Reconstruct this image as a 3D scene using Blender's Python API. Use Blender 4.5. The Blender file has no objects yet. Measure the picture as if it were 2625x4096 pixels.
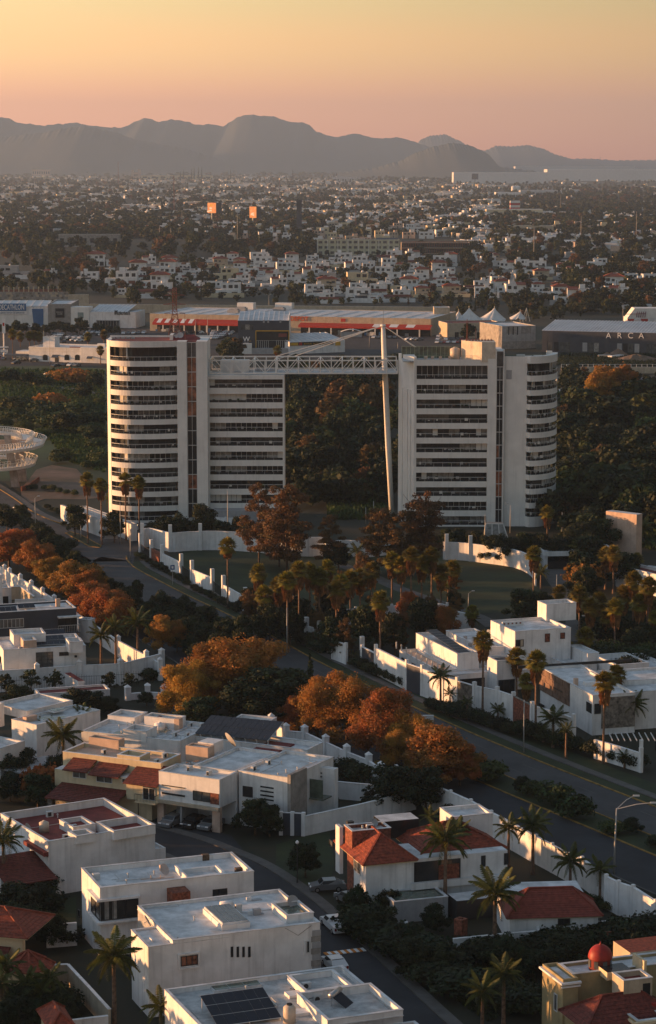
import bpy, math, random
import numpy as np
from mathutils import Vector, Matrix
# ------------------------------------------------------------------ camera
RESX, RESY = 2625.0, 4096.0
F = 5600*RESX/1540; CX = RESX/2; CY = RESY/2; H = 88.0
PITCH = math.atan((CY-375*RESX/1540)/F)
sc = bpy.context.scene
camd = bpy.data.cameras.new('camera'); cam = bpy.data.objects.new('camera', camd)
sc.collection.objects.link(cam); sc.camera = cam
cam.location = (0, 0, H); cam.rotation_euler = (math.pi/2-PITCH, 0, 0)
camd.sensor_fit = 'HORIZONTAL'; camd.sensor_width = 36; camd.lens = 36*F/RESX
camd.clip_start = 1; camd.clip_end = 60000
# ------------------------------------------------------------------ sun, sky, exposure
SUN_AZ = -8.0   # negative: the sun stands a little beyond the exact left of the view
SUN_EL = 3.9
sd = bpy.data.lights.new('sun', 'SUN'); so = bpy.data.objects.new('sun', sd); sc.collection.objects.link(so)
sd.energy = 5.0; sd.angle = math.radians(0.6); sd.color = (1, .49, .20)
dirv = Vector((-math.cos(math.radians(SUN_AZ))*math.cos(math.radians(SUN_EL)), -math.sin(math.radians(SUN_AZ))*math.cos(math.radians(SUN_EL)), math.sin(math.radians(SUN_EL))))
so.rotation_euler = dirv.to_track_quat('Z', 'Y').to_euler()
so.location = (-300, 0, 300)
world = bpy.data.worlds.new('World'); sc.world = world; world.use_nodes = True
nt = world.node_tree; nt.nodes.clear()
def N(t, **k):
    n = nt.nodes.new(t)
    for a, b in k.items(): setattr(n, a, b)
    return n
out = N('ShaderNodeOutputWorld'); tc = N('ShaderNodeTexCoord'); sep = N('ShaderNodeSeparateXYZ')
nt.links.new(tc.outputs['Generated'], sep.inputs[0])
ramp = N('ShaderNodeValToRGB'); ramp.color_ramp.interpolation = 'EASE'
r_ = ramp.color_ramp
stops = [(0.0, (.68,.245,.145)), (.02, (.71,.285,.15)), (.045, (.68,.375,.15)), (.068, (.54,.38,.165)), (.12, (.25,.27,.23)), (.22, (.15,.185,.21)), (.45, (.125,.162,.205)), (1.0, (.12,.155,.205))]
while len(r_.elements) < len(stops): r_.elements.new(.5)
for e, (p, c) in zip(r_.elements, stops): e.position = p; e.color = (*c, 1)
nt.links.new(sep.outputs['Z'], ramp.inputs[0])
mr = N('ShaderNodeMapRange'); mr.interpolation_type = 'SMOOTHSTEP'
mr.inputs['From Min'].default_value = -.30; mr.inputs['From Max'].default_value = .30
mr.inputs['To Min'].default_value = 1.55; mr.inputs['To Max'].default_value = .55
nt.links.new(sep.outputs['X'], mr.inputs['Value'])
vm = N('ShaderNodeVectorMath', operation='SCALE')
nt.links.new(ramp.outputs[0], vm.inputs[0]); nt.links.new(mr.outputs[0], vm.inputs['Scale'])
bg = N('ShaderNodeBackground'); bg.inputs['Strength'].default_value = 0.765
nt.links.new(vm.outputs[0], bg.inputs['Color'])
sky = N('ShaderNodeTexSky', sky_type='NISHITA'); sky.sun_disc = False
sky.sun_elevation = math.radians(SUN_EL); sky.sun_rotation = math.radians(270-SUN_AZ)
bg2 = N('ShaderNodeBackground'); bg2.inputs['Strength'].default_value = .02
nt.links.new(sky.outputs[0], bg2.inputs['Color'])
add = N('ShaderNodeAddShader'); nt.links.new(bg.outputs[0], add.inputs[0]); nt.links.new(bg2.outputs[0], add.inputs[1])
nt.links.new(add.outputs[0], out.inputs['Surface'])
sc.view_settings.view_transform = 'Standard'; sc.view_settings.look = 'None'; sc.view_settings.gamma = 1
sc.view_settings.exposure = 1.1; sc.view_settings.use_curve_mapping = False
sc.cycles.use_denoising = True; sc.cycles.max_bounces = 6; sc.cycles.diffuse_bounces = 3
sc.cycles.volume_bounces = 1; sc.cycles.transparent_max_bounces = 8
HAZE = 5.0e-5
# ------------------------------------------------------------------ reading the place: crops of the photograph give ground points
S_, K_ = .852, .64935
VIEWS = dict(v=(0,0,1.7045), fa=(0,400,S_), fb=(1312,400,S_), ma=(0,1100,S_), mb=(1312,1100,S_), la=(0,1800,S_), lb=(1312,1800,S_),
 h1=(0,2600,K_), h2=(800,2600,K_), h3=(1625,2300,K_), h4=(0,3250,K_), h5=(800,3250,K_), h6=(1625,3050,K_),
 t1=(400,1300,.3896), t2=(1500,1250,.5195), t3=(0,1150,.4545), t4=(600,1180,.3896), t5=(2000,1150,.40584), t6=(0,1650,.25974),
 g1=(0,2250,.4545), g2=(1900,1900,.4708), g3=(0,3700,.3247), g4=(0,950,.4545), g5=(2125,3750,.3247))
sp_, cp_ = math.sin(PITCH), math.cos(PITCH)
def px(v, x, y): a = VIEWS[v]; return a[0]+x*a[2], a[1]+y*a[2]
def ray(v, x, y):
    X, Y = px(v, x, y); b = (CY-Y)/F
    return ((X-CX)/F, cp_+b*sp_, -sp_+b*cp_)
def G(v, x, y, z=0.0):
    r = ray(v, x, y); t = (z-H)/r[2]; return (r[0]*t, r[1]*t, z)
def GY(v, x, y, Y):
    r = ray(v, x, y); t = Y/r[1]; return (r[0]*t, H+r[2]*t)
def proj(X, Y, Z):
    d = Y*cp_-(Z-H)*sp_; u = Y*sp_+(Z-H)*cp_
    return CX+F*X/d, CY-F*u/d
RND = random.Random(7)
# ------------------------------------------------------------------ materials
MATS = {}
def mat(name, col, rough=.85, var=.18, scale=.6, bump=0, metal=0, objvar=0, col2=None, transl=0, streak=0, spec=.3, alpha=None, hue=0):
    if name in MATS: return MATS[name]
    m = bpy.data.materials.new(name); m.use_nodes = True; t = m.node_tree; p = t.nodes['Principled BSDF']
    def n(k, **kw):
        o = t.nodes.new(k)
        for a, b in kw.items(): setattr(o, a, b)
        return o
    geo = n('ShaderNodeNewGeometry'); noise = n('ShaderNodeTexNoise'); noise.inputs['Scale'].default_value = scale
    noise.inputs['Detail'].default_value = 5; noise.inputs['Roughness'].default_value = .65
    t.links.new(geo.outputs['Position'], noise.inputs['Vector'])
    mx = n('ShaderNodeMix', data_type='RGBA'); c2 = col2 or tuple(c*(1-var*1.6) for c in col)
    rm = n('ShaderNodeMapRange'); rm.inputs['From Min'].default_value = .35; rm.inputs['From Max'].default_value = .68
    t.links.new(noise.outputs['Fac'], rm.inputs['Value']); t.links.new(rm.outputs[0], mx.inputs[0])
    mx.inputs[6].default_value = (*[min(1, c*(1+var*.4)) for c in col], 1); mx.inputs[7].default_value = (*c2, 1)
    last = mx.outputs[2]
    if streak:
        mp = n('ShaderNodeMapping'); mp.inputs['Scale'].default_value = (1.6, 1.6, .12)
        n2 = n('ShaderNodeTexNoise'); n2.inputs['Scale'].default_value = 1.0; n2.inputs['Detail'].default_value = 4
        t.links.new(geo.outputs['Position'], mp.inputs[0]); t.links.new(mp.outputs[0], n2.inputs['Vector'])
        r2 = n('ShaderNodeMapRange'); r2.inputs['From Min'].default_value = .52; r2.inputs['From Max'].default_value = .75
        r2.inputs['To Max'].default_value = streak
        t.links.new(n2.outputs['Fac'], r2.inputs['Value'])
        m2 = n('ShaderNodeMix', data_type='RGBA'); t.links.new(r2.outputs[0], m2.inputs[0]); t.links.new(last, m2.inputs[6])
        m2.inputs[7].default_value = (*[c*.45 for c in col], 1); last = m2.outputs[2]
    if objvar:
        oi = n('ShaderNodeObjectInfo'); hs = n('ShaderNodeHueSaturation')
        rv = n('ShaderNodeMapRange'); rv.inputs['To Min'].default_value = 1-objvar; rv.inputs['To Max'].default_value = 1+objvar
        t.links.new(oi.outputs['Random'], rv.inputs['Value']); t.links.new(rv.outputs[0], hs.inputs['Value'])
        if hue:
            wn = n('ShaderNodeTexWhiteNoise', noise_dimensions='1D'); t.links.new(oi.outputs['Random'], wn.inputs['W'])
            rh = n('ShaderNodeMapRange'); rh.inputs['To Min'].default_value = .5-hue; rh.inputs['To Max'].default_value = .5+hue
            t.links.new(wn.outputs['Value'], rh.inputs['Value']); t.links.new(rh.outputs[0], hs.inputs['Hue'])
        t.links.new(last, hs.inputs['Color']); last = hs.outputs[0]
    t.links.new(last, p.inputs['Base Color'])
    p.inputs['Roughness'].default_value = rough; p.inputs['Metallic'].default_value = metal
    p.inputs['Specular IOR Level'].default_value = spec
    if bump:
        b = n('ShaderNodeBump'); b.inputs['Strength'].default_value = bump; b.inputs['Distance'].default_value = .05
        n3 = n('ShaderNodeTexNoise'); n3.inputs['Scale'].default_value = scale*6; n3.inputs['Detail'].default_value = 6
        t.links.new(geo.outputs['Position'], n3.inputs['Vector'])
        t.links.new(n3.outputs['Fac'], b.inputs['Height']); t.links.new(b.outputs[0], p.inputs['Normal'])
    if transl:
        tr = n('ShaderNodeBsdfTranslucent'); ms = n('ShaderNodeMixShader'); ms.inputs[0].default_value = transl
        t.links.new(last, tr.inputs['Color']); o = t.nodes['Material Output']
        t.links.new(p.outputs[0], ms.inputs[1]); t.links.new(tr.outputs[0], ms.inputs[2]); t.links.new(ms.outputs[0], o.inputs['Surface'])
    MATS[name] = m; return m
WHITE = mat('white_plaster', (.72,.715,.71), streak=.5, scale=.35, bump=.15, var=.12)
WHITE2 = mat('tower_render', (.71,.695,.66), streak=.25, scale=.25, bump=.1, var=.08)
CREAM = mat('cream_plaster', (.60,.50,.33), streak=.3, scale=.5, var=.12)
OCHRE = mat('ochre_plaster', (.32,.26,.14), streak=.3, var=.15)
BEIGE = mat('beige_render', (.46,.38,.28), streak=.4, var=.15)
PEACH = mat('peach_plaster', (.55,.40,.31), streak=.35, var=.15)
GREYW = mat('grey_render', (.34,.34,.345), streak=.3, var=.12)
DGREY = mat('charcoal_cladding', (.052,.058,.075), rough=.6, var=.2, scale=.3)
CONC = mat('concrete', (.30,.28,.26), streak=.5, var=.25, bump=.3)
ROOFW = mat('white_roof_coating', (.62,.63,.64), scale=.45, var=.22, col2=(.36,.37,.375), bump=.2)
ROOFO = mat('weathered_roof_coating', (.46,.47,.47), scale=.7, var=.3, col2=(.24,.25,.25), bump=.4)
ROOFR = mat('red_roof_coating', (.19,.035,.03), scale=.5, var=.3, rough=.8)
TILE = mat('terracotta_tile', (.25,.055,.028), scale=2.5, var=.4, rough=.75, bump=.4)
TILED = mat('dark_red_tile', (.15,.035,.025), scale=2.5, var=.4, rough=.75, bump=.4)
BRICK = mat('rusty_stone_facing', (.26,.085,.05), scale=3, var=.5, bump=.6)
METALR = mat('ribbed_metal_roof', (.50,.51,.53), rough=.45, scale=.15, var=.2, metal=.15)
GLASS = mat('dark_glass', (.028,.030,.032), rough=.15, var=.3, spec=.3, scale=.4)
GLASSM = mat('grey_glass', (.095,.10,.10), rough=.12, var=.4, spec=.6, scale=.5)
CURT = mat('curtained_glass', (.26,.26,.25), rough=.35, var=.35, scale=1.2, spec=.5)
AMBER = mat('painted_warm_reflection_glass', (.30,.11,.06), rough=.2, var=.7, scale=.5, spec=.6)  # orange reflections painted into the base colour
GREENG = mat('greenish_glass', (.10,.13,.10), rough=.15, var=.4, spec=.6)
FRAME = mat('pale_metal_frame', (.50,.50,.49), rough=.5, var=.05)
DFRAME = mat('dark_metal_frame', (.03,.03,.032), rough=.5, var=.1)
STEELW = mat('white_painted_steel', (.68,.66,.62), rough=.5, var=.06)
RUSTST = mat('red_painted_steel', (.34,.10,.06), rough=.6, var=.3)
POLE = mat('galvanised_pole', (.36,.36,.35), rough=.5, var=.1, metal=.2)
RAILW = mat('white_rail', (.55,.55,.54), rough=.5, var=.05)
ASPH = mat('asphalt', (.034,.036,.041), rough=.9, scale=.12, var=.25, bump=.3)
ASPHP = mat('worn_asphalt', (.062,.062,.064), rough=.9, scale=.1, var=.25, bump=.2)
PAVE = mat('pavement_concrete', (.10,.095,.09), scale=.5, var=.2, bump=.2)
YEL = mat('yellow_kerb_paint', (.28,.165,.04), scale=.8, var=.35)
YELL = mat('yellow_paint', (.60,.34,.03), var=.1)
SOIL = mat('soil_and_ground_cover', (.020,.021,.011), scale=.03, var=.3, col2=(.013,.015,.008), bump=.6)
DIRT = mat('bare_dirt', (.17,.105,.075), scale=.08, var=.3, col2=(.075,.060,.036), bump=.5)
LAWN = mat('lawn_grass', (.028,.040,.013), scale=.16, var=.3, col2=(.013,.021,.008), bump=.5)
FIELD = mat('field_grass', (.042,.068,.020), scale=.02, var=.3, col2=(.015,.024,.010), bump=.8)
BARK = mat('bark', (.13,.085,.055), scale=3, var=.4, bump=.5)
PALMB = mat('palm_bark', (.20,.125,.085), scale=3, var=.4, bump=.4)
LG = mat('leaf_dark_green', (.024,.038,.011), scale=.8, var=.5, objvar=.3, hue=.03, transl=.25, rough=.7)
LG2 = mat('leaf_mid_green', (.048,.072,.016), scale=.8, var=.5, objvar=.3, hue=.03, transl=.25, rough=.7)
LO = mat('leaf_rust_orange', (.35,.132,.026), scale=.45, var=.4, objvar=.25, hue=.025, transl=.35, rough=.7, col2=(.15,.10,.02))
LR = mat('leaf_red_brown', (.125,.062,.020), scale=.4, var=.5, objvar=.2, hue=.015, transl=.3, rough=.7, col2=(.045,.040,.014))
LY = mat('leaf_yellow_green', (.16,.13,.025), scale=.6, var=.4, objvar=.2, hue=.015, transl=.3, rough=.7)
PL = mat('palm_leaf', (.19,.155,.020), scale=1.5, var=.4, objvar=.2, hue=.02, transl=.3, rough=.6)
PLD = mat('feather_palm_leaf', (.080,.092,.018), scale=1.5, var=.4, objvar=.25, hue=.02, transl=.3, rough=.6)
PSK = mat('dry_palm_skirt', (.30,.145,.05), scale=1.5, var=.4, objvar=.2, rough=.8)
HILLM = mat('wooded_hill', (.050,.060,.062), scale=.0012, var=.2, col2=(.060,.066,.064))
CARW = mat('white_car_paint', (.62,.62,.62), rough=.25, var=.03, spec=.6)
CARG = mat('grey_car_paint', (.14,.145,.15), rough=.25, var=.03, spec=.6)
CARK = mat('black_car_paint', (.015,.015,.018), rough=.2, var=.03, spec=.6)
CARR = mat('red_car_paint', (.24,.02,.018), rough=.25, var=.03, spec=.6)
RUB = mat('tyre_rubber', (.015,.015,.015), rough=.8)
REDL = mat('red_lamp_lens', (.22,.01,.01), rough=.3)
SOLAR = mat('solar_cell', (.010,.012,.022), rough=.45, var=.2, spec=.25)
REDS = mat('red_sign_paint', (.42,.035,.022), var=.15)
BLUES = mat('blue_sign_paint', (.045,.13,.28), var=.08, scale=.2)
WSIGN = mat('white_sign_paint', (.72,.72,.72), var=.05)
BLACKS = mat('black_sign_panel', (.018,.018,.02), var=.1)
BLUEAW = mat('blue_canvas', (.05,.075,.11), var=.2)
ORANGES = mat('orange_print', (.55,.18,.05), var=.4, scale=.5, col2=(.6,.45,.25))
TENT = mat('tensile_membrane', (.62,.61,.59), var=.1, rough=.6)
TANKB = mat('beige_tank_plastic', (.50,.42,.34), rough=.5, var=.1)
STEEL = mat('steel_tank', (.42,.42,.42), rough=.3, metal=.7, var=.1)
REDTILE = mat('glossy_red_dome', (.28,.022,.014), rough=.5, var=.15, scale=2)
STONEB = mat('brown_stone_cladding', (.20,.125,.09), scale=1.2, var=.35, bump=.4)
STONE = mat('stone_blocks', (.22,.19,.16), scale=1.5, var=.5, bump=.6)
SKIN = mat('skin', (.35,.2,.14)); CLOTH = mat('red_cloth', (.35,.05,.04)); CLOTHD = mat('dark_cloth', (.04,.04,.05))
# ------------------------------------------------------------------ mesh helpers
LINK = sc.collection.objects.link
def mesh(name, vs, fs, ms, idx=None, smooth=False):
    me = bpy.data.meshes.new(name); me.from_pydata([tuple(v) for v in vs], [], fs)
    for m in (ms if isinstance(ms, (list, tuple)) else [ms]): me.materials.append(m)
    if idx is not None: me.polygons.foreach_set('material_index', idx)
    if smooth: me.polygons.foreach_set('use_smooth', [True]*len(fs))
    me.update(); return me
def obj(name, me, parent=None, loc=(0,0,0), rz=0, scale=None):
    o = bpy.data.objects.new(name, me); LINK(o)
    if parent is not None: o.parent = parent
    o.location = loc
    if isinstance(rz, tuple): o.rotation_euler = rz
    elif rz: o.rotation_euler = (0, 0, rz)
    if scale: o.scale = scale
    return o
def tag(o, label=None, cat=None, group=None, kind=None):
    if label: o['label'] = label
    if cat: o['category'] = cat
    if group: o['group'] = group
    if kind: o['kind'] = kind
    return o
def thing(name, label, cat, loc=(0,0,0), rz=0, group=None):
    o = obj(name, None, None, loc, rz); o.empty_display_size = .5; return tag(o, label, cat, group)
def copy_tree(o, parent=None):
    c = o.copy(); LINK(c)
    for k in ('label', 'category', 'group'):
        if parent is None and k in c: pass
    if parent is not None: c.parent = parent
    for ch in list(o.children): copy_tree(ch, c)
    return c
class MB:
    def __init__(s): s.v = []; s.f = []; s.i = []
    def add(s, vs, fs, mi=0):
        b = len(s.v); s.v += [tuple(v) for v in vs]; s.f += [tuple(b+k for k in f) for f in fs]; s.i += [mi]*len(fs)
    def box(s, x0, x1, y0, y1, z0, z1, mi=0):
        s.add([(x0,y0,z0),(x1,y0,z0),(x1,y1,z0),(x0,y1,z0),(x0,y0,z1),(x1,y0,z1),(x1,y1,z1),(x0,y1,z1)],
              [(0,3,2,1),(4,5,6,7),(0,1,5,4),(1,2,6,5),(2,3,7,6),(3,0,4,7)], mi)
    def bar(s, a, b, w, mi=0, h=None):      # square bar between two points
        a = Vector(a); b = Vector(b); d = (b-a); 
        if d.length < 1e-6: return
        d.normalize(); up = Vector((0,0,1)) if abs(d.z) < .95 else Vector((1,0,0))
        x = d.cross(up).normalized(); y = x.cross(d).normalized(); h = h or w
        vs = [p+x*i*w/2+y*j*h/2 for p in (a, b) for i, j in ((-1,-1),(1,-1),(1,1),(-1,1))]
        s.add(vs, [(3,2,1,0),(4,5,6,7),(0,1,5,4),(1,2,6,5),(2,3,7,6),(3,0,4,7)], mi)
    def tube(s, pts, rs, n=8, mi=0, cap=True):
        pts = [Vector(p) for p in pts]; rings = []
        for k, p in enumerate(pts):
            d = (pts[min(k+1, len(pts)-1)]-pts[max(k-1, 0)]).normalized()
            up = Vector((0,0,1)) if abs(d.z) < .9 else Vector((1,0,0))
            x = d.cross(up).normalized(); y = x.cross(d).normalized(); r = rs[k] if isinstance(rs, (list, tuple)) else rs
            rings.append([p+x*r*math.cos(2*math.pi*q/n)+y*r*math.sin(2*math.pi*q/n) for q in range(n)])
        vs = [v for r in rings for v in r]; fs = []
        for k in range(len(pts)-1):
            for q in range(n): fs.append((k*n+q, k*n+(q+1) % n, (k+1)*n+(q+1) % n, (k+1)*n+q))
        if cap: fs += [tuple(range(n-1, -1, -1)), tuple(range((len(pts)-1)*n, len(pts)*n))]
        s.add(vs, fs, mi)
    def prism(s, poly, z0, z1, mi=0, top=True):
        n = len(poly); vs = [(x, y, z0) for x, y in poly]+[(x, y, z1) for x, y in poly]
        fs = [(k, (k+1) % n, n+(k+1) % n, n+k) for k in range(n)]
        if top: fs += [tuple(range(n, 2*n)), tuple(range(n-1, -1, -1))]
        s.add(vs, fs, mi)
    def me(s, name, ms, smooth=False): return mesh(name, s.v, s.f, ms, s.i, smooth)
    def obj(s, name, ms, parent=None, loc=(0,0,0), rz=0, smooth=False): return obj(name, s.me(name, ms, smooth), parent, loc, rz)
UB = {}
def ubm(m):
    if m.name not in UB:
        b = MB(); b.box(-.5, .5, -.5, .5, 0, 1); UB[m.name] = b.me('block_'+m.name, m)
    return UB[m.name]
def ub(name, parent, x0, x1, y0, y1, z0, z1, m, rz=0):   # one box-shaped piece, mesh shared by material
    return obj(name, ubm(m), parent, ((x0+x1)/2, (y0+y1)/2, z0), rz, (abs(x1-x0), abs(y1-y0), z1-z0))
def sheet(name, pts, z, m, parent=None, kind='structure'):
    o = obj(name, mesh(name, [(p[0], p[1], z) for p in pts], [tuple(range(len(pts)))], m), parent)
    o.data.validate(); n = o.data.polygons[0].normal
    if n.z < 0: o.data.flip_normals()
    if parent is None: o['kind'] = kind
    return o
def strip(name, pts, w, z, m, h=.0, parent=None, kind='structure', side=0, z0=None):   # ribbon along a polyline, optionally a raised kerb
    P = [Vector((p[0], p[1])) for p in pts]; L = []; R = []
    for k, p in enumerate(P):
        d = (P[min(k+1, len(P)-1)]-P[max(k-1, 0)]).normalized(); nrm = Vector((-d.y, d.x))
        L.append(p+nrm*w*(.5+side*.5)); R.append(p-nrm*w*(.5-side*.5))
    b = MB(); n = len(P)
    zt = z+h; vs = [(q.x, q.y, zt) for q in L]+[(q.x, q.y, zt) for q in R]; fs = [(k, n+k, n+k+1, k+1) for k in range(n-1)]
    if h:
        zb = z if z0 is None else z0
        vs += [(q.x, q.y, zb) for q in L]+[(q.x, q.y, zb) for q in R]
        for k in range(n-1): fs += [(k, k+1, 2*n+k+1, 2*n+k), (n+k+1, n+k, 3*n+k, 3*n+k+1)]
        fs += [(0, 2*n, 3*n, n), (n-1, 2*n-1, 4*n-1, 3*n-1)]
    b.add(vs, fs); o = b.obj(name, m, parent)
    if parent is None and kind: o['kind'] = kind
    return o
def smooth_line(pts, k=4):
    P = [Vector((p[0], p[1])) for p in pts]; out = []
    for i in range(len(P)-1):
        a, b, c, d = P[max(i-1, 0)], P[i], P[i+1], P[min(i+2, len(P)-1)]
        for j in range(k):
            t = j/k; out.append(.5*((2*b)+(c-a)*t+(2*a-5*b+4*c-d)*t*t+(3*b-a-3*c+d)*t**3))
    return out+[P[-1]]
def inset(pts, d):
    P = [Vector((p[0], p[1])) for p in pts]; o = []
    for k, p in enumerate(P):
        t = (P[min(k+1, len(P)-1)]-P[max(k-1, 0)]).normalized(); o.append(p+Vector((-t.y, t.x))*d)
    return o
def text(name, s, size, m, parent, loc, rot=(math.pi/2, 0, 0), ext=.04, align='LEFT', sx=1, bold=0, fit=0):
    c = bpy.data.curves.new(name, 'FONT'); c.body = s; c.size = size; c.extrude = ext; c.align_x = align; c.materials.append(m); c.offset = bold
    to = bpy.data.objects.new(name, c); LINK(to); o = bpy.data.objects.new(name, bpy.data.meshes.new_from_object(to)); LINK(o); bpy.data.objects.remove(to); o.parent = parent; o.location = loc; o.rotation_euler = rot; 
    if fit: X = [v.co.x for v in o.data.vertices]; sx = fit/(max(X)-min(X))
    o.scale = (sx, 1, 1); return o
ORD = ['first','second','third','fourth','fifth','sixth','seventh','eighth','ninth','tenth','eleventh','twelfth','thirteenth','fourteenth','fifteenth','sixteenth','seventeenth','eighteenth','nineteenth']
TENS = {2:'twent',3:'thirt',4:'fort',5:'fift',6:'sixt',7:'sevent',8:'eight',9:'ninet'}
def ordn(n):
    if n >= 100: return ('one' if n < 200 else 'two')+' hundred'+(' and '+ordn(n%100) if n%100 else 'th')
    if n < 20: return ORD[n-1]
    t, u = divmod(n, 10); return TENS[t]+('ieth' if u == 0 else 'y-'+ORD[u-1])
# ------------------------------------------------------------------ a building's own frame: u along its front, v into its depth
class House:
    def __init__(s, name, label, cat, O, ang, group=None):
        s.O = O; s.a = ang; s.U = (math.cos(ang), math.sin(ang)); s.V = (-math.sin(ang), math.cos(ang))
        s.root = thing(name, label, cat, (O[0], O[1], 0), ang, group)
    def loc(s, X, Y): dx, dy = X-s.O[0], Y-s.O[1]; return dx*s.U[0]+dy*s.U[1], dx*s.V[0]+dy*s.V[1]
    def at(s, v, x, y, z): g = G(v, x, y, z); return s.loc(g[0], g[1])
    def on(s, face, c, v, x, y):     # a pixel on the plane v=c ('F') or u=c ('L')
        r = ray(v, x, y); ax = s.V if face == 'F' else s.U
        den = r[0]*ax[0]+r[1]*ax[1]; o0 = s.O[0]*ax[0]+s.O[1]*ax[1]
        t = (o0+c)/den; X, Y, Z = r[0]*t, r[1]*t, H+r[2]*t
        u, w = s.loc(X, Y); return (u if face == 'F' else w), Z
    def box(s, name, u0, u1, v0, v1, z0, z1, m): return ub(name, s.root, u0, u1, v0, v1, z0, z1, m)
    def block(s, u0, u1, v0, v1, zt, zb=-.3, par=.5, wm=None, rm=None, th=.25, cap=None):
        wm = wm or WHITE; rm = rm or ROOFW
        if u1 < u0: u0, u1 = u1, u0
        if v1 < v0: v0, v1 = v1, v0
        e = RND.random()*.004; zt += e
        b = MB()
        o = [(u0,v0),(u1,v0),(u1,v1),(u0,v1)]; i = [(u0+th,v0+th),(u1-th,v0+th),(u1-th,v1-th),(u0+th,v1-th)]
        zr = zt-par-.01 if par > 0 else zt
        vs = [(x,y,zb) for x,y in o]+[(x,y,zt) for x,y in o]
        fs = [(0,1,5,4),(1,2,6,5),(2,3,7,6),(3,0,4,7)]
        if par > 0:
            vs += [(x,y,zt) for x,y in i]+[(x,y,zr) for x,y in i]
            for k in range(4):
                j = (k+1) % 4; fs += [(4+k,4+j,8+j,8+k), (8+k,8+j,12+j,12+k)]
            fs.append((0,3,2,1))
        b.add(vs, fs); b.obj('wall', wm, s.root)
        r = i if par > 0 else o
        obj('roof', mesh('roof', [(x,y,zr+.003) for x,y in r], [(0,1,2,3)], rm), s.root)
        if par > 0 and cap is not False and (u1-u0) > 2:
            c = MB(); t2 = th+.06
            c.box(u0-.05,u1+.05,v0-.05,v0+t2,zt+.002,zt+.07); c.box(u0-.05,u1+.05,v1-t2,v1+.05,zt+.002,zt+.07)
            c.box(u0-.05,u0+t2,v0+t2,v1-t2,zt+.002,zt+.068); c.box(u1-t2,u1+.05,v0+t2,v1-t2,zt+.002,zt+.068)
            c.obj('coping', cap or ROOFW, s.root)
        return dict(u0=u0,u1=u1,v0=v0,v1=v1,zt=zt,zb=zb,zr=zr)
    def pblock(s, v, B, C, A, zt, zb=-.3, ext=None, **k):   # roof corners seen in the photo: near corner B, right C, far-left A
        b = s.at(v if len(B) == 2 else B[2], B[0], B[1], zt); c = s.at(v if len(C) == 2 else C[2], C[0], C[1], zt); a = s.at(v if len(A) == 2 else A[2], A[0], A[1], zt)
        return s.block(b[0], c[0], b[1], a[1], zt, zb, **k)
    def win(s, face, c, v, p0, p1, n=2, fm=None, gm=None, name='window', rows=1, out=None, box=None):
        if box: a0, a1, z0, z1 = box
        else:
            a0, z1 = s.on(face, c, v, *p0); a1, z0 = s.on(face, c, v, *p1)
            if a1 < a0: a0, a1 = a1, a0
            if z1 < z0: z0, z1 = z1, z0
        fm = fm or DFRAME; gm = gm or GLASS; b = MB(); w = .07; d = .09
        def bx(x0, x1, za, zb, o0=-d, o1=.03):
            sg = -1 if (face == 'F' or face == 'L') else 1
            if face in ('R', 'K'): o0, o1 = -o1, -o0
            if face in ('F', 'K'): b.box(x0, x1, c+o0, c+o1, za, zb)
            else: b.box(c+o0, c+o1, x0, x1, za, zb)
        bx(a0, a1, z1-w, z1); bx(a0, a1, z0, z0+w); bx(a0, a0+w, z0+w, z1-w); bx(a1-w, a1, z0+w, z1-w)
        for k in range(1, n): xx = a0+(a1-a0)*k/n; bx(xx-.03, xx+.03, z0+w, z1-w)
        for k in range(1, rows): zz = z0+(z1-z0)*k/rows; bx(a0+w, a1-w, zz-.025, zz+.025, -d+.01)
        f = b.obj(name, fm, s.root)
        e = .02; g0 = c-.025 if face in ('F','L') else c; g1 = c if face in ('F','L') else c+.025
        if face in ('F', 'K'): ub('pane', f, a0+w, a1-w, g0, g1, z0+w, z1-w, gm)
        else: ub('pane', f, g0, g1, a0+w, a1-w, z0+w, z1-w, gm)
        return f
def house(name, label, v, B, C, A, zt, group=None, cat='house', **k):
    b = G(v if len(B) == 2 else B[2], B[0], B[1], zt); c = G(v if len(C) == 2 else C[2], C[0], C[1], zt)
    ang = math.atan2(c[1]-b[1], c[0]-b[0]); a = G(v if len(A) == 2 else A[2], A[0], A[1], zt)
    sk = (math.degrees(math.atan2(a[1]-b[1], a[0]-b[0])-ang)-90+180) % 360-180; ang += math.radians(max(-6, min(6, sk*.5)))
    h = House(name, label, cat, (b[0], b[1]), ang, group)
    h.b0 = h.pblock(v, B, C, A, zt, **k); return h
def bld(name, label, v, L, R, ytop, depth, cat='building', group=None, **k):   # front-wall base corners and the height of its top
    a = G(v, *L); b = G(v, *R); ang = math.atan2(b[1]-a[1], b[0]-a[0]); h = House(name, label, cat, (a[0], a[1]), ang, group)
    W = math.hypot(b[0]-a[0], b[1]-a[1]); zt = h.on('F', 0, v, L[0], ytop)[1]
    h.W, h.zt, h.D = W, zt, depth; h.b0 = h.block(0, W, 0, depth, zt, **k); return h
def tiled_slope(b, p0, p1, q1, q0, step=.42, lift=.05):   # stepped courses between eave p0-p1 and ridge q0-q1
    p0, p1, q0, q1 = map(Vector, (p0, p1, q0, q1)); n = max(2, int(((p0+p1)/2-(q0+q1)/2).length/step))
    for k in range(n):
        a, c = k/n, (k+1)/n
        A = p0.lerp(q0, a)+Vector((0,0,lift)); B = p1.lerp(q1, a)+Vector((0,0,lift)); C = p1.lerp(q1, c); D = p0.lerp(q0, c)
        A0 = A-Vector((0,0,lift*1.6)); B0 = B-Vector((0,0,lift*1.6))
        b.add([A, B, C, D, A0, B0], [(0,1,2,3), (4,5,1,0)])
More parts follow.
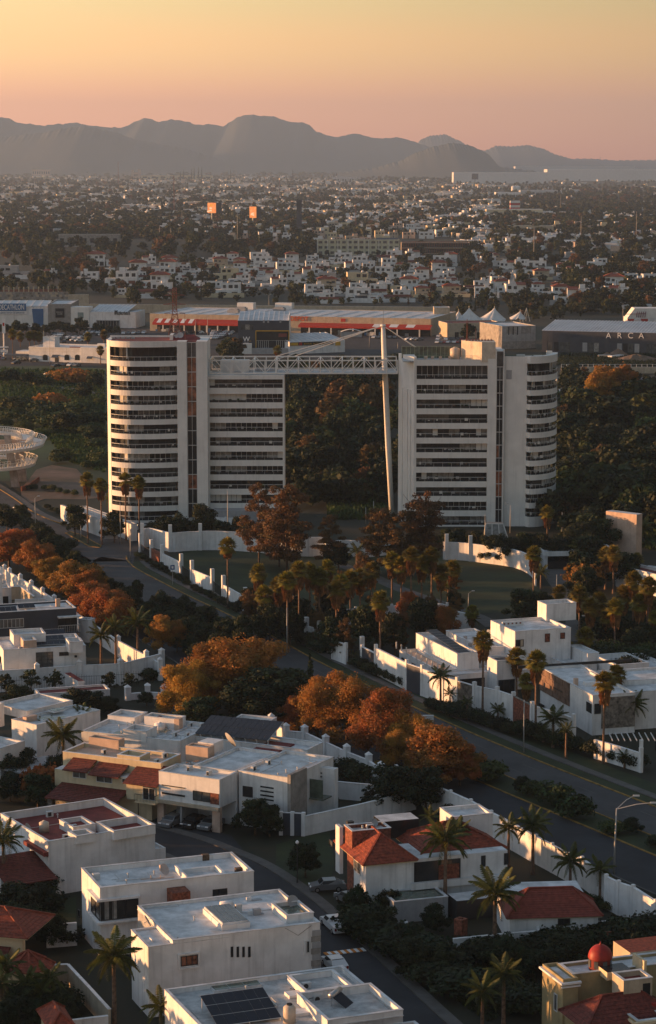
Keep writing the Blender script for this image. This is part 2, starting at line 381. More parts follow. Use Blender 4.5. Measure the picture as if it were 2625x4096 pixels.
def hip(h, u0, u1, v0, v1, z, hgt, over=.5, m=None, name='tile_roof', gable=False, step=.42):
    if u1 < u0: u0, u1 = u1, u0
    if v1 < v0: v0, v1 = v1, v0
    u0 -= over; u1 += over; v0 -= over; v1 += over; W, D = u1-u0, v1-v0; b = MB()
    if W >= D: r0 = (u0+(0 if gable else D/2), (v0+v1)/2); r1 = (u1-(0 if gable else D/2), (v0+v1)/2)
    else: r0 = ((u0+u1)/2, v0+(0 if gable else W/2)); r1 = ((u0+u1)/2, v1-(0 if gable else W/2))
    zt = z+hgt; R0 = (*r0, zt); R1 = (*r1, zt); c = [(u0,v0,z),(u1,v0,z),(u1,v1,z),(u0,v1,z)]
    if W >= D:
        tiled_slope(b, c[0], c[1], R1, R0, step); tiled_slope(b, c[2], c[3], R0, R1, step)
        tiled_slope(b, c[3], c[0], R0, R0, step); tiled_slope(b, c[1], c[2], R1, R1, step)
        hips = [(c[0],R0),(c[3],R0),(c[1],R1),(c[2],R1),(R0,R1)]
    else:
        tiled_slope(b, c[0], c[1], R0, R0, step); tiled_slope(b, c[2], c[3], R1, R1, step)
        tiled_slope(b, c[1], c[2], R1, R0, step); tiled_slope(b, c[3], c[0], R0, R1, step)
        hips = [(c[0],R0),(c[1],R0),(c[2],R1),(c[3],R1),(R0,R1)]
    o = b.obj(name, m or TILE, h.root)
    q = MB()
    for a, d in hips: q.bar(Vector(a)+Vector((0,0,.06)), Vector(d)+Vector((0,0,.08)), .22)
    q.obj('ridge_tiles', m or TILE, o)
    s = MB(); s.box(u0+.1, u1-.1, v0+.1, v1-.1, z-.16, z-.02); s.obj('eave', CREAM if m is None else BEIGE, o)
    return o
def shed(h, u0, u1, v0, v1, z0, z1, m=None, name='tile_roof', axis='v'):   # lean-to: rises from v0 to v1
    b = MB()
    if axis == 'v': tiled_slope(b, (u0,v0,z0), (u1,v0,z0), (u1,v1,z1), (u0,v1,z1)); b.add([(u0,v0,z0-.1),(u1,v0,z0-.1),(u1,v1,z1-.1),(u0,v1,z1-.1)], [(3,2,1,0)]); b.add([(u0,v0,z0-.1),(u0,v1,z1-.1),(u0,v1,z1),(u0,v0,z0),(u1,v0,z0-.1),(u1,v1,z1-.1),(u1,v1,z1),(u1,v0,z0)], [(0,1,2,3),(7,6,5,4),(0,3,7,4)])
    else: tiled_slope(b, (u0,v1,z0), (u0,v0,z0), (u1,v0,z1), (u1,v1,z1)); b.add([(u0,v0,z0-.1),(u1,v0,z1-.1),(u1,v1,z1-.1),(u0,v1,z0-.1)], [(3,2,1,0)]); b.add([(u0,v0,z0-.1),(u1,v0,z1-.1),(u1,v0,z1),(u0,v0,z0),(u0,v1,z0-.1),(u0,v1,z0)], [(0,1,2,3),(0,3,5,4)])
    return b.obj(name, m or TILE, h.root)
# ------------------------------------------------------------------ vegetation meshes
def leaf_mesh(name, lobes, n, size, seed, m, droop=0, inner=.15):
    rg = np.random.default_rng(seed); lobes = np.array(lobes, float)    # cx cy cz rx ry rz
    w = lobes[:,3]*lobes[:,4]+lobes[:,3]*lobes[:,5]; k = rg.choice(len(lobes), n, p=w/w.sum()); L = lobes[k]
    d = rg.normal(size=(n,3)); d /= np.linalg.norm(d, axis=1)[:,None]
    r = 1.08-np.abs(rg.normal(0, .33, n)); ins = rg.random(n) < inner; r[ins] = rg.random(ins.sum())*.8
    # ragged: push clumps in and out
    ph = np.sin(d[:,0]*7+k*1.7+seed)*np.cos(d[:,1]*6+k)*np.sin(d[:,2]*8+k*2.3); r = np.abs(r)*(1+.22*ph)
    P = L[:,:3]+d*r[:,None]*L[:,3:]
    zc = lobes[:,2].min()-lobes[:,5].max()*.4; keep = P[:,2] > zc; P = P[keep]; d = d[keep]; n = len(P)
    nr = d+rg.normal(0, .65, (n,3)); nr[:,2] += .25; nr /= np.linalg.norm(nr, axis=1)[:,None]
    a = np.cross(nr, rg.normal(size=(n,3))); a /= np.linalg.norm(a, axis=1)[:,None]; b = np.cross(nr, a)
    s = size*(.55+.9*rg.random(n))[:,None]; a = a*s; b = b*s*(.55+.4*rg.random(n))[:,None]
    V = np.stack([P-a*.5-b*.15, P+a*.1-b*.5, P+a*.55+b*.1, P-a*.1+b*.5], 1).reshape(-1,3)
    me = bpy.data.meshes.new(name); me.vertices.add(4*n); me.vertices.foreach_set('co', V.ravel())
    me.loops.add(4*n); me.loops.foreach_set('vertex_index', np.arange(4*n, dtype=np.int32))
    me.polygons.add(n); me.polygons.foreach_set('loop_start', np.arange(0, 4*n, 4, dtype=np.int32))
    me.polygons.foreach_set('loop_total', np.full(n, 4, dtype=np.int32)); me.materials.append(m); me.update(); me.validate(); return me
def round_lobes(seed, h, r, k=15, base=.32):
    q = random.Random(seed); L = [(0, 0, h*(base+1)/2, r*.6, r*.6, h*(1-base)*.38)]
    for i in range(k):
        a = i*2.4+q.random(); t = q.random(); z = h*(base+.10+(1-base-.20)*t); f = (.95 if t < .6 else .95-(t-.6)*1.3)
        rr = r*q.uniform(.30, .92)*f; s = q.uniform(.13, .30)
        L.append((math.cos(a)*rr, math.sin(a)*rr, z, r*s, r*s, min(r*s*.8, h*.14)))
    return L
def trunk_mesh(seed, h, r, m, th=.6, rad=.05, limbs=5):
    q = random.Random(seed); b = MB(); p = [(0,0,-.3)]
    for i in range(4): p.append((q.uniform(-.02,.02)*h*i*.5, q.uniform(-.02,.02)*h*i*.5, h*th*(i+1)/4))
    R = rad*h*.5; b.tube(p, [R*1.25, R, R*.85, R*.65, R*.4], 7)
    for i in range(limbs):
        a = i*6.28/limbs+q.random(); s = Vector(p[2]).lerp(Vector(p[4]), q.random()*.8); e = s+Vector((math.cos(a)*r*.6, math.sin(a)*r*.6, h*(.18+.15*q.random())))
        mid = s.lerp(e, .5)+Vector((0,0,-h*.02)); b.tube([s, mid, e], [R*.45, R*.32, R*.12], 5)
    return b.me('trunk', m, True)
TREES = {}
def tree_kind(kind, m, hgt, r, nleaf, size, nvar=3, lobes='round', base=.32, th=.6, rad=.045, tm=None):
    out = []
    for i in range(nvar):
        sd_ = hash((len(TREES), i)) % 1000+i*31+len(TREES)*7
        if lobes == 'round': L = round_lobes(sd_, hgt, r, 26, base)
        elif lobes == 'tall':
            q = random.Random(sd_); L = []
            for z in np.linspace(base+.06, .95, 13):
                rr = r*(1.05-.75*abs(z-.42)**1.3*1.5)*q.uniform(.7, 1.15); a = q.random()*6.28
                for s in (0, 2.1, 4.2): o = rr*q.uniform(.3, .75); s2 = q.uniform(.2, .42); L.append((math.cos(a+s)*o, math.sin(a+s)*o, hgt*(z+q.uniform(-.04,.04)), rr*s2, rr*s2, hgt*q.uniform(.03, .06)))
        elif lobes == 'cone':
            L = [(0,0,hgt*z, r*(1.05-z)*.8, r*(1.05-z)*.8, hgt*.09) for z in np.linspace(.12, .95, 9)]
        elif lobes == 'bush':
            q = random.Random(sd_); L = [(math.cos(i*2.4)*r*.5*q.random(), math.sin(i*2.4)*r*.5*q.random(), hgt*(.35+.3*q.random()), r*.55, r*.55, hgt*.36) for i in range(6)]
        out.append((leaf_mesh('crown', L, nleaf, size, sd_, m), trunk_mesh(sd_, hgt, r, tm or BARK, th, rad, 2 if lobes == 'cone' else 5)))
    TREES[kind] = (out, hgt)
tree_kind('rust', LO, 8, 4.2, 17000, .23, 3, base=.18)
tree_kind('rust_big', LO, 11, 5.6, 34000, .23, 2, base=.08, th=.7)
tree_kind('redtall', LR, 20, 6.6, 13000, .42, 3, 'tall', .10, .9, .022)
tree_kind('euc', LO, 20, 7.5, 12000, .55, 2, 'round', .25, .75, .03)
tree_kind('green', LG, 7, 3.6, 7500, .30, 4, base=.12)
tree_kind('forest', LG, 11, 5.2, 2600, .85, 5, 'round', .2)
tree_kind('forest_m', LG2, 9, 4.6, 2400, .8, 4, 'round', .2)
tree_kind('forest_tall', LG, 15, 3.6, 2400, .8, 3, 'tall', .1, .8, .03)
tree_kind('forest_rust', LR, 11, 4.4, 2400, .8, 3, 'round', .2)
tree_kind('bush', LG, 2.0, 1.6, 2800, .19, 4, 'bush', .05, .3)
tree_kind('bush_m', LG2, 2.0, 1.6, 2800, .19, 3, 'bush', .05, .3)
tree_kind('shrub', LG2, 4, 3.8, 1500, .6, 3, 'bush', .05, .3)
tree_kind('shrub_rust', LO, 4, 4.0, 1500, .6, 2, 'bush', .05, .3)
tree_kind('far', LG, 9, 5.0, 330, 1.9, 4, 'round', .1)
tree_kind('far_m', LG2, 8, 4.4, 300, 1.8, 3, 'round', .1)
tree_kind('far_rust', LR, 9, 4.0, 300, 1.8, 2, 'round', .1)
tree_kind('cypress', LG, 12, 1.7, 500, .9, 2, 'cone', .05, .4, .02)
tree_kind('sapling', LG, 3.6, 1.3, 420, .3, 3, 'round', .3)
tree_kind('juniper', LG, 9, 1.5, 1600, .5, 2, 'cone', .05, .4, .02)
def tree(kind, name, label, x, y, h, group=None, rw=1, i=None, cat='tree', z=0):
    var, h0 = TREES[kind]; c, t = var[RND.randrange(len(var)) if i is None else i % len(var)]
    o = thing(name, label, cat, (x, y, z), RND.random()*6.28, group); s = h/h0; o.scale = (s*rw, s*rw, s)
    if 'bush' not in name and 'shrub' not in name and 'hedge' not in name: obj('trunk', t, o)
    obj('crown', c, o); return o
# --- palms
def fan_palm_mesh(seed, R=1.4):
    q = random.Random(seed); b = MB()
    for i in range(62):
        el = math.radians(q.uniform(-45, 88)); az = i*2.399+q.random()*.4
        if el < 0 and q.random() < .3: continue
        d = Vector((math.cos(az)*math.cos(el), math.sin(az)*math.cos(el), math.sin(el))); side = d.cross(Vector((0,0,1))).normalized() if abs(d.z) < .99 else Vector((1,0,0)); up = side.cross(d)
        st = d*R*.45; b.bar((0,0,0), st, .05, 0); n = 9
        fl = R*.72*(.85+.3*q.random())
        for k in range(n):
            a = (k/(n-1)-.5)*2*1.25; dd = (d*math.cos(a)+side*math.sin(a)).normalized(); tip = st+dd*fl*(1-.15*abs(a))+Vector((0,0,-.22*fl*(1+abs(a))*.5)); w = up.cross(dd)*.0+side*math.cos(a)*.085-d*math.sin(a)*.085
            mid = st+dd*fl*.55; b.add([st-w*.4, st+w*.4, mid+w*1.3, mid-w*1.3], [(0,1,2,3)]); b.add([mid-w*1.3, mid+w*1.3, tip], [(0,1,2)])
    return b.me('crown', PL)
def skirt_mesh(seed, L=2.6):
    q = random.Random(seed); b = MB()
    for i in range(110):
        a = q.random()*6.28; z = -q.random()*L*.75; r = .25+.5*(1+z/L)*q.random()+.2; ln = .7+.6*q.random()
        c, s = math.cos(a), math.sin(a); w = .16; b.add([(c*.15-s*w, s*.15+c*w, z+.15), (c*.15+s*w, s*.15-c*w, z+.15), (c*(r+.12)+s*w*1.2, s*(r+.12)-c*w*1.2, z-ln*.5), (c*r*.9, s*r*.9, z-ln), (c*(r+.12)-s*w*1.2, s*(r+.12)+c*w*1.2, z-ln*.5)], [(0,1,2,3,4)])
    return b.me('dry_skirt', PSK)
FANS = [fan_palm_mesh(i) for i in range(4)]; SKIRTS = [skirt_mesh(i) for i in range(3)]
PTR = {}
def palm_trunk(seed, r, thick):
    k = (seed, r, thick)
    if k not in PTR:
        q = random.Random(seed); b = MB(); dx, dy = q.uniform(-.03,.03), q.uniform(-.03,.03)
        b.tube([(dx*math.sin(z*3), dy*z, z-.02) for z in np.linspace(0, 1, 7)], [r*thick, r*1.05, r, r*.95, r*.9, r*.85, r*.8], 8); PTR[k] = b.me('trunk', PALMB, True)
    return PTR[k]
def fan_palm(label, x, y, h, group=None, s=1.0, skirt=1, i=0):
    o = thing('fan_palm', label, 'palm tree', (x, y, 0), RND.random()*6.28, group)
    sd_ = i % 5; q = random.Random(sd_); dx, dy = q.uniform(-.03,.03), q.uniform(-.03,.03)
    t = obj('trunk', palm_trunk(sd_, .18, 1.7), o, (0,0,0), 0, (1, 1, h))
    tx, ty = dx*math.sin(3), dy
    obj('crown', FANS[i % 4], o, (tx, ty, h+.1), RND.random()*6, (s*1.12,)*3)
    if skirt: obj('dry_skirt', SKIRTS[i % 3], o, (tx, ty, h), RND.random()*6, (s, s, s*skirt))
    return o
def frond_mesh(seed, L=3.4, bend=1.0, nl=26):
    b = MB(); q = random.Random(seed); pts = []
    for k in range(nl+1):
        t = k/nl; pts.append(Vector((L*(t-.12*bend*t*t), 0, L*(.30*t-.62*bend*t*t))))
    for k in range(0, nl, 4): b.bar(pts[k], pts[min(k+4, nl)], .07*(1-.7*k/nl))
    for k in range(3, nl):
        t = k/nl; ln = L*.26*math.sin(math.pi*min(1, t*.85+.12))**.7
        for sgn in (-1, 1):
            p = pts[k]; d = Vector((.45, sgn*.8, -.45-.35*q.random())).normalized(); e = p+d*ln; w = Vector((.075, 0, 0))
            mid = p+d*ln*.5+Vector((0,0,.05*ln)); b.add([p-w*.6, p+w*.6, mid+w, mid-w], [(0,1,2,3)]); b.add([mid-w, mid+w, e], [(0,1,2)])
    return b.me('frond', PLD)
FRONDS = [frond_mesh(1, 3.4, .35), frond_mesh(2, 3.4, .8), frond_mesh(3, 3.3, 1.25), frond_mesh(4, 3.1, 1.6)]
def feather_palm(label, x, y, h, s=1.0, n=22, group=None, shaft=True, thick=1.3):
    o = thing('feather_palm', label, 'palm tree', (x, y, 0), RND.random()*6.28, group)
    obj('trunk', palm_trunk(int(h*10) % 5, .24*s**.5, thick), o, (0,0,0), 0, (1, 1, h))
    if shaft:
        b = MB(); b.tube([(0,0,h-.1), (0,0,h+.5*s), (0,0,h+1.1*s)], [.22*s, .19*s, .1*s], 8); b.obj('crownshaft', LG2, o, smooth=True)
    for i in range(n):
        t = i/n; az = i*2.399; k = 0 if t < .25 else 1 if t < .55 else 2 if t < .85 else 3
        obj('frond', FRONDS[k], o, (0, 0, h+(.9-.4*t)*s*(1 if shaft else .3)), (0, -math.radians(48-62*t+RND.uniform(-6,6)), az), (s,)*3)
    return o
def top_at(v, x, yt, yb):      # ground point under pixel (x,yb) and the height seen at yt
    g = G(v, x, yb); return g[0], g[1], GY(v, x, yt, g[1])[1]
def cast_group(items, fmt):     # items: list of (obj); labels by order from the left as projected
    items = sorted(items, key=lambda o: proj(*o.location)[0])
    for k, o in enumerate(items): o['label'] = fmt.format(ordn(k+1))
# ------------------------------------------------------------------ cars, poles and other repeated things
def car_template(kind, paint, label, detailed=True):
    o = thing(kind, label, 'car'); pick = kind == 'pickup_truck'; L = 5.2 if pick else 4.4; W = 1.8; b = MB()
    prof = [(0,.35),(0,.75),(.15,.9),(1.1,1.0),(1.75,1.55),(3.0,1.58),(3.2,1.05),(5.15,1.02),(5.2,.5),(5.2,.35)] if pick else [(0,.3),(0,.65),(.2,.82),(1.0,.95),(1.65,1.42),(3.2,1.45),(4.05,1.0),(4.35,.9),(4.4,.45),(4.4,.3)]
    n = len(prof); vs = []
    for sy in (-1, 1):
        for x, z in prof: vs.append((x-L/2, sy*W/2*(1 if z < 1.15 else .82), z))
    b.add(vs, [tuple(range(n)), tuple(range(2*n-1, n-1, -1))]+[(k+n, (k+1) % n+n, (k+1) % n, k) for k in range(n)])
    if pick: b.box(3.2-L/2+.05, L/2-.1, -W/2+.12, W/2-.12, .75, 1.035)
    b.obj('body', paint, o)
    g = MB(); zt, zb = (1.5, 1.07) if pick else (1.38, 1.0)
    a0, a1, c0, c1 = (1.2, 1.68, 2.98, 3.12) if pick else (1.12, 1.62, 3.2, 3.85)
    for sy in (-1, 1):
        y0 = sy*(W/2*.985+.0); y1 = sy*(W/2*.84+.006)
        q = [(a0-L/2+.12, y0*1.003, zb), (c1-L/2-.08, y0*1.003, zb), (c0-L/2-.02, y1, zt), (a1-L/2+.05, y1, zt)]
        g.add(q if sy < 0 else q[::-1], [(0,1,2,3)])
    g.add([(a0-L/2-.03, -W*.42, zb+.01), (a0-L/2-.03, W*.42, zb+.01), (a1-L/2-.04, W*.37, zt+.06), (a1-L/2-.04, -W*.37, zt+.06)], [(3,2,1,0)])
    g.add([(c1-L/2+.03, -W*.42, zb+.05), (c1-L/2+.03, W*.42, zb+.05), (c0-L/2+.05, W*.37, zt+.05), (c0-L/2+.05, -W*.37, zt+.05)], [(0,1,2,3)])
    g.obj('window', GLASS, o)
    for wx in (.85, L-.95):
        for sy in (-1, 1):
            if detailed:
                w = MB(); w.tube([(wx-L/2, sy*(W/2-.2), .33), (wx-L/2, sy*(W/2+.03), .33)], .33, 14); t = w.obj('wheel', RUB, o)
                w = MB(); w.tube([(wx-L/2, sy*(W/2+.01), .33), (wx-L/2, sy*(W/2+.045), .33)], .19, 10); w.obj('rim', STEEL, t)
            else: ub('wheel', o, wx-L/2-.3, wx-L/2+.3, sy*W/2-.09, sy*W/2+.03, 0, .6, RUB)
    if detailed:
        for sy in (-1, 1):
            ub('headlight', o, -L/2-.02, -L/2+.12, sy*.62-.2, sy*.62+.2, .66, .8, WSIGN)
            ub('taillight', o, L/2-.1, L/2+.02, sy*.74-.12, sy*.74+.12, .62, .92, REDL)
            ub('mirror', o, 1.35-L/2, 1.5-L/2, sy*1.0-.1, sy*1.0+.1, .98, 1.12, paint)
        ub('bumper', o, L/2-.03, L/2+.06, -.85, .85, .36, .55, paint); ub('number_plate', o, L/2+.06, L/2+.075, -.2, .2, .42, .54, WSIGN)
    return o
def light_pole(label, x, y, h, arms=((1,0),), m=None, group=None, r=.11, armlen=1.6, name='street_lamp', cat='street lamp', box=False):
    o = thing(name, label, cat, (x, y, 0), 0, group); b = MB(); b.tube([(0,0,-.2),(0,0,h*.5),(0,0,h)], [r, r*.8, r*.55], 8); b.obj('pole', m or POLE, o, smooth=True)
    for ax, ay in arms:
        b = MB(); e = (ax*armlen, ay*armlen, h+.45); b.tube([(0,0,h-.1), (ax*armlen*.5, ay*armlen*.5, h+.3), e], .04, 6); a = b.obj('arm', m or POLE, o)
        ub('lamp_head', a, e[0]-.3 if ax else e[0]-.12, e[0]+.3 if ax else e[0]+.12, e[1]-.12, e[1]+.12, e[2]-.06, e[2]+.08, FRAME)
    if box: ub('meter_box', o, -.2, .2, -.35, -.1, 1.2, 1.9, FRAME)
    return o
def tank(parent, x, y, z, r=.55, h=1.2, m=None, name='water_tank'):
    b = MB(); b.tube([(x,y,z),(x,y,z+h*.86),(x,y,z+h*.97),(x,y,z+h)], [r, r, r*.55, r*.25], 14); b.tube([(x,y,z+h),(x,y,z+h+.07)], r*.3, 10)
    return b.obj(name, m or TANKB, parent, smooth=True)
def ac_unit(parent, x, y, z, rz=0, s=1):
    o = ub('air_conditioner', parent, x-.4*s, x+.4*s, y-.18*s, y+.18*s, z, z+.6*s, RAILW, rz)
    b = MB(); b.tube([(x-.08*s, y-.185*s, z+.3*s), (x-.08*s, y-.21*s, z+.3*s)], .22*s, 14); f = b.obj('fan_grille', DFRAME, parent); return o
def dish(parent, x, y, z, r=.45, az=0):
    b = MB(); n = 14; vs = [(0,0,0)]
    for rr, d in ((.5,.06),(1,.2)):
        vs += [(r*rr*math.cos(2*math.pi*k/n), r*rr*math.sin(2*math.pi*k/n), d*r) for k in range(n)]
    fs = [(0,1+k,1+(k+1)%n) for k in range(n)]+[(1+k,1+n+k,1+n+(k+1)%n,1+(k+1)%n) for k in range(n)]
    b.add(vs, fs); b.bar((0,0,0),(0,0,-.35),.05); b.bar((r*.9,0,.1),(0,0,r*.8),.03)
    return b.obj('satellite_dish', GREYW, parent, (x,y,z+.6), (math.radians(60), 0, az))
def solar_array(h, label, u, v, z, nx, ny, pw=1.0, ph=1.65, tilt=15, rz=0, group=None):
    w = thing('solar_array', label, 'solar panels', (h.O[0]+h.U[0]*u+h.V[0]*v, h.O[1]+h.U[1]*u+h.V[1]*v, z), h.a+rz, group); t = math.radians(tilt)
    for i in range(nx):
        for j in range(ny):
            y0 = j*(ph+.03); p = ub('panel', w, 0, 1, 0, 1, 0, .04, SOLAR); p.location = (i*(pw+.03)+pw/2, (y0+ph/2)*math.cos(t), .3+(y0+ph/2)*math.sin(t)); p.scale = (pw, ph, .04); p.rotation_euler = (t, 0, 0)
    b = MB(); W = nx*(pw+.03); D = ny*(ph+.03)
    for x in np.linspace(.1, W-.1, max(2, nx//2)): b.bar((x, .1, -.02), (x, .1, .3), .06); b.bar((x, D*math.cos(t)*.95, -.02), (x, D*math.cos(t)*.95, .26+D*math.sin(t)), .06); b.bar((x, .02, .27), (x, D*math.cos(t), .27+D*math.sin(t)), .05)
    for j in range(ny+1): y = j*(ph+.03)-.015; b.bar((0, y*math.cos(t), .325+y*math.sin(t)), (W, y*math.cos(t), .325+y*math.sin(t)), .05)
    b.obj('mounting_rack', FRAME, w); return w
def skylight(h, u0, u1, v0, v1, z, n=3, m=None):
    b = MB(); b.box(u0-.08, u1+.08, v0-.08, v1+.08, z-.02, z+.22); f = b.obj('skylight', ROOFW, h.root)
    for k in range(n): a = u0+(u1-u0)*k/n; ub('glass_pane', f, a+.04, a+(u1-u0)/n-.04, v0+.02, v1-.02, z+.22, z+.26, m or GREENG)
    return f
# ------------------------------------------------------------------ the ground
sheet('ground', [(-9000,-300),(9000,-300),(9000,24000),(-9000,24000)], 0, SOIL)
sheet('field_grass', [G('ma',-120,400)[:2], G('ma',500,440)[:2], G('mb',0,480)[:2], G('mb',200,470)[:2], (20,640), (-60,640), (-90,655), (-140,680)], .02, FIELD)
sheet('bare_dirt_patch', [G('t6',*p) for p in ((320,1180),(440,1040),(560,880),(800,810),(1180,870),(1300,1000),(1700,1300),(1300,1340),(700,1330),(480,1400),(330,1290))], .05, DIRT)
sheet('car_park', [G('t3',-60,470), G('t3',-60,690), G('t3',470,690), G('t3',900,690), G('t4',600,640), G('mb',0,395), G('mb',500,345), G('mb',800,330), G('mb',800,270), G('mb',500,230), G('t4',900,360), G('t4',0,345), G('t3',1200,350), G('t3',0,345)], .04, ASPH)
# boulevard (two carriageways), kerbs, pavements, median
KR = [G('la',-60,150), G('la',60,225), G('la',150,290), G('la',240,332), G('la',322,356)]
KJ = [G('la',590,500), G('la',600,525), G('la',640,560), G('la',720,603), G('la',810,650), G('la',930,710), G('la',1050,765), G('la',1300,890), G('la',1540,1020), (17.8,370), (31.2,343.2), (45.2,317.6), (63,285.2), (96,225)]
KL = [G('la',-60,270), G('la',90,330), G('la',250,430), G('la',400,520), G('la',560,620), G('la',700,720), G('la',860,830), G('la',1010,900), G('la',1200,1000)]
far_w = 8.6
line = smooth_line(KR[:4]+KJ, 4)
road_R = line
road_L = inset(line, -15.5)
def ribbon(name, A, B, z, m):
    n = len(A); return tag(obj(name, mesh(name, [(p[0],p[1],z) for p in A]+[(p[0],p[1],z) for p in B], [(k,n+k,n+k+1,k+1) for k in range(n-1)], m)), kind='structure')
ribbon('road', line, inset(line, -far_w), .05, ASPHP)
near_out = inset(line, -13.9); near_in = inset(line, -23.4)
k0 = next(i for i, p in enumerate(line) if p[1] < 452)
ribbon('road', inset(line, -far_w-.02)[:k0+3], inset(line, -17)[:k0+3], .046, ASPHP)
ribbon('road', near_out[k0:], near_in[k0:], .05, ASPH)
strip('kerb', inset(smooth_line(KJ, 4), .12), .28, .05, YEL, .13, z0=0)
strip('kerb', inset(smooth_line(KR, 4), .12), .28, .05, YEL, .13, z0=0)
strip('kerb', inset(line[k0:], -far_w-.15), .25, .05, YEL, .12, z0=0)
strip('kerb', inset(line[k0:], -13.8), .28, .05, YEL, .12, z0=0)
strip('kerb', inset(line[k0:], -23.6), .25, .05, PAVE, .12, z0=0)
for off in (-2.9, -5.8):
    b = MB(); Lc = inset(line, off)
    for k in range(0, len(Lc)-1):
        if k % 2 == 0: 
            a = Vector(Lc[k]); c = a.lerp(Vector(Lc[k+1]), .6); d = (c-a).normalized(); nrm = Vector((-d.y, d.x))*.06
            b.add([(a.x+nrm.x,a.y+nrm.y,.058),(a.x-nrm.x,a.y-nrm.y,.058),(c.x-nrm.x,c.y-nrm.y,.058),(c.x+nrm.x,c.y+nrm.y,.058)], [(0,1,2,3)])
    tag(b.obj('lane_marking', PAVE), kind='structure')
strip('pavement', inset(smooth_line(KJ[1:], 4), 3.4), 1.5, .03, PAVE, .1, z0=0)
strip('pavement', inset(smooth_line(KR, 4), 1.4), 2.0, .03, PAVE, .1, z0=0)
ribbon('median_grass', inset(line[k0+4:], -far_w-.3), inset(line[k0+4:], -13.6), .10, LAWN)
sheet('verge_grass', [*[tuple(p) for p in inset(smooth_line(KJ[1:], 3), .26)], *[tuple(p) for p in reversed(inset(smooth_line(KJ[1:], 3), 2.6))]], .028, LAWN)
sheet('verge_grass', [*[tuple(p) for p in inset(smooth_line(KJ[1:], 3), 4.2)], *[tuple(p) for p in reversed(inset(smooth_line(KJ[1:], 3), 7.6))]], .026, LAWN)
# side road to the towers, with its planted island
sheet('side_road', [G('la',322,356), G('la',660,330), G('la',760,360), G('la',760,430), G('la',655,470), G('la',610,490), G('la',585,520), G('la',540,470), G('la',430,440), G('la',300,390)], .054, ASPHP)
sheet('road_junction', [G('la',230,385), G('la',640,470), G('la',620,560), G('la',480,560), G('la',330,470)], .036, ASPHP)
isl = [G('la',*p) for p in ((308,392),(420,455),(470,460),(475,452),(380,400),(330,385))]
sheet('traffic_island', isl, .12, LAWN); strip('kerb', isl+[isl[0]], .3, .05, YEL, .13, z0=0)
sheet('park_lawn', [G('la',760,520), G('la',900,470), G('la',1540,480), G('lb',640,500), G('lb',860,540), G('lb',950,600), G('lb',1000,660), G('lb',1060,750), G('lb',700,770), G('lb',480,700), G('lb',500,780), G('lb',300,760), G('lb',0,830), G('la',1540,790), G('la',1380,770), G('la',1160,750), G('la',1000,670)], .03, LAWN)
ps = [G('lb',60,540), G('lb',200,590), G('lb',330,650), G('lb',470,700), G('lb',600,745), G('lb',720,790), G('lb',780,830)]
strip('park_path', smooth_line(ps, 4), 3.4, .05, PAVE, 0)
ps = [G('lb',1075,560), G('lb',1110,620), G('lb',1170,690), G('lb',1200,760), G('lb',1200,830), G('lb',1180,900)]
strip('driveway', smooth_line(ps, 4), 7.0, .06, PAVE, 0)
sheet('lawn', [G('lb',0,840), G('lb',500,790), G('lb',560,880), G('lb',300,900), G('lb',0,930)], .032, LAWN)
# residential street in the foreground
st = smooth_line([G('h2',-420,1100), G('h2',-100,1190), G('h5',60,250), G('h5',250,330), G('h5',400,420), G('h5',560,540), G('h5',720,680), G('h5',880,830), G('h5',1100,1040), G('h5',1360,1290), G('h5',1700,1600)], 5)
st = inset(st, -1.2)
strip('street', st, 6.8, .04, ASPH)
strip('pavement', inset(st, 4.2), 1.5, .03, PAVE, .13, z0=0)
strip('pavement', inset(st, -4.2), 1.5, .03, PAVE, .13, z0=0)
sheet('forecourt_paving', [G('h1',900,1060), G('h1',1420,1140), G('h1',1500,1232), G('h1',900,1232)], .035, ASPH)
sheet('back_garden_lawn', [G('h5',470,200), G('h5',640,150), G('h5',800,120), G('h5',830,330), G('h5',800,420), G('h5',600,460), G('h5',470,360)], .03, LAWN)
sheet('garden_lawn', [G('h4',290,560), G('h4',470,520), G('h4',470,690), G('h4',280,690)], .03, LAWN)
# pale crossing bars on the street: a striped speed table, orange and white
hmp = [G('h5',770,878), G('h5',1015,848)]
a = Vector(hmp[0][:2]); c = Vector(hmp[1][:2])
hump = thing('speed_hump', 'orange and white striped speed hump across the dark street', 'speed hump', (a.x, a.y, 0)); d = c-a; q = math.atan2(d.y, d.x); n = 12
for k in range(n):
    p = d*((k+.5)/n); ub('painted_stripe', hump, p.x-d.length/n/2, p.x+d.length/n/2, p.y-.55, p.y+.55, .04, .115, mat('orange_hump_paint', (.55,.19,.03)) if k % 2 == 0 else WSIGN, q)
# distant road embankment on the left field
strip('field_track', smooth_line([G('ma',-60,515), G('ma',150,520), G('ma',320,535), G('ma',480,560)], 4), 4, .06, PAVE, .3, z0=0)
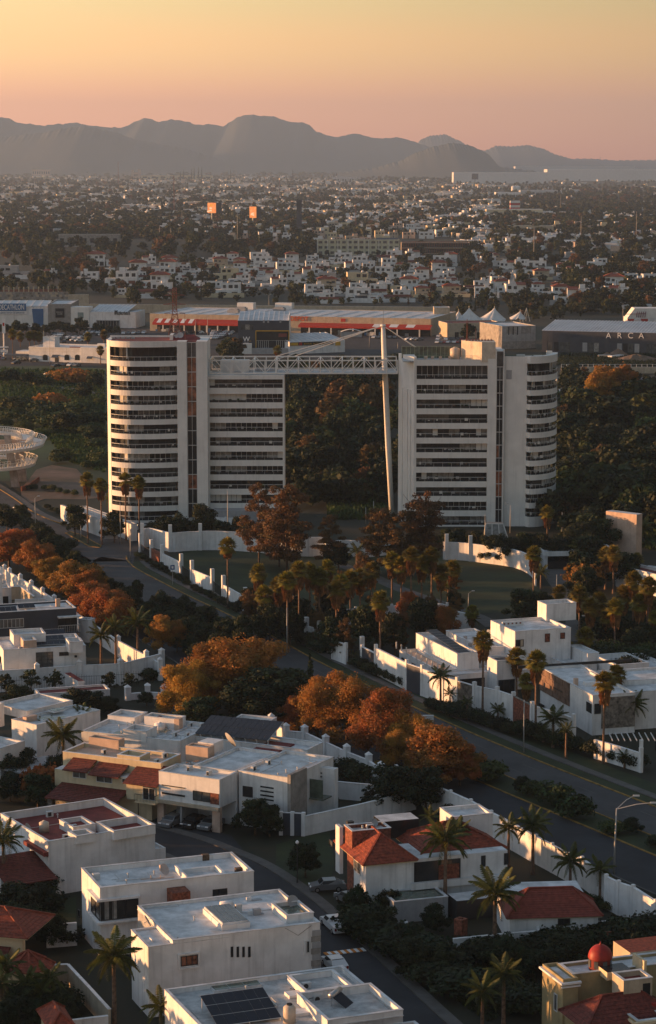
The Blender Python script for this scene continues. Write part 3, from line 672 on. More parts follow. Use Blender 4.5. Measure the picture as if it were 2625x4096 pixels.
# hills
def ridge(name, Y, pts, depth, seed, label=None, base=-1):
    rg = random.Random(seed); xs = []; P = []
    for v, x, y in pts: X, Z = GY(v, x, y, Y); P.append((X, Z))
    P.sort(); n = 260; x0, x1 = P[0][0], P[-1][0]; vs = []; fs = []; m = 14
    tops = []
    for i in range(n+1):
        x = x0+(x1-x0)*i/n; k = max(j for j in range(len(P)) if P[j][0] <= x+1e-6); k = min(k, len(P)-2)
        t = (x-P[k][0])/(P[k+1][0]-P[k][0]); t2 = t*t*(3-2*t); t = t*.5+t2*.5; z = P[k][1]*(1-t)+P[k+1][1]*t
        jit = (math.sin(i*1.7+seed)+math.sin(i*.73+seed*2)*1.3+rg.uniform(-1,1)*1.2)*Y/16000*1.7; tops.append((x, max(z, 0), jit))
    for i, (x, z, jit) in enumerate(tops):
        for j in range(m+1):
            t = j/m; fall = (1-t)**1.35; gul = (math.sin(x/Y*160+math.sin(t*4+seed+x/Y*31)*2.2)+math.sin(x/Y*67+seed+t*3)*1.2+math.sin(x/Y*23+t*5))*.07
            vs.append((x+gul*depth*.02*math.sin(t*3.1), Y-depth*t*(1+.12*gul), z*fall+jit*max(0, 1-t*5)+gul*z*.07*math.sin(t*math.pi)-2*t))
        vs.append((x, Y+depth*.6, -2))
    w = m+2
    for i in range(n):
        for j in range(m): fs.append((i*w+j, i*w+j+1, (i+1)*w+j+1, (i+1)*w+j))
        fs.append((i*w, (i+1)*w, (i+1)*w+m+1, i*w+m+1))
    return tag(obj(name, mesh(name, vs, fs, HILLM, smooth=True)), kind='structure')
MAIN = [('v',-300,290),('v',-60,262),('v',0,275),('v',20,278),('v',42,288),('v',100,294),('v',170,288),('v',240,297),('v',285,300),('v',320,284),('v',345,276),('v',375,286),('v',405,279),('v',440,286),('v',470,293),('v',500,291),('v',526,296),('v',545,283),('v',563,271),('v',590,269),('v',640,273),('v',665,280),('v',690,288),('v',708,286),('v',722,290),('v',745,310),('v',790,322),('v',830,313),('v',865,320),('v',895,325),('v',930,322),('v',965,329),('v',1000,342),('v',1080,368),('v',1160,395),('v',1250,402)]
ridge('mountain_ridge', 17500, MAIN, 3600, 3)
ridge('foothill', 15200, [('v',-200,318),('v',0,322),('v',90,312),('v',160,300),('v',200,296),('v',260,308),('v',330,330),('v',420,345),('v',520,372),('v',620,400)], 1800, 5)
ridge('dark_hill', 12500, [('v',790,404),('v',870,396),('v',930,380),('v',985,355),('v',1020,343),('v',1060,335),('v',1100,340),('v',1130,352),('v',1150,364),('v',1156,378),('v',1175,392),('v',1260,402)], 1500, 8)
ridge('far_mountain', 21500, [('v',940,365),('v',975,340),('v',990,326),('v',1010,318),('v',1045,315),('v',1075,328),('v',1110,350),('v',1180,375)], 1500, 11)
ridge('far_mountain', 20500, [('v',1090,375),('v',1140,352),('v',1165,342),('v',1200,343),('v',1240,340),('v',1270,347),('v',1310,364),('v',1350,375),('v',1400,378)], 1500, 13)
ridge('far_hill', 22000, [('v',1240,377),('v',1300,373),('v',1380,372),('v',1450,376),('v',1560,375),('v',1750,379)], 1500, 17)
# ------------------------------------------------------------------ the twin apartment towers
def along(line, step):
    P = [Vector(p) for p in line]; L = [0]
    for a, b in zip(P, P[1:]): L.append(L[-1]+(b-a).length)
    n = max(1, round(L[-1]/step)); out = []
    for k in range(n+1):
        s = L[-1]*k/n; j = max(i for i in range(len(L)) if L[i] <= s+1e-6); j = min(j, len(L)-2)
        out.append(P[j].lerp(P[j+1], (s-L[j])/(L[j+1]-L[j])))
    return out
def solid_ribbon(b, line, dep, z0, z1, mi=0):
    A = [Vector(p) for p in line]; B = inset(line, dep); n = len(A)
    vs = [(p.x,p.y,z) for z in (z0, z1) for p in A]+[(p.x,p.y,z) for z in (z0, z1) for p in B]
    fs = []
    for k in range(n-1): fs += [(k,k+1,n+k+1,n+k), (n+k,n+k+1,3*n+k+1,3*n+k), (2*n+k+1,2*n+k,3*n+k,3*n+k+1), (k+1,k,2*n+k,2*n+k+1)]
    fs += [(0,n,3*n,2*n), (n-1,3*n-1,4*n-1,2*n-1)]; b.add(vs, fs, mi)
def facade(root, line, rows, ztop, zbot, dep=1.6, step=1.45, rail=True, glasses=None, rail_post=1.5, smoothb=False, divs=(), clutter=.5):
    q = random.Random(int(len(line)*7+ztop*10)); prev = ztop
    inner = inset(line, dep)
    for r, (sill, hgt) in enumerate(rows):
        b = MB(); solid_ribbon(b, line, dep, sill+hgt, prev); o = b.obj('balcony_band', WHITE2, root)
        if prev != ztop:      # slightly proud drip moulding at the foot of each band
            b = MB(); solid_ribbon(b, inset(line, -.04), .2, sill+hgt-.003, sill+hgt+.10); b.obj('moulding', WHITE2, o)
        prev = sill
        P = along(inner, step); mb = MB(); cur = None
        for k in range(len(P)-1):
            a, c = P[k], P[k+1]; d = c-a
            if cur is None or q.random() < .38: cur = q.choices(glasses or [GLASS, GLASSM, CURT, WHITE2], [.40, .28, .22, .10])[0]
            ub('pane', root, (a.x+c.x)/2-d.length/2+.03, (a.x+c.x)/2+d.length/2-.03, (a.y+c.y)/2-.03, (a.y+c.y)/2+.03, sill-.02, sill+hgt+.02, cur, math.atan2(d.y, d.x))
            mb.bar((a.x, a.y-.07, sill), (a.x, a.y-.07, sill+hgt), .09)
        mb.obj('mullions', FRAME if q.random() < .5 else DFRAME, root)['kind'] = 'stuff'
        if rail:
            R = inset(line, .12); rb = MB(); Q = along(R, rail_post)
            for a, c in zip(Q, Q[1:]): rb.bar((a.x,a.y,sill+1.0), (c.x,c.y,sill+1.0), .09)
            for a in Q: rb.bar((a.x,a.y,sill), (a.x,a.y,sill+1.0), .05)
            ro = rb.obj('railing', RAILW, root); ro['kind'] = 'stuff'
            for a, c in zip(Q, Q[1:]):
                d = c-a; ub('glass_panel', ro, (a.x+c.x)/2-d.length/2, (a.x+c.x)/2+d.length/2, (a.y+c.y)/2-.015, (a.y+c.y)/2+.015, sill, sill+.55, GLASS, math.atan2(d.y, d.x))
        for dv in divs:
            p = along(line, 1)[0]; m = min(range(len(P)), key=lambda k: abs(P[k].x-dv)); p = P[m]; ub('dividing_wall', root, p.x-.12, p.x+.12, p.y-dep+.25, p.y, sill, sill+hgt, WHITE2)
        for k in range(int(6*clutter)):
            t = q.choice(along(inset(line, dep*.5), 1.0)[1:-1]); hh = q.uniform(.5, 1.15)
            w = q.uniform(.3, .8); ub('balcony_planter' if q.random() < .6 else 'balcony_chair', root, t.x-w/2, t.x+w/2, t.y-.2, t.y+.2, sill, sill+hh, q.choice([LG2, LG, WHITE2, BARK, GREYW]))
    b = MB(); solid_ribbon(b, line, dep, zbot, prev); b.obj('balcony_band', WHITE2, root)
def stair_strip(root, x0, x1, y, z0, z1, amber=(), n=12, top_grey=2):
    b = MB(); b.box(x0, x0+.12, y-.12, y, z0, z1); b.box(x1-.12, x1, y-.12, y, z0, z1); b.box((x0+x1)/2-.05, (x0+x1)/2+.05, y-.1, y, z0, z1)
    H_ = (z1-z0)/n
    for k in range(n+1): b.box(x0+.12, x1-.12, y-.11, y, z0+k*H_-.09, z0+k*H_+.09)
    f = b.obj('stair_glazing', FRAME, root); q = random.Random(int(x0*10))
    for k in range(n):
        for j in range(2):
            a = x0+.12+(x1-x0-.24)/2*j; m = GLASSM if k >= n-1 else (AMBER if (k in amber or q.random() < .12) else GLASS)
            ub('stair_pane', f, a, a+(x1-x0-.24)/2, y-.03, y, z0+k*H_+.09, z0+(k+1)*H_-.09, m)
    return f
TY = 582
Tl = House('apartment_tower', 'white apartment tower left of the bridge, its rounded balcony front lit pink', 'apartment tower', (-33, TY), 0)
def lx(pts): return [(x+33, y) for x, y in pts]
arc = [(-46.4+7.9*math.cos(math.radians(t)), 3.4+7.9*math.sin(math.radians(t))) for t in range(180, 271, 6)]
arc += [(-46.4+d, -4.5+.019*d*d) for d in (1.5,3,4.5,6,7.5,9,9.7)]
bow = [p for p in arc if p[0] > -53.2]; bow = [(-53.15, -.72)]+[p for p in bow if p[0] > -53.0]
TOPL = 44.4
sills = [(39.74, 3.3)]+[(36.15-3.55*k, 2.25) for k in range(11)]
facade(Tl.root, lx(bow), sills, TOPL, -.3, dep=1.7, step=1.35, rail=True, divs=(33-49.3,), clutter=1.0)
b = MB()
pil = [p for p in arc if p[0] <= -53.15]; pl = lx(pil+[(-53.15, -.5), (-53.15, 2.2), (-53.3, 12), (-54.3, 12)])
b.prism(pl, -.3, TOPL-.002)
b.box(33-36.7, 33-34.35, -3.3, 1, -.3, TOPL+.02); b.box(33-32.0, 33-29.35, -3.3, 12.5, -.3, TOPL+.02)
b.box(33-34.35, 33-32.0, -2.3, 12.4, -.3, TOPL-.3); b.box(33-54.1, 33-34.5, 12.2, 12.6, -.3, TOPL-.01)
b.obj('wall', WHITE2, Tl.root)
stair_strip(Tl.root, 33-34.35, 33-32.0, -2.32, 1, 44.1, amber=(2,7,8,9,10,11), n=12)
b = MB(); rp = lx(inset(arc, .3)); b.prism([(p[0], p[1]) for p in rp]+[(33-29.5, -2.2), (33-29.5, 12.3), (33-54, 12.3)], TOPL-.3, TOPL-.06); b.obj('roof', ROOFR, Tl.root)
b = MB(); ln = inset(lx(arc), -.03); solid_ribbon(b, ln, .28, TOPL+.004, TOPL+.09); b.box(33-54.3, 33-29.3, 12.3, 12.65, TOPL, TOPL+.35); b.obj('coping', WHITE2, Tl.root)
b = MB()
for x in (-53.4,-52.2,-51,-49.8,-48.6): b.box(33+x, 33+x+.9, 6.5, 7.2, TOPL-.3, TOPL+.35)
b.obj('roof_ventilator', GREYW, Tl.root)
b = MB(); b.add([(33-38.6,3,TOPL-.3),(33-31,1,TOPL-.3),(33-31,9,TOPL-.3),(33-38.6,9,TOPL-.3),(33-37.5,5,TOPL+1.1),(33-33,5,TOPL+1.1)], [(0,1,5,4),(1,2,5),(2,3,4,5),(3,0,4)]); b.obj('plant_room_roof', ROOFR, Tl.root)
Tl.box('plant_room', -5.8, -5.0, 2.6, 8, TOPL-.3, TOPL+1.2, WHITE2); dish(Tl.root, -3.2, 2.4, TOPL+.5, .8); dish(Tl.root, -4.1, 2.2, TOPL+.3, .5)
b = MB(); b.bar((-2.0,2.2,TOPL-.3), (-2.0,2.2,TOPL+6.5), .12); b.obj('roof_mast', RUSTST, Tl.root)
# wing
wl = lx([(-29.0, 0), (-20, 0), (-11.1, 0)]); WTOP = 35.95
wr = [(32.8-3.56*k, 2.1) for k in range(10)]
facade(Tl.root, wl, wr, WTOP, -.3, dep=1.6, step=1.3, rail=True, glasses=[GLASS, GLASSM, CURT, WHITE2], rail_post=2.2, clutter=1.3)
b = MB(); b.box(33-11.1, 33-10.7, -.02, 12.5, -.3, WTOP); b.box(33-29.36, 33-29.0, -.01, 12.4, -.3, WTOP-.1); b.box(33-29.0, 33-11.1, 12.1, 12.5, -.3, WTOP-.02); b.obj('wall', WHITE2, Tl.root)
Tl.box('roof', 33-29.3, 33-10.75, .3, 12.45, WTOP-.6, WTOP-.35, ROOFO)
Tl.box('roof_room', 33-26.5, 33-19.5, 4.5, 10.5, WTOP-.35, WTOP+3.0, WHITE2); Tl.box('roof_duct', 33-18, 33-12.5, 6, 8, WTOP-.35, WTOP+.9, GREYW); Tl.box('roof_duct', 33-23, 33-21, 2, 3.4, WTOP-.35, WTOP+.6, GREYW)
ub('lobby_canopy', Tl.root, 33-28, 33-12, -4.5, -.05, 0, 3.1, GREYW)
# right tower
RY = 572
Tr = House('apartment_tower', 'white apartment tower right of the bridge with a lit plant room and green roof terrace', 'apartment tower', (38, RY), 0)
def rx(pts): return [(x-38, y) for x, y in pts]
RT = 40.5
rows = [(35.9, 3.2)]+[(32.35-3.55*k, 2.15) for k in range(10)]
facade(Tr.root, rx([(21.3,0),(30,0),(38.4,0)]), rows, RT, -.3, dep=1.6, step=1.3, rail=True, rail_post=2.2, clutter=1.5)
b = MB(); b.prism(rx([(20.7,-.02),(21.3,-.02),(21.3,1.2),(20.9,12.4),(17.3,12.5)]), -.3, RT+.6)
for x in (19.95, 19.3, 18.2):      # ribs standing proud of the slanting end wall
    y = (20.7-x)/3.4*12.5; b.prism(rx([(x-.25,y-.05),(x-.05,y-.5),(x+.18,y-.35),(x+.1,y+.2)]), -.3, 33.0)
b.box(.4, 2.25, -.4, 12.5, -.3, RT+.3); b.box(4.15, 4.35, -.6, 2, -.3, 43); b.box(2.25, 2.5, -.6, 2, -.3, 43); b.box(4.35, 9.9, .5, 1.2, -.3, RT-.8); b.box(-17, 17, 12.1, 12.5, -.3, RT-.9)
b.box(2.25, 4.35, .25, 12.3, -.3, 42.6)
b.obj('wall', WHITE2, Tr.root)
stair_strip(Tr.root, 2.5, 4.15, .2, 1, 38.8, amber=(2,3), n=12)
Tr.box('lift_head_glazing', 2.55, 4.1, .1, .24, 38.9, 42.5, GLASSM)
Tr.box('roof', -20.0, .4, .3, 12.1, RT-.6, RT-.3, ROOFO)
b = MB(); b.box(-17.3, .4, -.03, .25, RT+.005, RT+.1); b.obj('coping', ROOFW, Tr.root)
b = MB(); b.prism([(-5.6,4.9),(-1.1,-.35),(2.2,-.35),(2.2,7),(-5.6,7)], RT-.4, RT+4.3); b.obj('plant_room', mat('sunlit_cream_render', (.60,.52,.42), streak=.2), Tr.root)  # bright warm sunlight put into the plant room's base colour
Tr.win('F', 3.0, None, None, None, 1, box=(-4.2,-3.4,RT,RT+2.2)) if False else None
ub('plant_room_door', Tr.root, -4.0, -3.1, 3.0, 3.08, RT-.3, RT+1.9, GREYW, -math.atan2(4.9, 4.7))
b = MB()
for k in range(9): x = -4.5+k*.75; b.bar((x, 5.2, RT+4.3), (x, 5.2, RT+4.3+(.5 if k % 3 else 1.2)), .1); b.box(x-.25, x+.25, 4, 5, RT+4.3, RT+4.55)
b.bar((-4.4,5,RT+4.3), (-4.4,5,RT+9.5), .14); b.bar((-2.3,4.6,RT+4.3), (-2.3,4.6,RT+7.2), .08); b.bar((-4.2,5.2,RT+4.3), (-4.2,5.2,RT+7.8), .06); b.obj('roof_antennas', RUSTST, Tr.root)
tank(Tr.root, -7.2, 5.5, RT-.3, 1.25, 2.9, TANKB, 'water_tank')
b = MB()
for k in range(14):
    x = -20+k*1.05; b.bar((x, 9.0, RT-.3), (x, 9.0, RT+2.6), .09)
for k in range(7): x = -17+k*2.3; b.bar((x, 1.0, RT-.3), (x, 1.0, RT+.9), .06)
b.bar((-20, 9, RT+2.6), (-6.5, 9, RT+2.6), .08); b.bar((-17.2,.9,RT+.9), (.3,.9,RT+.9), .05); b.obj('terrace_frame', mat('greenish_steel', (.30,.36,.24)), Tr.root)
for k in range(13): x = -20+k*1.05; ub('windscreen_pane', Tr.root, x+.05, x+1.0, 9.05, 9.08, RT-.3, RT+2.4, GREENG)
for k in range(6): x = -15+k*1.9+RND.random(); ub('terrace_table', Tr.root, x, x+.7, 3+RND.random()*3, 4+RND.random()*3, RT-.3, RT+.5, PEACH)
# rounded right end
bowr = [(47.6, 1.1), (47.9, .2)]+[(48.0+8.2*math.sin(math.radians(t)), 12-13*math.cos(math.radians(t))) for t in range(4, 91, 6)]
rowsr = [(36.75, 2.9)]+[(33.25-3.42*k, 2.1) for k in range(10)]
facade(Tr.root, rx(bowr), rowsr, 41.4, -.3, dep=1.5, step=1.35, rail=True, rail_post=1.3, clutter=1.6)
b = MB(); b.prism(rx([(42.3,.9)]+inset(bowr, .35)+[(55,13),(42.3,13)]), 40.4, 40.75); b.obj('green_roof', LAWN, Tr.root)
b = MB(); b.box(4.36, 9.9, .45, .8, 39.6, 41.3); b.box(9.4, 9.95, .6, 2.6, -.3, 41.3); b.obj('wall', WHITE2, Tr.root)
Tr.box('louvre', 4.9, 6.2, .42, .5, 35.8, 38.0, GREYW)
Tr.box('roof_machine', 15.2, 16.6, 8, 9, 40.75, 42.0, WHITE2); Tr.box('roof_bench', 8, 10, 9, 9.6, 40.75, 41.05, WHITE2); Tr.box('roof_bench', 12, 14, 7, 7.6, 40.75, 41.05, WHITE2)
# glazed porch in front of the right tower
po = House('glazed_porch', 'pale glazed entrance porch at the foot of the right tower, beside a lamp post', 'porch', G('lb',735,420)[:2], 0)
b = MB(); b.add([(0,0,0),(5.6,0,0),(5.6,4,0),(0,4,0),(.4,.6,3.6),(4.4,.6,3.6),(4.4,3.6,3.6),(.4,3.6,3.6)], [(0,1,5,4),(1,2,6,5),(2,3,7,6),(3,0,4,7),(4,5,6,7)]); b.obj('glass_shell', CURT, po.root)
b = MB(); 
for a, c in (((0,0,0),(.4,.6,3.6)),((5.6,0,0),(4.4,.6,3.6)),((.4,.6,3.62),(4.4,.6,3.62)),((1.8,0,0),(1.8,.6,3.6)),((3.6,0,0),(3.3,.6,3.6))): b.bar(a, c, .2)
b.obj('frame', WHITE2, po.root)
# ------------------------------------------------------------------ footbridge truss and its leaning mast
br = House('truss_bridge', 'white steel truss bridge joining the tops of the two towers', 'bridge', (-6, 584), 0)
X0, X1 = -23.0, 23.1; ZB, ZT = 36.2, 39.35; npan = 17; dx = (X1-X0)/npan
for nm, y in (('truss', 0), ('truss', 12)):
    b = MB(); b.bar((X0,y,ZT), (X1,y,ZT), .30); b.bar((X0,y,ZB), (X1,y,ZB), .34)
    for k in range(npan+1):
        x = X0+k*dx; b.bar((x,y,ZB), (x,y,ZT), .46 if k in (6,) else .24)
        if k < npan:
            if k < 2 or (k % 2 == 0 and k < 12) or k >= 13 and k % 2 == 0: b.bar((x,y,ZT), (x+dx,y,ZB), .17)
            else: b.bar((x,y,ZB), (x+dx,y,ZT), .17)
    b.obj(nm, STEELW, br.root)
b = MB(); b.box(X0+7, X1, .3, 10.7, ZB-.1, ZB+.12); b.obj('deck', ROOFO, br.root)
for k in range(npan+1): ub('cross_beam', br.root, X0+k*dx-.1, X0+k*dx+.1, .2, 10.8, ZT-.12, ZT+.12, STEELW) if k % 2 == 0 else None
b = MB(); b.bar((X0+8,2.2,ZB+1.2), (X1,2.2,ZB+1.2), .08)
for k in range(34): x = X0+8+k*1.1; b.bar((x,2.2,ZB), (x,2.2,ZB+1.2), .05)
b.obj('handrail', STEELW, br.root)
ms = thing('leaning_mast', 'tall white leaning mast holding the bridge cables, glowing orange on its left', 'mast', (16.0, 591.5, 0))
b = MB(); b.tube([(0,0,-.3),(-1.0,0,18),(-1.85,0,36),(-2.2,0,44),(-2.35,0,47.3)], [.62,.72,.70,.62,.5], 20); b.obj('shaft', STEELW, ms, smooth=True)
b = MB(); b.tube([(-2.35,0,47.3),(-2.37,0,47.7)], [.75,.6], 16); b.obj('cap', STEELW, ms); b = MB(); b.bar((-2.3,0,47.7), (-2.3,0,51.8), .09); b.bar((-2.3,0,51.8), (-1.9,0,51.8), .09); b.obj('lightning_rod', POLE, ms)
for (x, y, z) in ((-26.5, -5.3, 39.4), (-26.5, 5.2, 39.4), (8.0, 1.5, 40.6), (7.4, 4.5, 40.6), (-22, 5.2, 39.4)):
    b = MB(); b.bar((-2.35,0,47.4), (x-2.35 if x < 0 else x, y, z), .16); b.obj('cable', STEELW, ms)
# ------------------------------------------------------------------ shops, car park and what stands round it
def ribbed(h, u0, u1, v0, v1, z0, z1, m=None, n=None, name='metal_roof'):
    b = MB(); b.add([(u0,v0,z0),(u1,v0,z0),(u1,v1,z1),(u0,v1,z1)], [(0,1,2,3)]); o = b.obj(name, m or METALR, h.root)
    n = n or int((u1-u0)/3); r = MB()
    for k in range(n+1): u = u0+(u1-u0)*k/n; r.bar((u, v0, z0+.1), (u, v1, z1+.1), .22, h=.16)
    r.obj('roof_rib', WSIGN, o); return o
# sports shop
D = bld('sports_shop', 'white sports shop with a large blue DECATHLON sign and blue panel', 't3', (-420,350), (425,348), 172, 46, cat='shop', par=.6)
def onF(h, v, p0, p1, c=0):
    a0, z1 = h.on('F', c, v, *p0); a1, z0 = h.on('F', c, v, *p1); return a0, a1, z0, z1
a0, a1, z0, z1 = onF(D, 't3', (-60,140), (231,205)); D.box('sign_panel', a0-4, a1, -.5, 0, z0, z1, BLUES)
t = text('sign_lettering', 'DECATHLON', (z1-z0)*.98, WSIGN, D.root, (a1-.9, -.56, z0+(z1-z0)*.18), align='RIGHT', bold=.06, fit=(a1-a0)*.77)
a0, a1, z0, z1 = onF(D, 't3', (-60,207), (231,234)); D.box('sign_strip', a0-4, a1, -.4, 0, z0, z1, WSIGN)
text('sign_lettering', 'LA GRAN TIENDA DE DEPORTES', (z1-z0)*.72, mat('grey_print', (.2,.25,.32)), D.root, (a1-.9, -.45, z0+(z1-z0)*.25), align='RIGHT', bold=.03, fit=(a1-a0)*.8)
b = MB(); q = [D.on('F', 0, 't3', *p) for p in ((281,187),(382,187),(382,336),(298,336))]; b.add([(u,-.3,z) for u, z in q]+[(u,.0,z) for u, z in q], [(3,2,1,0),(0,1,5,4),(1,2,6,5),(2,3,7,6),(3,0,4,7)]); b.obj('blue_panel', BLUES, D.root)
ribbed(D, 12, D.W-.5, 1, 30, D.zt+.2, D.zt+1.8, n=9)
for k in range(12): ub('cladding_panel', D.root, k*D.W/12+.03, (k+1)*D.W/12-.03, -.08, 0, 1.5, D.zt-4.5, WHITE2)
# home shop
Hh = bld('home_shop', 'grey boxy shop front with a black square PERFECT HOME sign', 't3', (424,350), (627,350), 145, 40, cat='shop', wm=mat('warm_grey_cladding', (.29,.27,.25), streak=.2))
a0, a1, z0, z1 = onF(Hh, 't3', (488,183), (567,264)); Hh.box('sign_panel', a0, a1, -.35, 0, z0, z1, BLACKS)
text('sign_lettering', 'PERFECT\nHOME', .95, mat('pale_print', (.5,.5,.48)), Hh.root, ((a0+a1)/2, -.4, (z0+z1)/2+.1), align='CENTER')
a0, a1, z0, z1 = onF(Hh, 't3', (440,308), (620,348)); Hh.box('shopfront_glazing', a0, a1, -.06, 0, 0, z1, GLASS)
Hm = bld('lighting_shop', 'white shop with ribbed metal roof and dark Hiperlumen lettering', 't3', (628,352), (1195,358), 212, 22, cat='shop', par=.3)
a0, a1, z0, z1 = onF(Hm, 't3', (628,170), (788,345)); Hm.box('entrance_block', 0.02, a1, -.6, 8, 0, z1, WHITE2)
a0, a1, z0, z1 = onF(Hm, 't3', (684,218), (736,268), -.6); Hm.box('poster', a0, a1, -.75, -.6, z0, z1, mat('teal_print', (.10,.17,.17), var=.8, scale=.6, col2=(.3,.3,.28)))
ribbed(Hm, a0+6, Hm.W-5, 1, 24, Hm.zt-.1, Hm.zt+2.6, n=9)
a0, a1, z0, z1 = onF(Hm, 't3', (848,285), (1056,352)); b = MB(); b.box(a0, a1, -.5, .05, z1-.3, z1); b.box(a0, a0+.3, -.5, .05, 0, z1); b.box(a1-.3, a1, -.5, .05, 0, z1); b.obj('entrance_frame', GREYW, Hm.root)
for k in range(8): ub('shopfront_pane', Hm.root, a0+.4+k*(a1-a0-.8)/8, a0+.3+(k+1)*(a1-a0-.8)/8, -.05, 0, 0, z1-.3, random.Random(k).choice([GLASS, GLASSM, GLASS]))
a0, a1, z0, z1 = onF(Hm, 't3', (1044,206), (1146,232)); text('sign_lettering', 'Hiperlumen', 1.9, BLACKS, Hm.root, (a1, -.1, z0), align='RIGHT', bold=.05, fit=a1-a0)
a0, a1, z0, z1 = onF(Hm, 't3', (1008,200), (1036,230)); b = MB(); b.box(a0,a0+.7,-.15,0,z0,z1); b.box(a1-.7,a1,-.15,0,z0,z1); b.box(a0+.7,a1-.7,-.15,0,z0+.9,z0+1.3); b.obj('sign_emblem', BLACKS, Hm.root)
a0, a1, z0, z1 = onF(Hm, 't3', (1008,234), (1146,241)); text('sign_lettering', 'LUZ  HOGAR  VENT  PROYECTOS', .85, BLACKS, Hm.root, (a1, -.1, z0), align='RIGHT', bold=.02, fit=a1-a0)
# store roof plinths joined behind
# DIY warehouse with red awning
Dp = bld('hardware_store', 'long low hardware store with red and white striped awning and orange roof lettering', 't4', (0,366), (2881,425), 190, 58, cat='shop', wm=BEIGE, rm=ROOFW, par=.25)
Dp2 = Dp
for (xa, xb, ya, yb, st) in ((25, 470, 238, 292, 1), (470, 930, 248, 302, 0)):
    a0, z1 = Dp.on('F', -4.5, 't4', xa, yb); a1, _ = Dp.on('F', -4.5, 't4', xb, yb); zt = Dp.on('F', 0, 't4', xa, ya)[1]
    n = 11
    for k in range(n):
        u0, u1 = a0+(a1-a0)*k/n, a0+(a1-a0)*(k+1)/n; m = (WSIGN if (st and k % 2 == 1) else REDS)
        b = MB(); b.add([(u0,-4.5,z1+.5),(u1,-4.5,z1+.5),(u1,-.02,zt),(u0,-.02,zt),(u0,-4.5,z1-.4),(u1,-4.5,z1-.4)], [(0,1,2,3),(4,5,1,0)]); b.obj('awning_strip', m if st else REDS, Dp.root)
        if st: ub('awning_valance', Dp.root, u0, u1, -4.62, -4.52, z1-.6, z1+.55, REDS)
    for k in range(4 if st else 3): u = a0+(a1-a0)*(.24+.245*k); ub('awning_post', Dp.root, u-.3, u+.3, -4.4, -3.8, 0, z1-.3, WHITE2)
    ub('shop_window', Dp.root, a0+1, a1-.5, -.08, -.02, 0, z1-.6, GLASS)
q = random.Random(4)
for k in range(40): u = 3+q.random()*Dp.W*.9; ub('goods_pallet', Dp.root, u, u+q.uniform(1,2.2), -3.4, -2.2, 0, q.uniform(.8,2.4), q.choice([CARW, GREYW, BLUES, BARK, CURT]))
a0, z1 = Dp.on('F', -4.5, 'mb', 0, 240); a1, _ = Dp.on('F', -4.5, 'mb', 482, 255)
n = 16; zt = z1+1.3; aL = Dp.on('F', -4.5, 'v', 700, 770)[0]
for k in range(n):
    u0, u1 = aL+(a1-aL)*k/n, aL+(a1-aL)*(k+1)/n; m = WSIGN if k in (9, 11, 13) else REDS
    b = MB(); b.add([(u0,-4.5,z1+.1),(u1,-4.5,z1+.1),(u1,-.02,zt),(u0,-.02,zt),(u0,-4.5,z1-.9),(u1,-4.5,z1-.9)], [(0,1,2,3)]); b.add([(u0,-4.5,z1-.9),(u1,-4.5,z1-.9),(u1,-4.5,z1+.1),(u0,-4.5,z1+.1)], [(0,1,2,3)], 1)
    o = b.obj('awning_strip', [m, REDS], Dp.root)
for k in range(6): u = aL+(a1-aL)*(k+.5)/6; ub('awning_post', Dp.root, u-.3, u+.3, -4.4, -3.8, 0, z1-.8, WHITE2)
ub('shop_window', Dp.root, aL, a1-1, -.08, -.02, 0, z1-.8, GLASS)
u, z = Dp.on('F', 0, 'ma', 1408, 216); text('sign_lettering', 'THE HOME DEPOT', 3.1, mat('orange_letters', (.55,.10,.03)), Dp.root, (Dp.on('F', 0, 'ma', 1450, 216)[0], -.25, z+.2), align='RIGHT', bold=.08)
uz = Dp.on('F', 0, 'mb', 83, 212); Dp.box('wall_sign', uz[0]-2.5, uz[0], -.15, 0, uz[1]-.8, uz[1]+.8, REDS)
for (x, y) in ((850,170),(925,150),(1010,125),(1320,150),(1380,125)):
    u, w = Dp.at('t4', x, y+8, Dp.zt); b = MB(); b.box(u-3,u+3,w,w+4,Dp.zt-.2,Dp.zt+1.3); b.box(u-2.2,u+2.4,w+.5,w+3.4,Dp.zt+1.3,Dp.zt+1.8); b.obj('rooftop_plant', GREYW, Dp.root)
for (x0, x1, y) in ((895,1075,108),(1285,1470,110)):
    u, w = Dp.at('t4', x0, y+32, Dp.zt); u1, _ = Dp.at('t4', x1, y+32, Dp.zt); b = MB(); b.box(u, u1, w, w+5, Dp.zt-.2, Dp.zt+3.2); b.obj('rooftop_shed', WHITE2, Dp.root)
rw = Dp.at('mb', 470, 175, Dp.zt)
b = MB()
for k in range(16): u = Dp.W*(k+.5)/16; b.box(u-.1, u+.1, 2, 50, Dp.b0['zr']+.03, Dp.b0['zr']+.2)
b.obj('roof_seam', METALR, Dp.root)
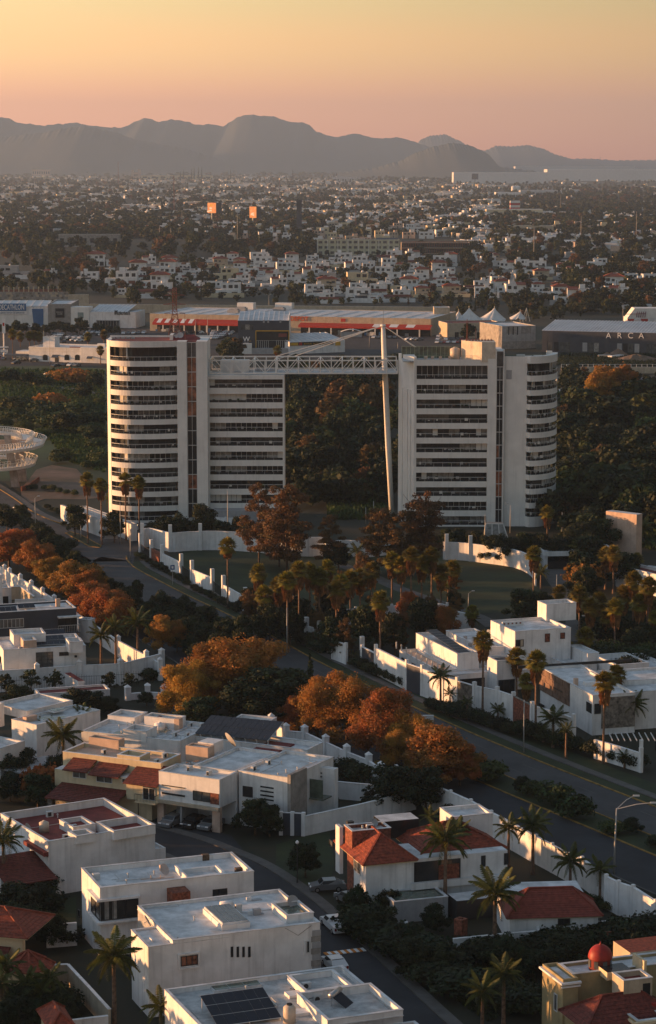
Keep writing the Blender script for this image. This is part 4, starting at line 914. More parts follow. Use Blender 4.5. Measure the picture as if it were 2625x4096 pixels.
# retaining walls behind the shops
rt = bld('retaining_wall', 'long beige retaining wall behind the shops', 't4', (-740,176), (2950,210), 90, 1.0, cat='wall', wm=BEIGE, par=0)
rs = bld('retaining_wall', 'dark stone block retaining wall above the sports shop', 'g4', (-60,600), (600,600), 482, 1.2, cat='wall', wm=CONC, par=0)
n, m_ = 26, 6; q = random.Random(9)
for j in range(m_):
    for k in range(n):
        u0 = (k+(.5 if j % 2 else 0))*rs.W/n; z0 = j*rs.zt/m_; ub('stone_block', rs.root, u0+.05, min(u0+rs.W/n-.05, rs.W), -.12-q.random()*.1, 0, z0+.04, z0+rs.zt/m_-.04, q.choice([CONC, STONE, BEIGE, CONC]))
ub('coping', rs.root, 0, rs.W, -.3, 1.3, rs.zt+.005, rs.zt+.25, CONC)
r2 = bld('retaining_wall', 'pale sloping retaining wall descending beside the dark stone one', 'g4', (600,600), (780,600), 500, 1.2, cat='wall', wm=BEIGE, par=0)
fe = House('boundary_fence', 'brown panel fence with white posts along the terrace above the sports shop', 'fence', G('g4', -10, 494)[:2], 0)
pe = G('g4', 600, 482); n = 14
for k in range(n+1):
    u = (pe[0]-fe.O[0])*k/n; v = (pe[1]-fe.O[1])*k/n; ub('post', fe.root, u-.35, u+.35, v-.35, v+.35, 0, 4.2, CREAM)
    if k < n: du = (pe[0]-fe.O[0])/n; ub('panel', fe.root, u+.4, u+du-.4, v, v+.2, 0, 2.6, BRICK)
# gym building with W and yellow framed opening
Wb = bld('gym_building', 'dark grey block with a white W and yellow framed balcony opening', 't4', (905,600), (1430,600), 262, 26, cat='building', wm=DGREY, rm=METALR, par=.2)
ribbed(Wb, .2, Wb.W-.2, .3, 25.5, Wb.zt+.05, Wb.zt+2.6, n=10)
b = MB(); b.box(Wb.W+.002, Wb.W+.25, 0, 26, 0, Wb.zt+2.4); b.obj('side_wall', WHITE2, Wb.root)
a0, a1, z0, z1 = onF(Wb, 't4', (1092,372), (1424,548)); b = MB(); b.box(a0-.3,a1+.3,-.35,0,z1,z1+.45); b.box(a0-.35,a0,-.35,0,z0-3.0,z1); b.box(a1,a1+.35,-.35,0,z0,z1); b.obj('yellow_frame', YELL, Wb.root)
Wb.box('opening', a0, a1, -.06, 0, z0, z1, GLASS); Wb.box('red_blind', a1-4.6, a1-.8, -.12, -.06, z1-2.6, z1-1.0, mat('faded_red', (.22,.06,.05)))
b = MB(); zm = z0+(z1-z0)*.46; b.box(a0,a1,-.3,-.2,z0,z0+.12); b.box(a0,a1,-.3,-.2,zm,zm+.1)
for k in range(17):
    if k in (7, 8, 9): continue
    u = a0+(a1-a0)*k/16; b.box(u-.07,u+.07,-.3,-.2,z0,zm)
b.obj('window_frames', RAILW, Wb.root)
a0, a1, z0, z1 = onF(Wb, 't4', (935,303), (1062,355)); Wb.win('F', 0, None, None, None, 4, fm=DFRAME, gm=GLASSM, box=(a0,a1,z0,z1)); ub('curtain', Wb.root, a0+2, a0+4, -.12,-.05, z0, z1, CURT)
a0, a1, z0, z1 = onF(Wb, 't4', (956,425), (1018,474)); text('letter_w', 'W', (z1-z0)*1.38, WSIGN, Wb.root, (a0, -.1, z0), bold=.04); ub('yellow_underline', Wb.root, a1, a1+1, -.12, 0, z0, z0+.18, YELL)
text('sign_lettering', 'FITNESS', .62, WSIGN, Wb.root, (a0+.6, -.1, z0-1.0))
for x in (1160,1205,1330): u, z = Wb.on('F', 0, 't4', x, 285); Wb.box('wall_lamp', u, u+.9, -.2, 0, z, z+1.3, GREYW)
for (x0,x1,yt) in ((905,1045,500),(1045,1430,548)):
    a0, z1 = Wb.on('F', -3.5, 't4', x0, yt); a1, _ = Wb.on('F', -3.5, 't4', x1, yt); Wb.box('front_annex', a0, a1, -3.5, -.1, -.3, z1, GREYW if x0 > 1000 else WHITE2)
for x in (1130,1180): a0, a1, z0, z1 = onF(Wb, 't4', (x,565), (x+42,632), -3.5); Wb.box('roller_door', a0, a1, -3.62, -3.5, z0, z1, GREYW)
# pale shed with yellow/red banner
Yb = bld('low_white_shop', 'low white building with black, red and yellow sign band right of the gym block', 'ma', (1360,372), (1620,362), 316, 22, cat='shop', rm=METALR, par=.1)
a0, a1, z0, z1 = onF(Yb, 'ma', (1362,312), (1560,324)); Yb.box('sign_band', 0, Yb.W-6, -.3, 0, Yb.zt-1.6, Yb.zt-.1, BLACKS); Yb.box('yellow_sign', .3, 4.2, -.36, -.3, Yb.zt-1.5, Yb.zt-.2, YELL); Yb.box('red_sign', 4.6, 6.2, -.36, -.3, Yb.zt-1.5, Yb.zt-.2, REDS)
text('sign_lettering', 'SERVICIO  AUTO  LLANTAS', 1.0, YELL, Yb.root, (7, -.34, Yb.zt-1.3)); ribbed(Yb, .2, Yb.W-.2, .2, 21, Yb.zt+.05, Yb.zt+2.4, n=10)
Yb.box('yellow_sign', Yb.W-5, Yb.W-2.4, -.3, 0, Yb.zt-2.2, Yb.zt-.5, YELL)
# colonial-style restaurant
Rb = bld('restaurant', 'long white building with arched windows, blue awnings and a square tower', 't3', (255,648), (940,668), 520, 20, cat='restaurant', rm=ROOFW, par=.5)
bt = Rb.at('t3', 380, 512, Rb.zt); a0, z1 = Rb.on('F', 4, 't3', 378, 432); a1, _ = Rb.on('F', 4, 't3', 482, 432); Rb.block(a0, a1, 4, 9, z1, 0, par=.3)
Rb.box('finial', a0+.1, a0+.3, 4.2, 4.4, z1, z1+2.6, CREAM)
b = MB(); b.box(0, Rb.W*.66, -.12, 0, Rb.zt-1.6, Rb.zt-1.4); b.box(0, Rb.W*.66, -.2, 0, Rb.zt-.5, Rb.zt-.2); b.obj('cornice', WHITE2, Rb.root)
def arched(h, face_c, v, p0, p1, frame=None, gm=None):
    a0, z1 = h.on('F', face_c, v, *p0); a1, z0 = h.on('F', face_c, v, *p1); r = (a1-a0)/2; cx = (a0+a1)/2; zs = z1-r*.6; n = 10
    def prof(k, dz=0): return [(a0-k, z0-k*dz)]+[(cx-(r+k)*math.cos(math.pi*i/n), zs+(r*.6+k)*math.sin(math.pi*i/n)) for i in range(n+1)]+[(a1+k, z0-k*dz)]
    b = MB(); o = prof(.22); i_ = prof(0); m = len(o)
    vs = [(x,face_c-.12,z) for x,z in o]+[(x,face_c-.12,z) for x,z in i_]+[(x,face_c,z) for x,z in o]
    b.add(vs, [(k,k+1,m+k+1,m+k) for k in range(m-1)]+[(k+1,k,2*m+k,2*m+k+1) for k in range(m-1)])
    b.box(cx-.05,cx+.05,face_c-.1,face_c-.02,z0,z1-.05); b.box(a0,a1,face_c-.1,face_c-.021,zs-.05,zs+.05)
    f = b.obj('arched_window', frame or DFRAME, h.root); g = MB(); g.add([(x,face_c-.03,z) for x,z in i_], [tuple(range(m))]); g.obj('pane', gm or GLASS, f); return f
for x in (398, 589, 681): arched(Rb, 0, 't3', (x-18,594), (x+18,640))
for x in (740, 755): a0, a1, z0, z1 = onF(Rb, 't3', (x,552), (x+8,572)); Rb.win('F', 0, None, None, None, 1, box=(a0,a1,z0,z1))
a0, a1, z0, z1 = onF(Rb, 't3', (790,558), (806,572)); Rb.win('F', 0, None, None, None, 1, box=(a0,a1,z0,z1))
for (x0,x1,y) in ((463,524,590),(772,822,600)):
    a0, z1 = Rb.on('F', 0, 't3', x0, y); a1, z0 = Rb.on('F', 0, 't3', x1, y+20); b = MB(); b.add([(a0,0,z1),(a1,0,z1),(a1,-1.4,z0),(a0,-1.4,z0),(a1,-1.4,z0-.3),(a0,-1.4,z0-.3)], [(0,1,2,3)[::-1],(3,2,4,5)]); b.obj('awning', BLUEAW, Rb.root)
a0, a1, z0, z1 = onF(Rb, 't3', (483,612), (516,650)); Rb.box('door', a0, a1, -.06, 0, 0, z1, DFRAME)
a0, z1 = Rb.on('F', 4, 't3', 85, 573); Rb.box('terrace_awning', a0, -.2, -2, 4, z1-.8, z1-.3, BLUEAW); Rb.box('terrace_roof', a0+3, -.2, 4, 12, z1-.3, z1+.8, WHITE2)
for k in range(5): Rb.box('terrace_post', a0+.3+k*(-.6-a0)/4, a0+.5+k*(-.6-a0)/4, -1.9, -1.7, 0, z1-.8, DFRAME)
Rb.box('annex_wall', Rb.W*.67, Rb.W+3, -.25, 6, -.3, Rb.zt+.4, WHITE); Rb.box('roof_box', Rb.W*.8, Rb.W*.9, 7, 9, Rb.zt-.5, Rb.zt+1.6, WHITE2); Rb.box('red_parapet', Rb.W*.5, Rb.W*.66, 2, 2.4, Rb.zt-.5, Rb.zt+.3, ROOFR)
# cube building and the long ARCA warehouse
Cu = bld('concrete_cube_building', 'grey concrete block building with white roof left of the dark warehouse', 't5', (18,608), (352,600), 382, 30, cat='building', wm=CONC, rm=ROOFW, par=.4)
for j in range(3):
    for k in range(7): ub('cladding_panel', Cu.root, k*Cu.W/7+.04, (k+1)*Cu.W/7-.04, -.1, 0, j*Cu.zt/3+.05, (j+1)*Cu.zt/3-.05, [CONC, GREYW, CONC][j] if j < 2 or k % 3 else GREYW)
for k in (1, 2, 3): ub('slot_window', Cu.root, k*2.2+1, k*2.2+1.5, -.13, -.1, Cu.zt*.62, Cu.zt*.98, GLASS)
Ar = bld('warehouse', 'long charcoal warehouse with white ARCA letters and pale roof edge', 't5', (415,632), (1900,668), 425, 34, cat='warehouse', wm=DGREY, rm=METALR, par=.1)
ribbed(Ar, 0, Ar.W, -.15, 30, Ar.zt+.05, Ar.zt+3.2, n=46)
for k in range(26):
    w = Ar.W/26; ub('upper_panel', Ar.root, k*w+.05, (k+1)*w-.05, -.1, 0, Ar.zt*.52, Ar.zt-.1, DGREY)
    ub('lower_bay', Ar.root, k*w+.25, (k+1)*w-.25, -.12, 0, .6, Ar.zt*.48, random.Random(k).choice([GLASS, GLASSM, GREYW, DGREY, DGREY, GLASSM]) if k not in (9,) else CURT)
for (x, ch) in ((1072,'A'),(1180,'R'),(1289,'C'),(1395,'A')):
    u, z = Ar.on('F', 0, 't5', x, 499); text('letter', ch, 3.7, WSIGN, Ar.root, (u, -.2, z), align='CENTER')
# baseball-style billboard building at the right edge
Sb = bld('white_gabled_shop', 'white gabled shop with a red sign bearing a white ball, right edge', 't5', (1255,440), (1640,440), 300, 16, cat='shop', par=.1)
b = MB(); a0, z0 = Sb.on('F', 0, 't5', 1255, 300); a1, z1 = Sb.on('F', 0, 't5', 1330, 205); b.add([(0,0,z0),(a1,0,z1),(Sb.W,0,z1),(Sb.W,0,z0),(0,12,z0),(a1,12,z1),(Sb.W,12,z1),(Sb.W,12,z0)], [(0,1,2,3)[::-1],(0,4,5,1),(1,5,6,2),(4,7,6,5)]); b.obj('gable', WHITE2, Sb.root)
a0, a1, z0, z1 = onF(Sb, 't5', (1258,308), (1459,364)); Sb.box('red_sign', a0, a1, -.3, 0, z0, z1, REDS)
u, z = Sb.on('F', -.3, 't5', 1357, 335); r = 2.0; b = MB(); n = 24; b.add([(u+r*math.cos(2*math.pi*k/n), -.36, z+r*math.sin(2*math.pi*k/n)) for k in range(n)], [tuple(range(n))]); o = b.obj('ball_emblem', WSIGN, Sb.root)
b = MB(); 
for s in (-.7, .1, .9):
    for k in range(6): t = k/5*2-1; x = u+t*1.6; b.box(x, x+.55, -.41, -.37, z+s*.9-.1-t*t*.4, z+s*.9+.12-t*t*.4)
b.obj('emblem_stripe', REDS, o)
b = MB()
for k in range(5):
    a0, z0 = Sb.on('F', 0, 't5', 1345+k*21, 294); a1, z1 = Sb.on('F', 0, 't5', 1355+k*21, 236); b.bar((a0,-.15,z0), (a1,-.15,z1), .75, h=.2)
a0, z0 = Sb.on('F', 0, 't5', 1280, 262); a1, z1 = Sb.on('F', 0, 't5', 1437, 256); b.bar((a1-10,-.2,z0), (a1,-.2,z1), .3, h=.2); b.obj('stripe_emblem', mat('plum_paint', (.20,.03,.07)), Sb.root)
Pb = bld('canopy_building', 'low white canopy roof behind the gabled shop', 't5', (1175,215), (1500,215), 170, 8, cat='building', par=.2)
# tensile tents
def tent(label, v, cx, ytop, xl, xr, yb, h):
    g0 = G(v, cx, yb, 3.5); w = (G(v, xr, yb, 3.5)[0]-G(v, xl, yb, 3.5)[0])/2; X0 = G(v, xl, yb, 3.5)[0]; z1 = GY(v, cx, ytop, g0[1]+w*.6)[1]; apx = g0[0]-X0-w
    o = thing('tensile_tent', label, 'tent', (X0+w, g0[1]+w*.6, 0), 0, 'white peaked tents by the car park'); b = MB(); n = 24; m = 7; vs = []
    for j in range(m+1):
        t = j/m; z = z1-(z1-3.5)*(t**.8)
        for k in range(n):
            a = 2*math.pi*k/n; sq = 1/max(abs(math.cos(a)), abs(math.sin(a)))*(1-.12*abs(math.sin(2*a))) ; r = w*t*(.35*sq+.65*(1+(.25 if k % 6 == 3 else 0))); vs.append((apx*(1-t)+r*math.cos(a), r*math.sin(a)*.8, z+(.9*t if k % 6 == 0 else 0)))
    b.add(vs, [(j*n+k, j*n+(k+1)%n, (j+1)*n+(k+1)%n, (j+1)*n+k) for j in range(m) for k in range(n)]); b.obj('membrane', TENT, o, smooth=True)
    b = MB(); b.tube([(apx,0,0),(apx,0,z1+.8)], .18, 8)
    for sx, sy in ((-1,-1),(1,-1),(1,1),(-1,1)): b.bar((sx*w*.75, sy*w*.55, 0), (sx*w*.75, sy*w*.55, 3.6), .2)
    b.obj('mast', POLE, o); return o
tent('steep beige peaked tent left of the big white one', 'mb', 665, 152, 598, 740, 228, 9); tent('largest white peaked tent, standing between two smaller ones', 'mb', 785, 152, 708, 838, 216, 9); tent('half-hidden white tent beside the mast tripod, right of the big one', 'mb', 905, 168, 855, 930, 208, 7); tent('small white tent peak behind the beige block', 'mb', 615, 165, 585, 640, 210, 7)
Tb = bld('tent_pavilion', 'beige walled pavilion beneath the peaked tents', 'mb', (560,300), (812,296), 226, 18, cat='pavilion', wm=BEIGE, rm=ROOFR, par=.3)
for k, x in enumerate((596, 640, 700, 760)): a0, a1, z0, z1 = onF(Tb, 'mb', (x,268), (x+18,296)); Tb.win('F', 0, None, None, None, 1, box=(a0,a1,max(.2,z0),z1))
Bb = bld('beige_block', 'tall blank beige block between the red awning and the tents', 'mb', (498,262), (572,262), 152, 10, cat='building', wm=BEIGE, par=.2)
for (x0,x1,yb,yt) in ((60,160,292,255),):
    Cn = bld('trolley_shelter', 'white arched canopy shelter in front of the red awning', 'mb', (x0,yb), (x1,yb), yt+12, 5, cat='shelter', par=0, wm=GREYW)
    b = MB(); n = 8; b.add([(u, v, Cn.zt+1.2*math.sin(math.pi*k/n)) for k in range(n+1) for u, v in ((Cn.W*k/n, -.3), (Cn.W*k/n, 5.3))], [(2*k,2*k+2,2*k+3,2*k+1) for k in range(n)]); b.obj('arched_canopy', TENT, Cn.root)
# red lattice power pylon
def lattice(label, x, y, h, w0, w1, arms=(), m=None, name='lattice_tower', cat='pylon', n=12, bar=.22):
    o = thing(name, label, cat, (x, y, 0)); b = MB(); lv = [h*(1-(1-k/n)**1.25) for k in range(n+1)]
    def c(z, i): t = z/h; w = w0*(1-t)+w1*t if t > .45 else w0*(1-t/.45)+(w0*.55+w1*.45)*.5*(t/.45); w = max(w1, w0*(1-t)**1.6); sx, sy = ((-1,-1),(1,-1),(1,1),(-1,1))[i % 4]; return (sx*w/2, sy*w/2, z)
    for i in range(4):
        for k in range(n):
            b.bar(c(lv[k], i), c(lv[k+1], i), bar); b.bar(c(lv[k], i), c(lv[k+1], i+1), bar*.6); b.bar(c(lv[k], i+1), c(lv[k+1], i), bar*.6); b.bar(c(lv[k+1], i), c(lv[k+1], i+1), bar*.6)
    b.obj('lattice', m or RUSTST, o)
    for (z, a) in arms:
        b = MB()
        for s in (-1, 1): b.bar((0,-.3,z+1.1), (s*a,0,z), bar*.8); b.bar((0,.3,z-.3), (s*a,0,z), bar*.8); b.bar((s*a*.5,0,z+.5), (s*a*.5,0,z-.1), bar*.5)
        b.obj('cross_arm', m or RUSTST, o)
    return o
g = G('ma', 822, 330); X = GY('ma', 822, 60, g[1]); lattice('red and white lattice power pylon behind the left tower', g[0], g[1], X[1], 8.5, 2.0, ((GY('ma',822,180,g[1])[1],5),(GY('ma',822,138,g[1])[1],5.5),(GY('ma',822,95,g[1])[1],5)), n=13)
# pole sign at left
x, y, h = top_at('ma', 20, 205, 392); ps_ = thing('pole_sign', 'tall white pole sign with red panel at left of the car park', 'sign', (x, y, 0)); b = MB(); b.tube([(0,0,0),(0,0,h-6)], .35, 10); b.obj('pole', WSIGN, ps_); ub('sign_box', ps_, -.7, .7, -.3, .3, h-6.5, h, WSIGN); ub('red_emblem', ps_, -.4, .4, -.33, -.3, h-3.2, h-1.8, REDS); ub('sign_shelf', ps_, -1.9, 1.9, -.5, .5, h-13, h-12.4, WSIGN); ub('sign_shelf', ps_, -1.6, 1.6, -.5, .5, h-15, h-13.8, WSIGN)
x, y, h = top_at('ma', 221, 460, 500); tk = thing('field_water_tank', 'white cylindrical water tank on a stand in the field left of the towers', 'water tank', (x, y, 0)); b = MB(); b.tube([(0,0,.8),(0,0,h)], 1.35, 20); b.obj('tank', WHITE2, tk, smooth=False); b = MB(); b.tube([(0,0,0),(0,0,.8)], 1.2, 12); b.obj('stand', DGREY, tk)
# long white wall with fence behind the right tower, dark shed roofs below
Lw = bld('boundary_wall', 'long pale wall with white fence posts right of the right tower', 'mb', (1095,462), (1700,462), 432, .5, cat='wall', wm=BEIGE, par=0)
for k in range(24): ub('fence_post', Lw.root, k*Lw.W/24, k*Lw.W/24+.18, 0, .18, Lw.zt, Lw.zt+1.2, WSIGN)
b = MB(); b.box(0, Lw.W, .05, .1, Lw.zt+1.1, Lw.zt+1.2); b.obj('fence_rail', WSIGN, Lw.root)
Ls = bld('dark_roofed_shed', 'long dark metal-roofed shed below the pale wall', 'mb', (1085,528), (1700,530), 500, 22, cat='shed', wm=GREYW, rm=DGREY, par=0)
Lt = bld('small_white_shed', 'small white shed against the dark trees right of the right tower', 'mb', (1090,548), (1157,548), 512, 5, cat='shed', par=0)
# parked cars
CT = [car_template('parked_car', m, 'car', False) for m in (CARW, CARG, CARR, CARK)]
for t in CT: t.location = (0, -9999, 0)
carlist = []; used = set()
def put_car(i, x, y, rz, group, label=None):
    if i not in used: c = CT[i]; used.add(i)
    else: c = copy_tree(CT[i])
    c.location = (x, y, .06); c.rotation_euler = (0, 0, rz); c['group'] = group; c['category'] = 'car'; c['label'] = label or 'car'; carlist.append((c, i)); return c
q = random.Random(12)
CN = ['white', 'grey', 'red', 'black']
def row(v, p0, p1, n, group, phrase, skip=.15, ang=1.5):
    a = Vector(G(v, *p0)[:2]); c = Vector(G(v, *p1)[:2]); k2 = {0:[],1:[],2:[],3:[]}
    for k in range(n):
        if q.random() < skip: continue
        p = a.lerp(c, (k+.5)/n); i = q.choices((0,1,2,3), (.5,.25,.08,.17))[0]; o = put_car(i, p.x, p.y, ang+q.uniform(-.08,.08), group); k2[i].append(o)
    for i, l in k2.items():
        for k, o in enumerate(l): o['label'] = f'{CN[i]} car parked {phrase}, {ordn(k+1)} {CN[i]} from left' if len(l) > 1 else f'only {CN[i]} car parked {phrase}'
row('t3', (0,590), (60,600), 2, 'cars in the left car park', 'beside the tall pole sign', 0); row('t3', (-10,625), (45,640), 2, 'cars in the left car park', 'at the left edge below the pole sign', 0)
row('t3', (140,640), (210,642), 2, 'cars in the left car park', 'beneath the blue terrace awning', 0, .2)
row('t3', (270,650), (330,650), 1, 'cars in the left car park', 'against the arched white restaurant', 0, .1); row('t3', (120,672), (165,674), 1, 'cars in the left car park', 'alone on the lane before the restaurant', 0, .9)
row('t3', (460,700), (520,700), 1, 'cars in the left car park', 'at the kerb under the restaurant lamp post', 0, .9); row('t3', (540,690), (705,695), 3, 'cars in the left car park', 'nearest the orange shrub', 0, 1.2)
row('t3', (465,440), (560,448), 4, 'cars in the middle car park', 'in the second row by the home shop', .1, 1.4); row('t3', (745,400), (900,405), 7, 'cars in the middle car park', 'in the back row by the lighting shop', .1, 1.4); row('t3', (590,445), (720,450), 5, 'cars in the middle car park', 'in the row under the hedge behind the restaurant', .1, 1.3); row('t3', (590,462), (720,480), 3, 'cars in the middle car park', 'behind the restaurant tower', 0, .3); row('t3', (740,418), (900,425), 6, 'cars in the middle car park', 'under the hedge by the lighting shop'); row('t3', (455,420), (560,425), 4, 'cars in the middle car park', 'under the trees by the home shop')
row('t3', (1065,412), (1290,405), 5, 'cars in the middle car park', 'at the entrance of the lighting shop'); row('t3', (520,450), (580,500), 2, 'cars in the middle car park', 'behind the restaurant')
for j, (xa, xb, y) in enumerate(((650,870,385),(640,850,400),(635,830,416),(628,790,434),(622,745,454))): row('t4', (xa,y), (xb,y-6), 10-j, 'cars before the hardware store', f'in the {ordn(j+1)} row before the plain red awning', .12, 1.2)
row('t4', (320,400), (540,395), 4, 'cars before the hardware store', 'behind the red roof of the left tower', .1, .3); row('t4', (555,450), (620,455), 1, 'cars before the hardware store', 'at the slim lamp post', 0, .2)
for j, (xa, xb, y) in enumerate(((205,330,297),(512,640,292),(510,640,306),(508,635,320))): row('mb', (xa,y), (xb,y), (5,7,7,8)[j], 'cars before the tents', ('right of the white mast', 'in the back row left of the round tree', 'in the middle row left of the round tree', 'in the front row left of the round tree')[j], .08, 1.3)
row('mb', (370,305), (440,308), 3, 'cars before the tents', 'alone in the empty middle of the car park', .1, .5); row('mb', (735,305), (790,300), 3, 'cars before the tents', 'right of the round tree', 0, 1.0)
row('t4', (1480,300), (1540,298), 2, 'cars before the hardware store', 'right of the gym block', 0, .4)
# lamp posts of the car park
for (v, x, yt, yb, lab) in (('t4',593,210,470,'slim white lamp post in front of the plain red awning'),('t4',1222,0,180,'tall yellowish lamp post behind the gym block roof'),('t3',127,180,350,'white lamp post in front of the blue shop sign'),('t3',440,430,675,'slim white lamp post in front of the arched restaurant'),('t3',660,165,350,'lamp post between the home shop and its hedge'),('mb',195,275,340,'short lamp post nearest right of the white mast'),('mb',328,315,345,'short lamp post in the empty middle of the car park'),('t4',468,250,460,'rusty slim pole behind the left tower roof'),('t5',1212,155,330,'white lamp post above the dark warehouse roof')):
    x, y, h = top_at(v, x, yt, yb); light_pole(lab, x, y, h, ((1,0),(-1,0)) if 'lamp' in lab and h > 6 else (), armlen=1.2, r=.13)
b = MB(); x, y, h = top_at('t5', 262, 200, 335); tp = thing('mast_tripod', 'white tripod mast standing on the cube building roof', 'mast', (x, y, 0))
for dx, dy in ((-2.2,0),(2.0,0),(0,3)): b.bar((dx,dy,0), (0,0,h), .25)
b.obj('legs', STEELW, tp)
# rough ground in front of the warehouse
for (x, y, r, h, m, lab) in ((1165,650,6,3.2,DIRT,'brown earth heap before the dark warehouse'),(1060,665,5,2.2,DIRT,'low reddish earth heap left of the taller heap'),(1350,690,11,2.6,DIRT,'wide scrubby mound at the right before the warehouse')):
    g = G('t5', x, y+20); me = MB(); n = 18; rg = random.Random(x); vs = [(0,0,h)]
    for j in (1,2,3,4): vs += [(r*j/4*math.cos(k*2*math.pi/n)*(1+rg.uniform(-.12,.12)), r*j/4*math.sin(k*2*math.pi/n)*(1+rg.uniform(-.12,.12)), h*(1-j/4)**1.2*(1+rg.uniform(-.2,.2))-(.2 if j == 4 else 0)) for k in range(n)]
    me.add(vs, [(0,1+k,1+(k+1)%n) for k in range(n)]+[(1+j*n+k,1+(j+1)*n+k,1+(j+1)*n+(k+1)%n,1+j*n+(k+1)%n) for j in range(3) for k in range(n)])
    tag(me.obj('earth_heap', m, None, (g[0],g[1],0)), lab, 'earth heap')
for (x0,x1,y,lab) in ((970,1098,692,'beige box trailer parked on the rough ground'),(1105,1222,700,'white box trailer tilted beside the beige one')):
    h = bld('box_trailer', lab, 't5', (x0,y), (x1,y-(12 if x0 > 1100 else 0)), y-26, 2.4, cat='trailer', par=0, wm=BEIGE if x0 < 1100 else WHITE, zb=.6)
    for u in (.18, .3, .75, .87): w = MB(); w.tube([(h.W*u,-.05,.45),(h.W*u,.3,.45)], .45, 12); w.obj('wheel', RUB, h.root)
# ------------------------------------------------------------------ walls round the park and the right-hand compound
def wall_line(label, v, pts, h, th=.3, mats=None, posts=None, name='garden_wall', postm=None, cap=True, top=None, z0=-.2, pw=.5, hood=False):
    P = []
    for p in pts:
        vv = p[2] if len(p) > 2 else v; g = G(vv, p[0], p[1], h if top else 0); P.append(Vector(g[:2]))
    o = thing(name, label, 'wall', (P[0].x, P[0].y, 0)); O = P[0]
    for k in range(len(P)-1):
        a, c = P[k]-O, P[k+1]-O; d = c-a; m = mats[k % len(mats)] if mats else WHITE; mid = (a+c)/2; an = math.atan2(d.y, d.x)
        if m == 'fence':
            n = max(3, int(d.length/.5)); b = MB()
            for j in range(n+1): q = a+d*(j/n); b.bar((q.x,q.y,0), (q.x,q.y,h*.8), .09)
            b.bar((a.x,a.y,h*.8), (c.x,c.y,h*.8), .08); b.bar((a.x,a.y,.4), (c.x,c.y,.4), .08); b.obj('railing', DFRAME, o)['kind'] = 'stuff'
            ub('wall_foot', o, mid.x-d.length/2, mid.x+d.length/2, mid.y-th/2, mid.y+th/2, z0, .5, STONE, an); continue
        ub('wall_panel', o, mid.x-d.length/2, mid.x+d.length/2, mid.y-th/2, mid.y+th/2, z0, h+k*.001, m, an)
        if cap: ub('coping', o, mid.x-d.length/2, mid.x+d.length/2, mid.y-th/2-.05, mid.y+th/2+.05, h+.012, h+.09, WHITE if m is not BRICK else STONE, an)
    if posts:
        for k, p in enumerate(P):
            q = p-O; d = (P[min(k+1,len(P)-1)]-P[max(k-1,0)]); an = math.atan2(d.y, d.x); po = ub('pillar', o, q.x-pw/2, q.x+pw/2, q.y-pw/2, q.y+pw/2, z0, h+posts, postm or WHITE, an)
            if hood:
                b = MB(); w = pw/2+.08; b.add([(-w,-w,0),(w,-w,0),(w,w,0),(-w,w,0),(0,0,.45)], [(0,1,4),(1,2,4),(2,3,4),(3,0,4),(3,2,1,0)]); b.obj('pillar_cap', WHITE, o, (q.x,q.y,h+posts+.01), an)
    return o
wall_line('white park wall with tall posts and dark railings stepping down beside the curved road', 'la', [(660,495),(712,527),(762,553),(852,598),(902,630),(998,672),(1050,705),(1152,765)], 3.2, .35, ['fence', BRICK, WHITE, 'fence', WHITE, 'fence', WHITE], 1.9, postm=WHITE, pw=.7, cap=False)
wall_line('continuation of the park wall with white posts behind the row of palms', 'la', [(1290,850),(1380,868),(1440,905),(1500,922),(1545,950),(15,880,'lb'),(22,950,'lb'),(90,965,'lb'),(160,1000,'lb')], 3.2, .35, [WHITE, 'fence', WHITE, 'fence', WHITE, 'fence'], 1.6, pw=.7, cap=False)
cw = smooth_line([G('la',668,470), G('la',700,455), G('la',800,478), G('la',880,474), G('la',1010,470), G('la',1160,478), G('la',1300,490), G('la',1420,500), G('la',1540,500)], 4)
def curved_wall(label, line, h, m=WHITE, posts=()):
    O = Vector((line[0][0], line[0][1])); o = thing('garden_wall', label, 'wall', (O.x, O.y, 0)); b = MB(); L = [Vector((p[0],p[1]))-O for p in line]
    solid_ribbon(b, L, .35, -.2, h); b.obj('wall_panel', m, o); b = MB(); solid_ribbon(b, inset(L, -.05), .45, h+.003, h+.1); b.obj('coping', WHITE, o)
    for k in posts: ub('pillar', o, L[k].x-.4, L[k].x+.4, L[k].y-.3, L[k].y+.5, -.2, h+1.9, WHITE)
    return o
curved_wall('long curving white wall behind the park trees, left half', cw, 4.3, posts=(0, 8, 14))
cw = smooth_line([G('lb',-10,510), G('lb',80,500), G('lb',180,505), G('lb',300,490)], 4); curved_wall('short white wall glimpsed between the dark park trees', cw, 3.6)
cw = smooth_line([G('lb',540,515), G('lb',640,520), G('lb',760,535), G('lb',850,548), G('lb',910,565), G('lb',945,585), G('lb',965,608), G('lb',972,640)], 4); curved_wall('long curving white wall right of the park lawn', cw, 3.9, posts=(1, 5))
wall_line('low white wall along the near side of the park behind the palm trunks', 'lb', [(0,828),(130,820),(300,806),(500,790),(560,800)], 3.0, .3, [WHITE], .5, pw=.4)
wall_line('short white wall angled beside the path lamp post', 'lb', [(505,795),(600,830),(680,850)], 3.0, .3, [WHITE])
wall_line('white ground-floor terrace wall before the left tower wing', 'la', [(985,345),(1060,350),(1160,350)], 1.6, .3, [WHITE], .3, pw=.5)
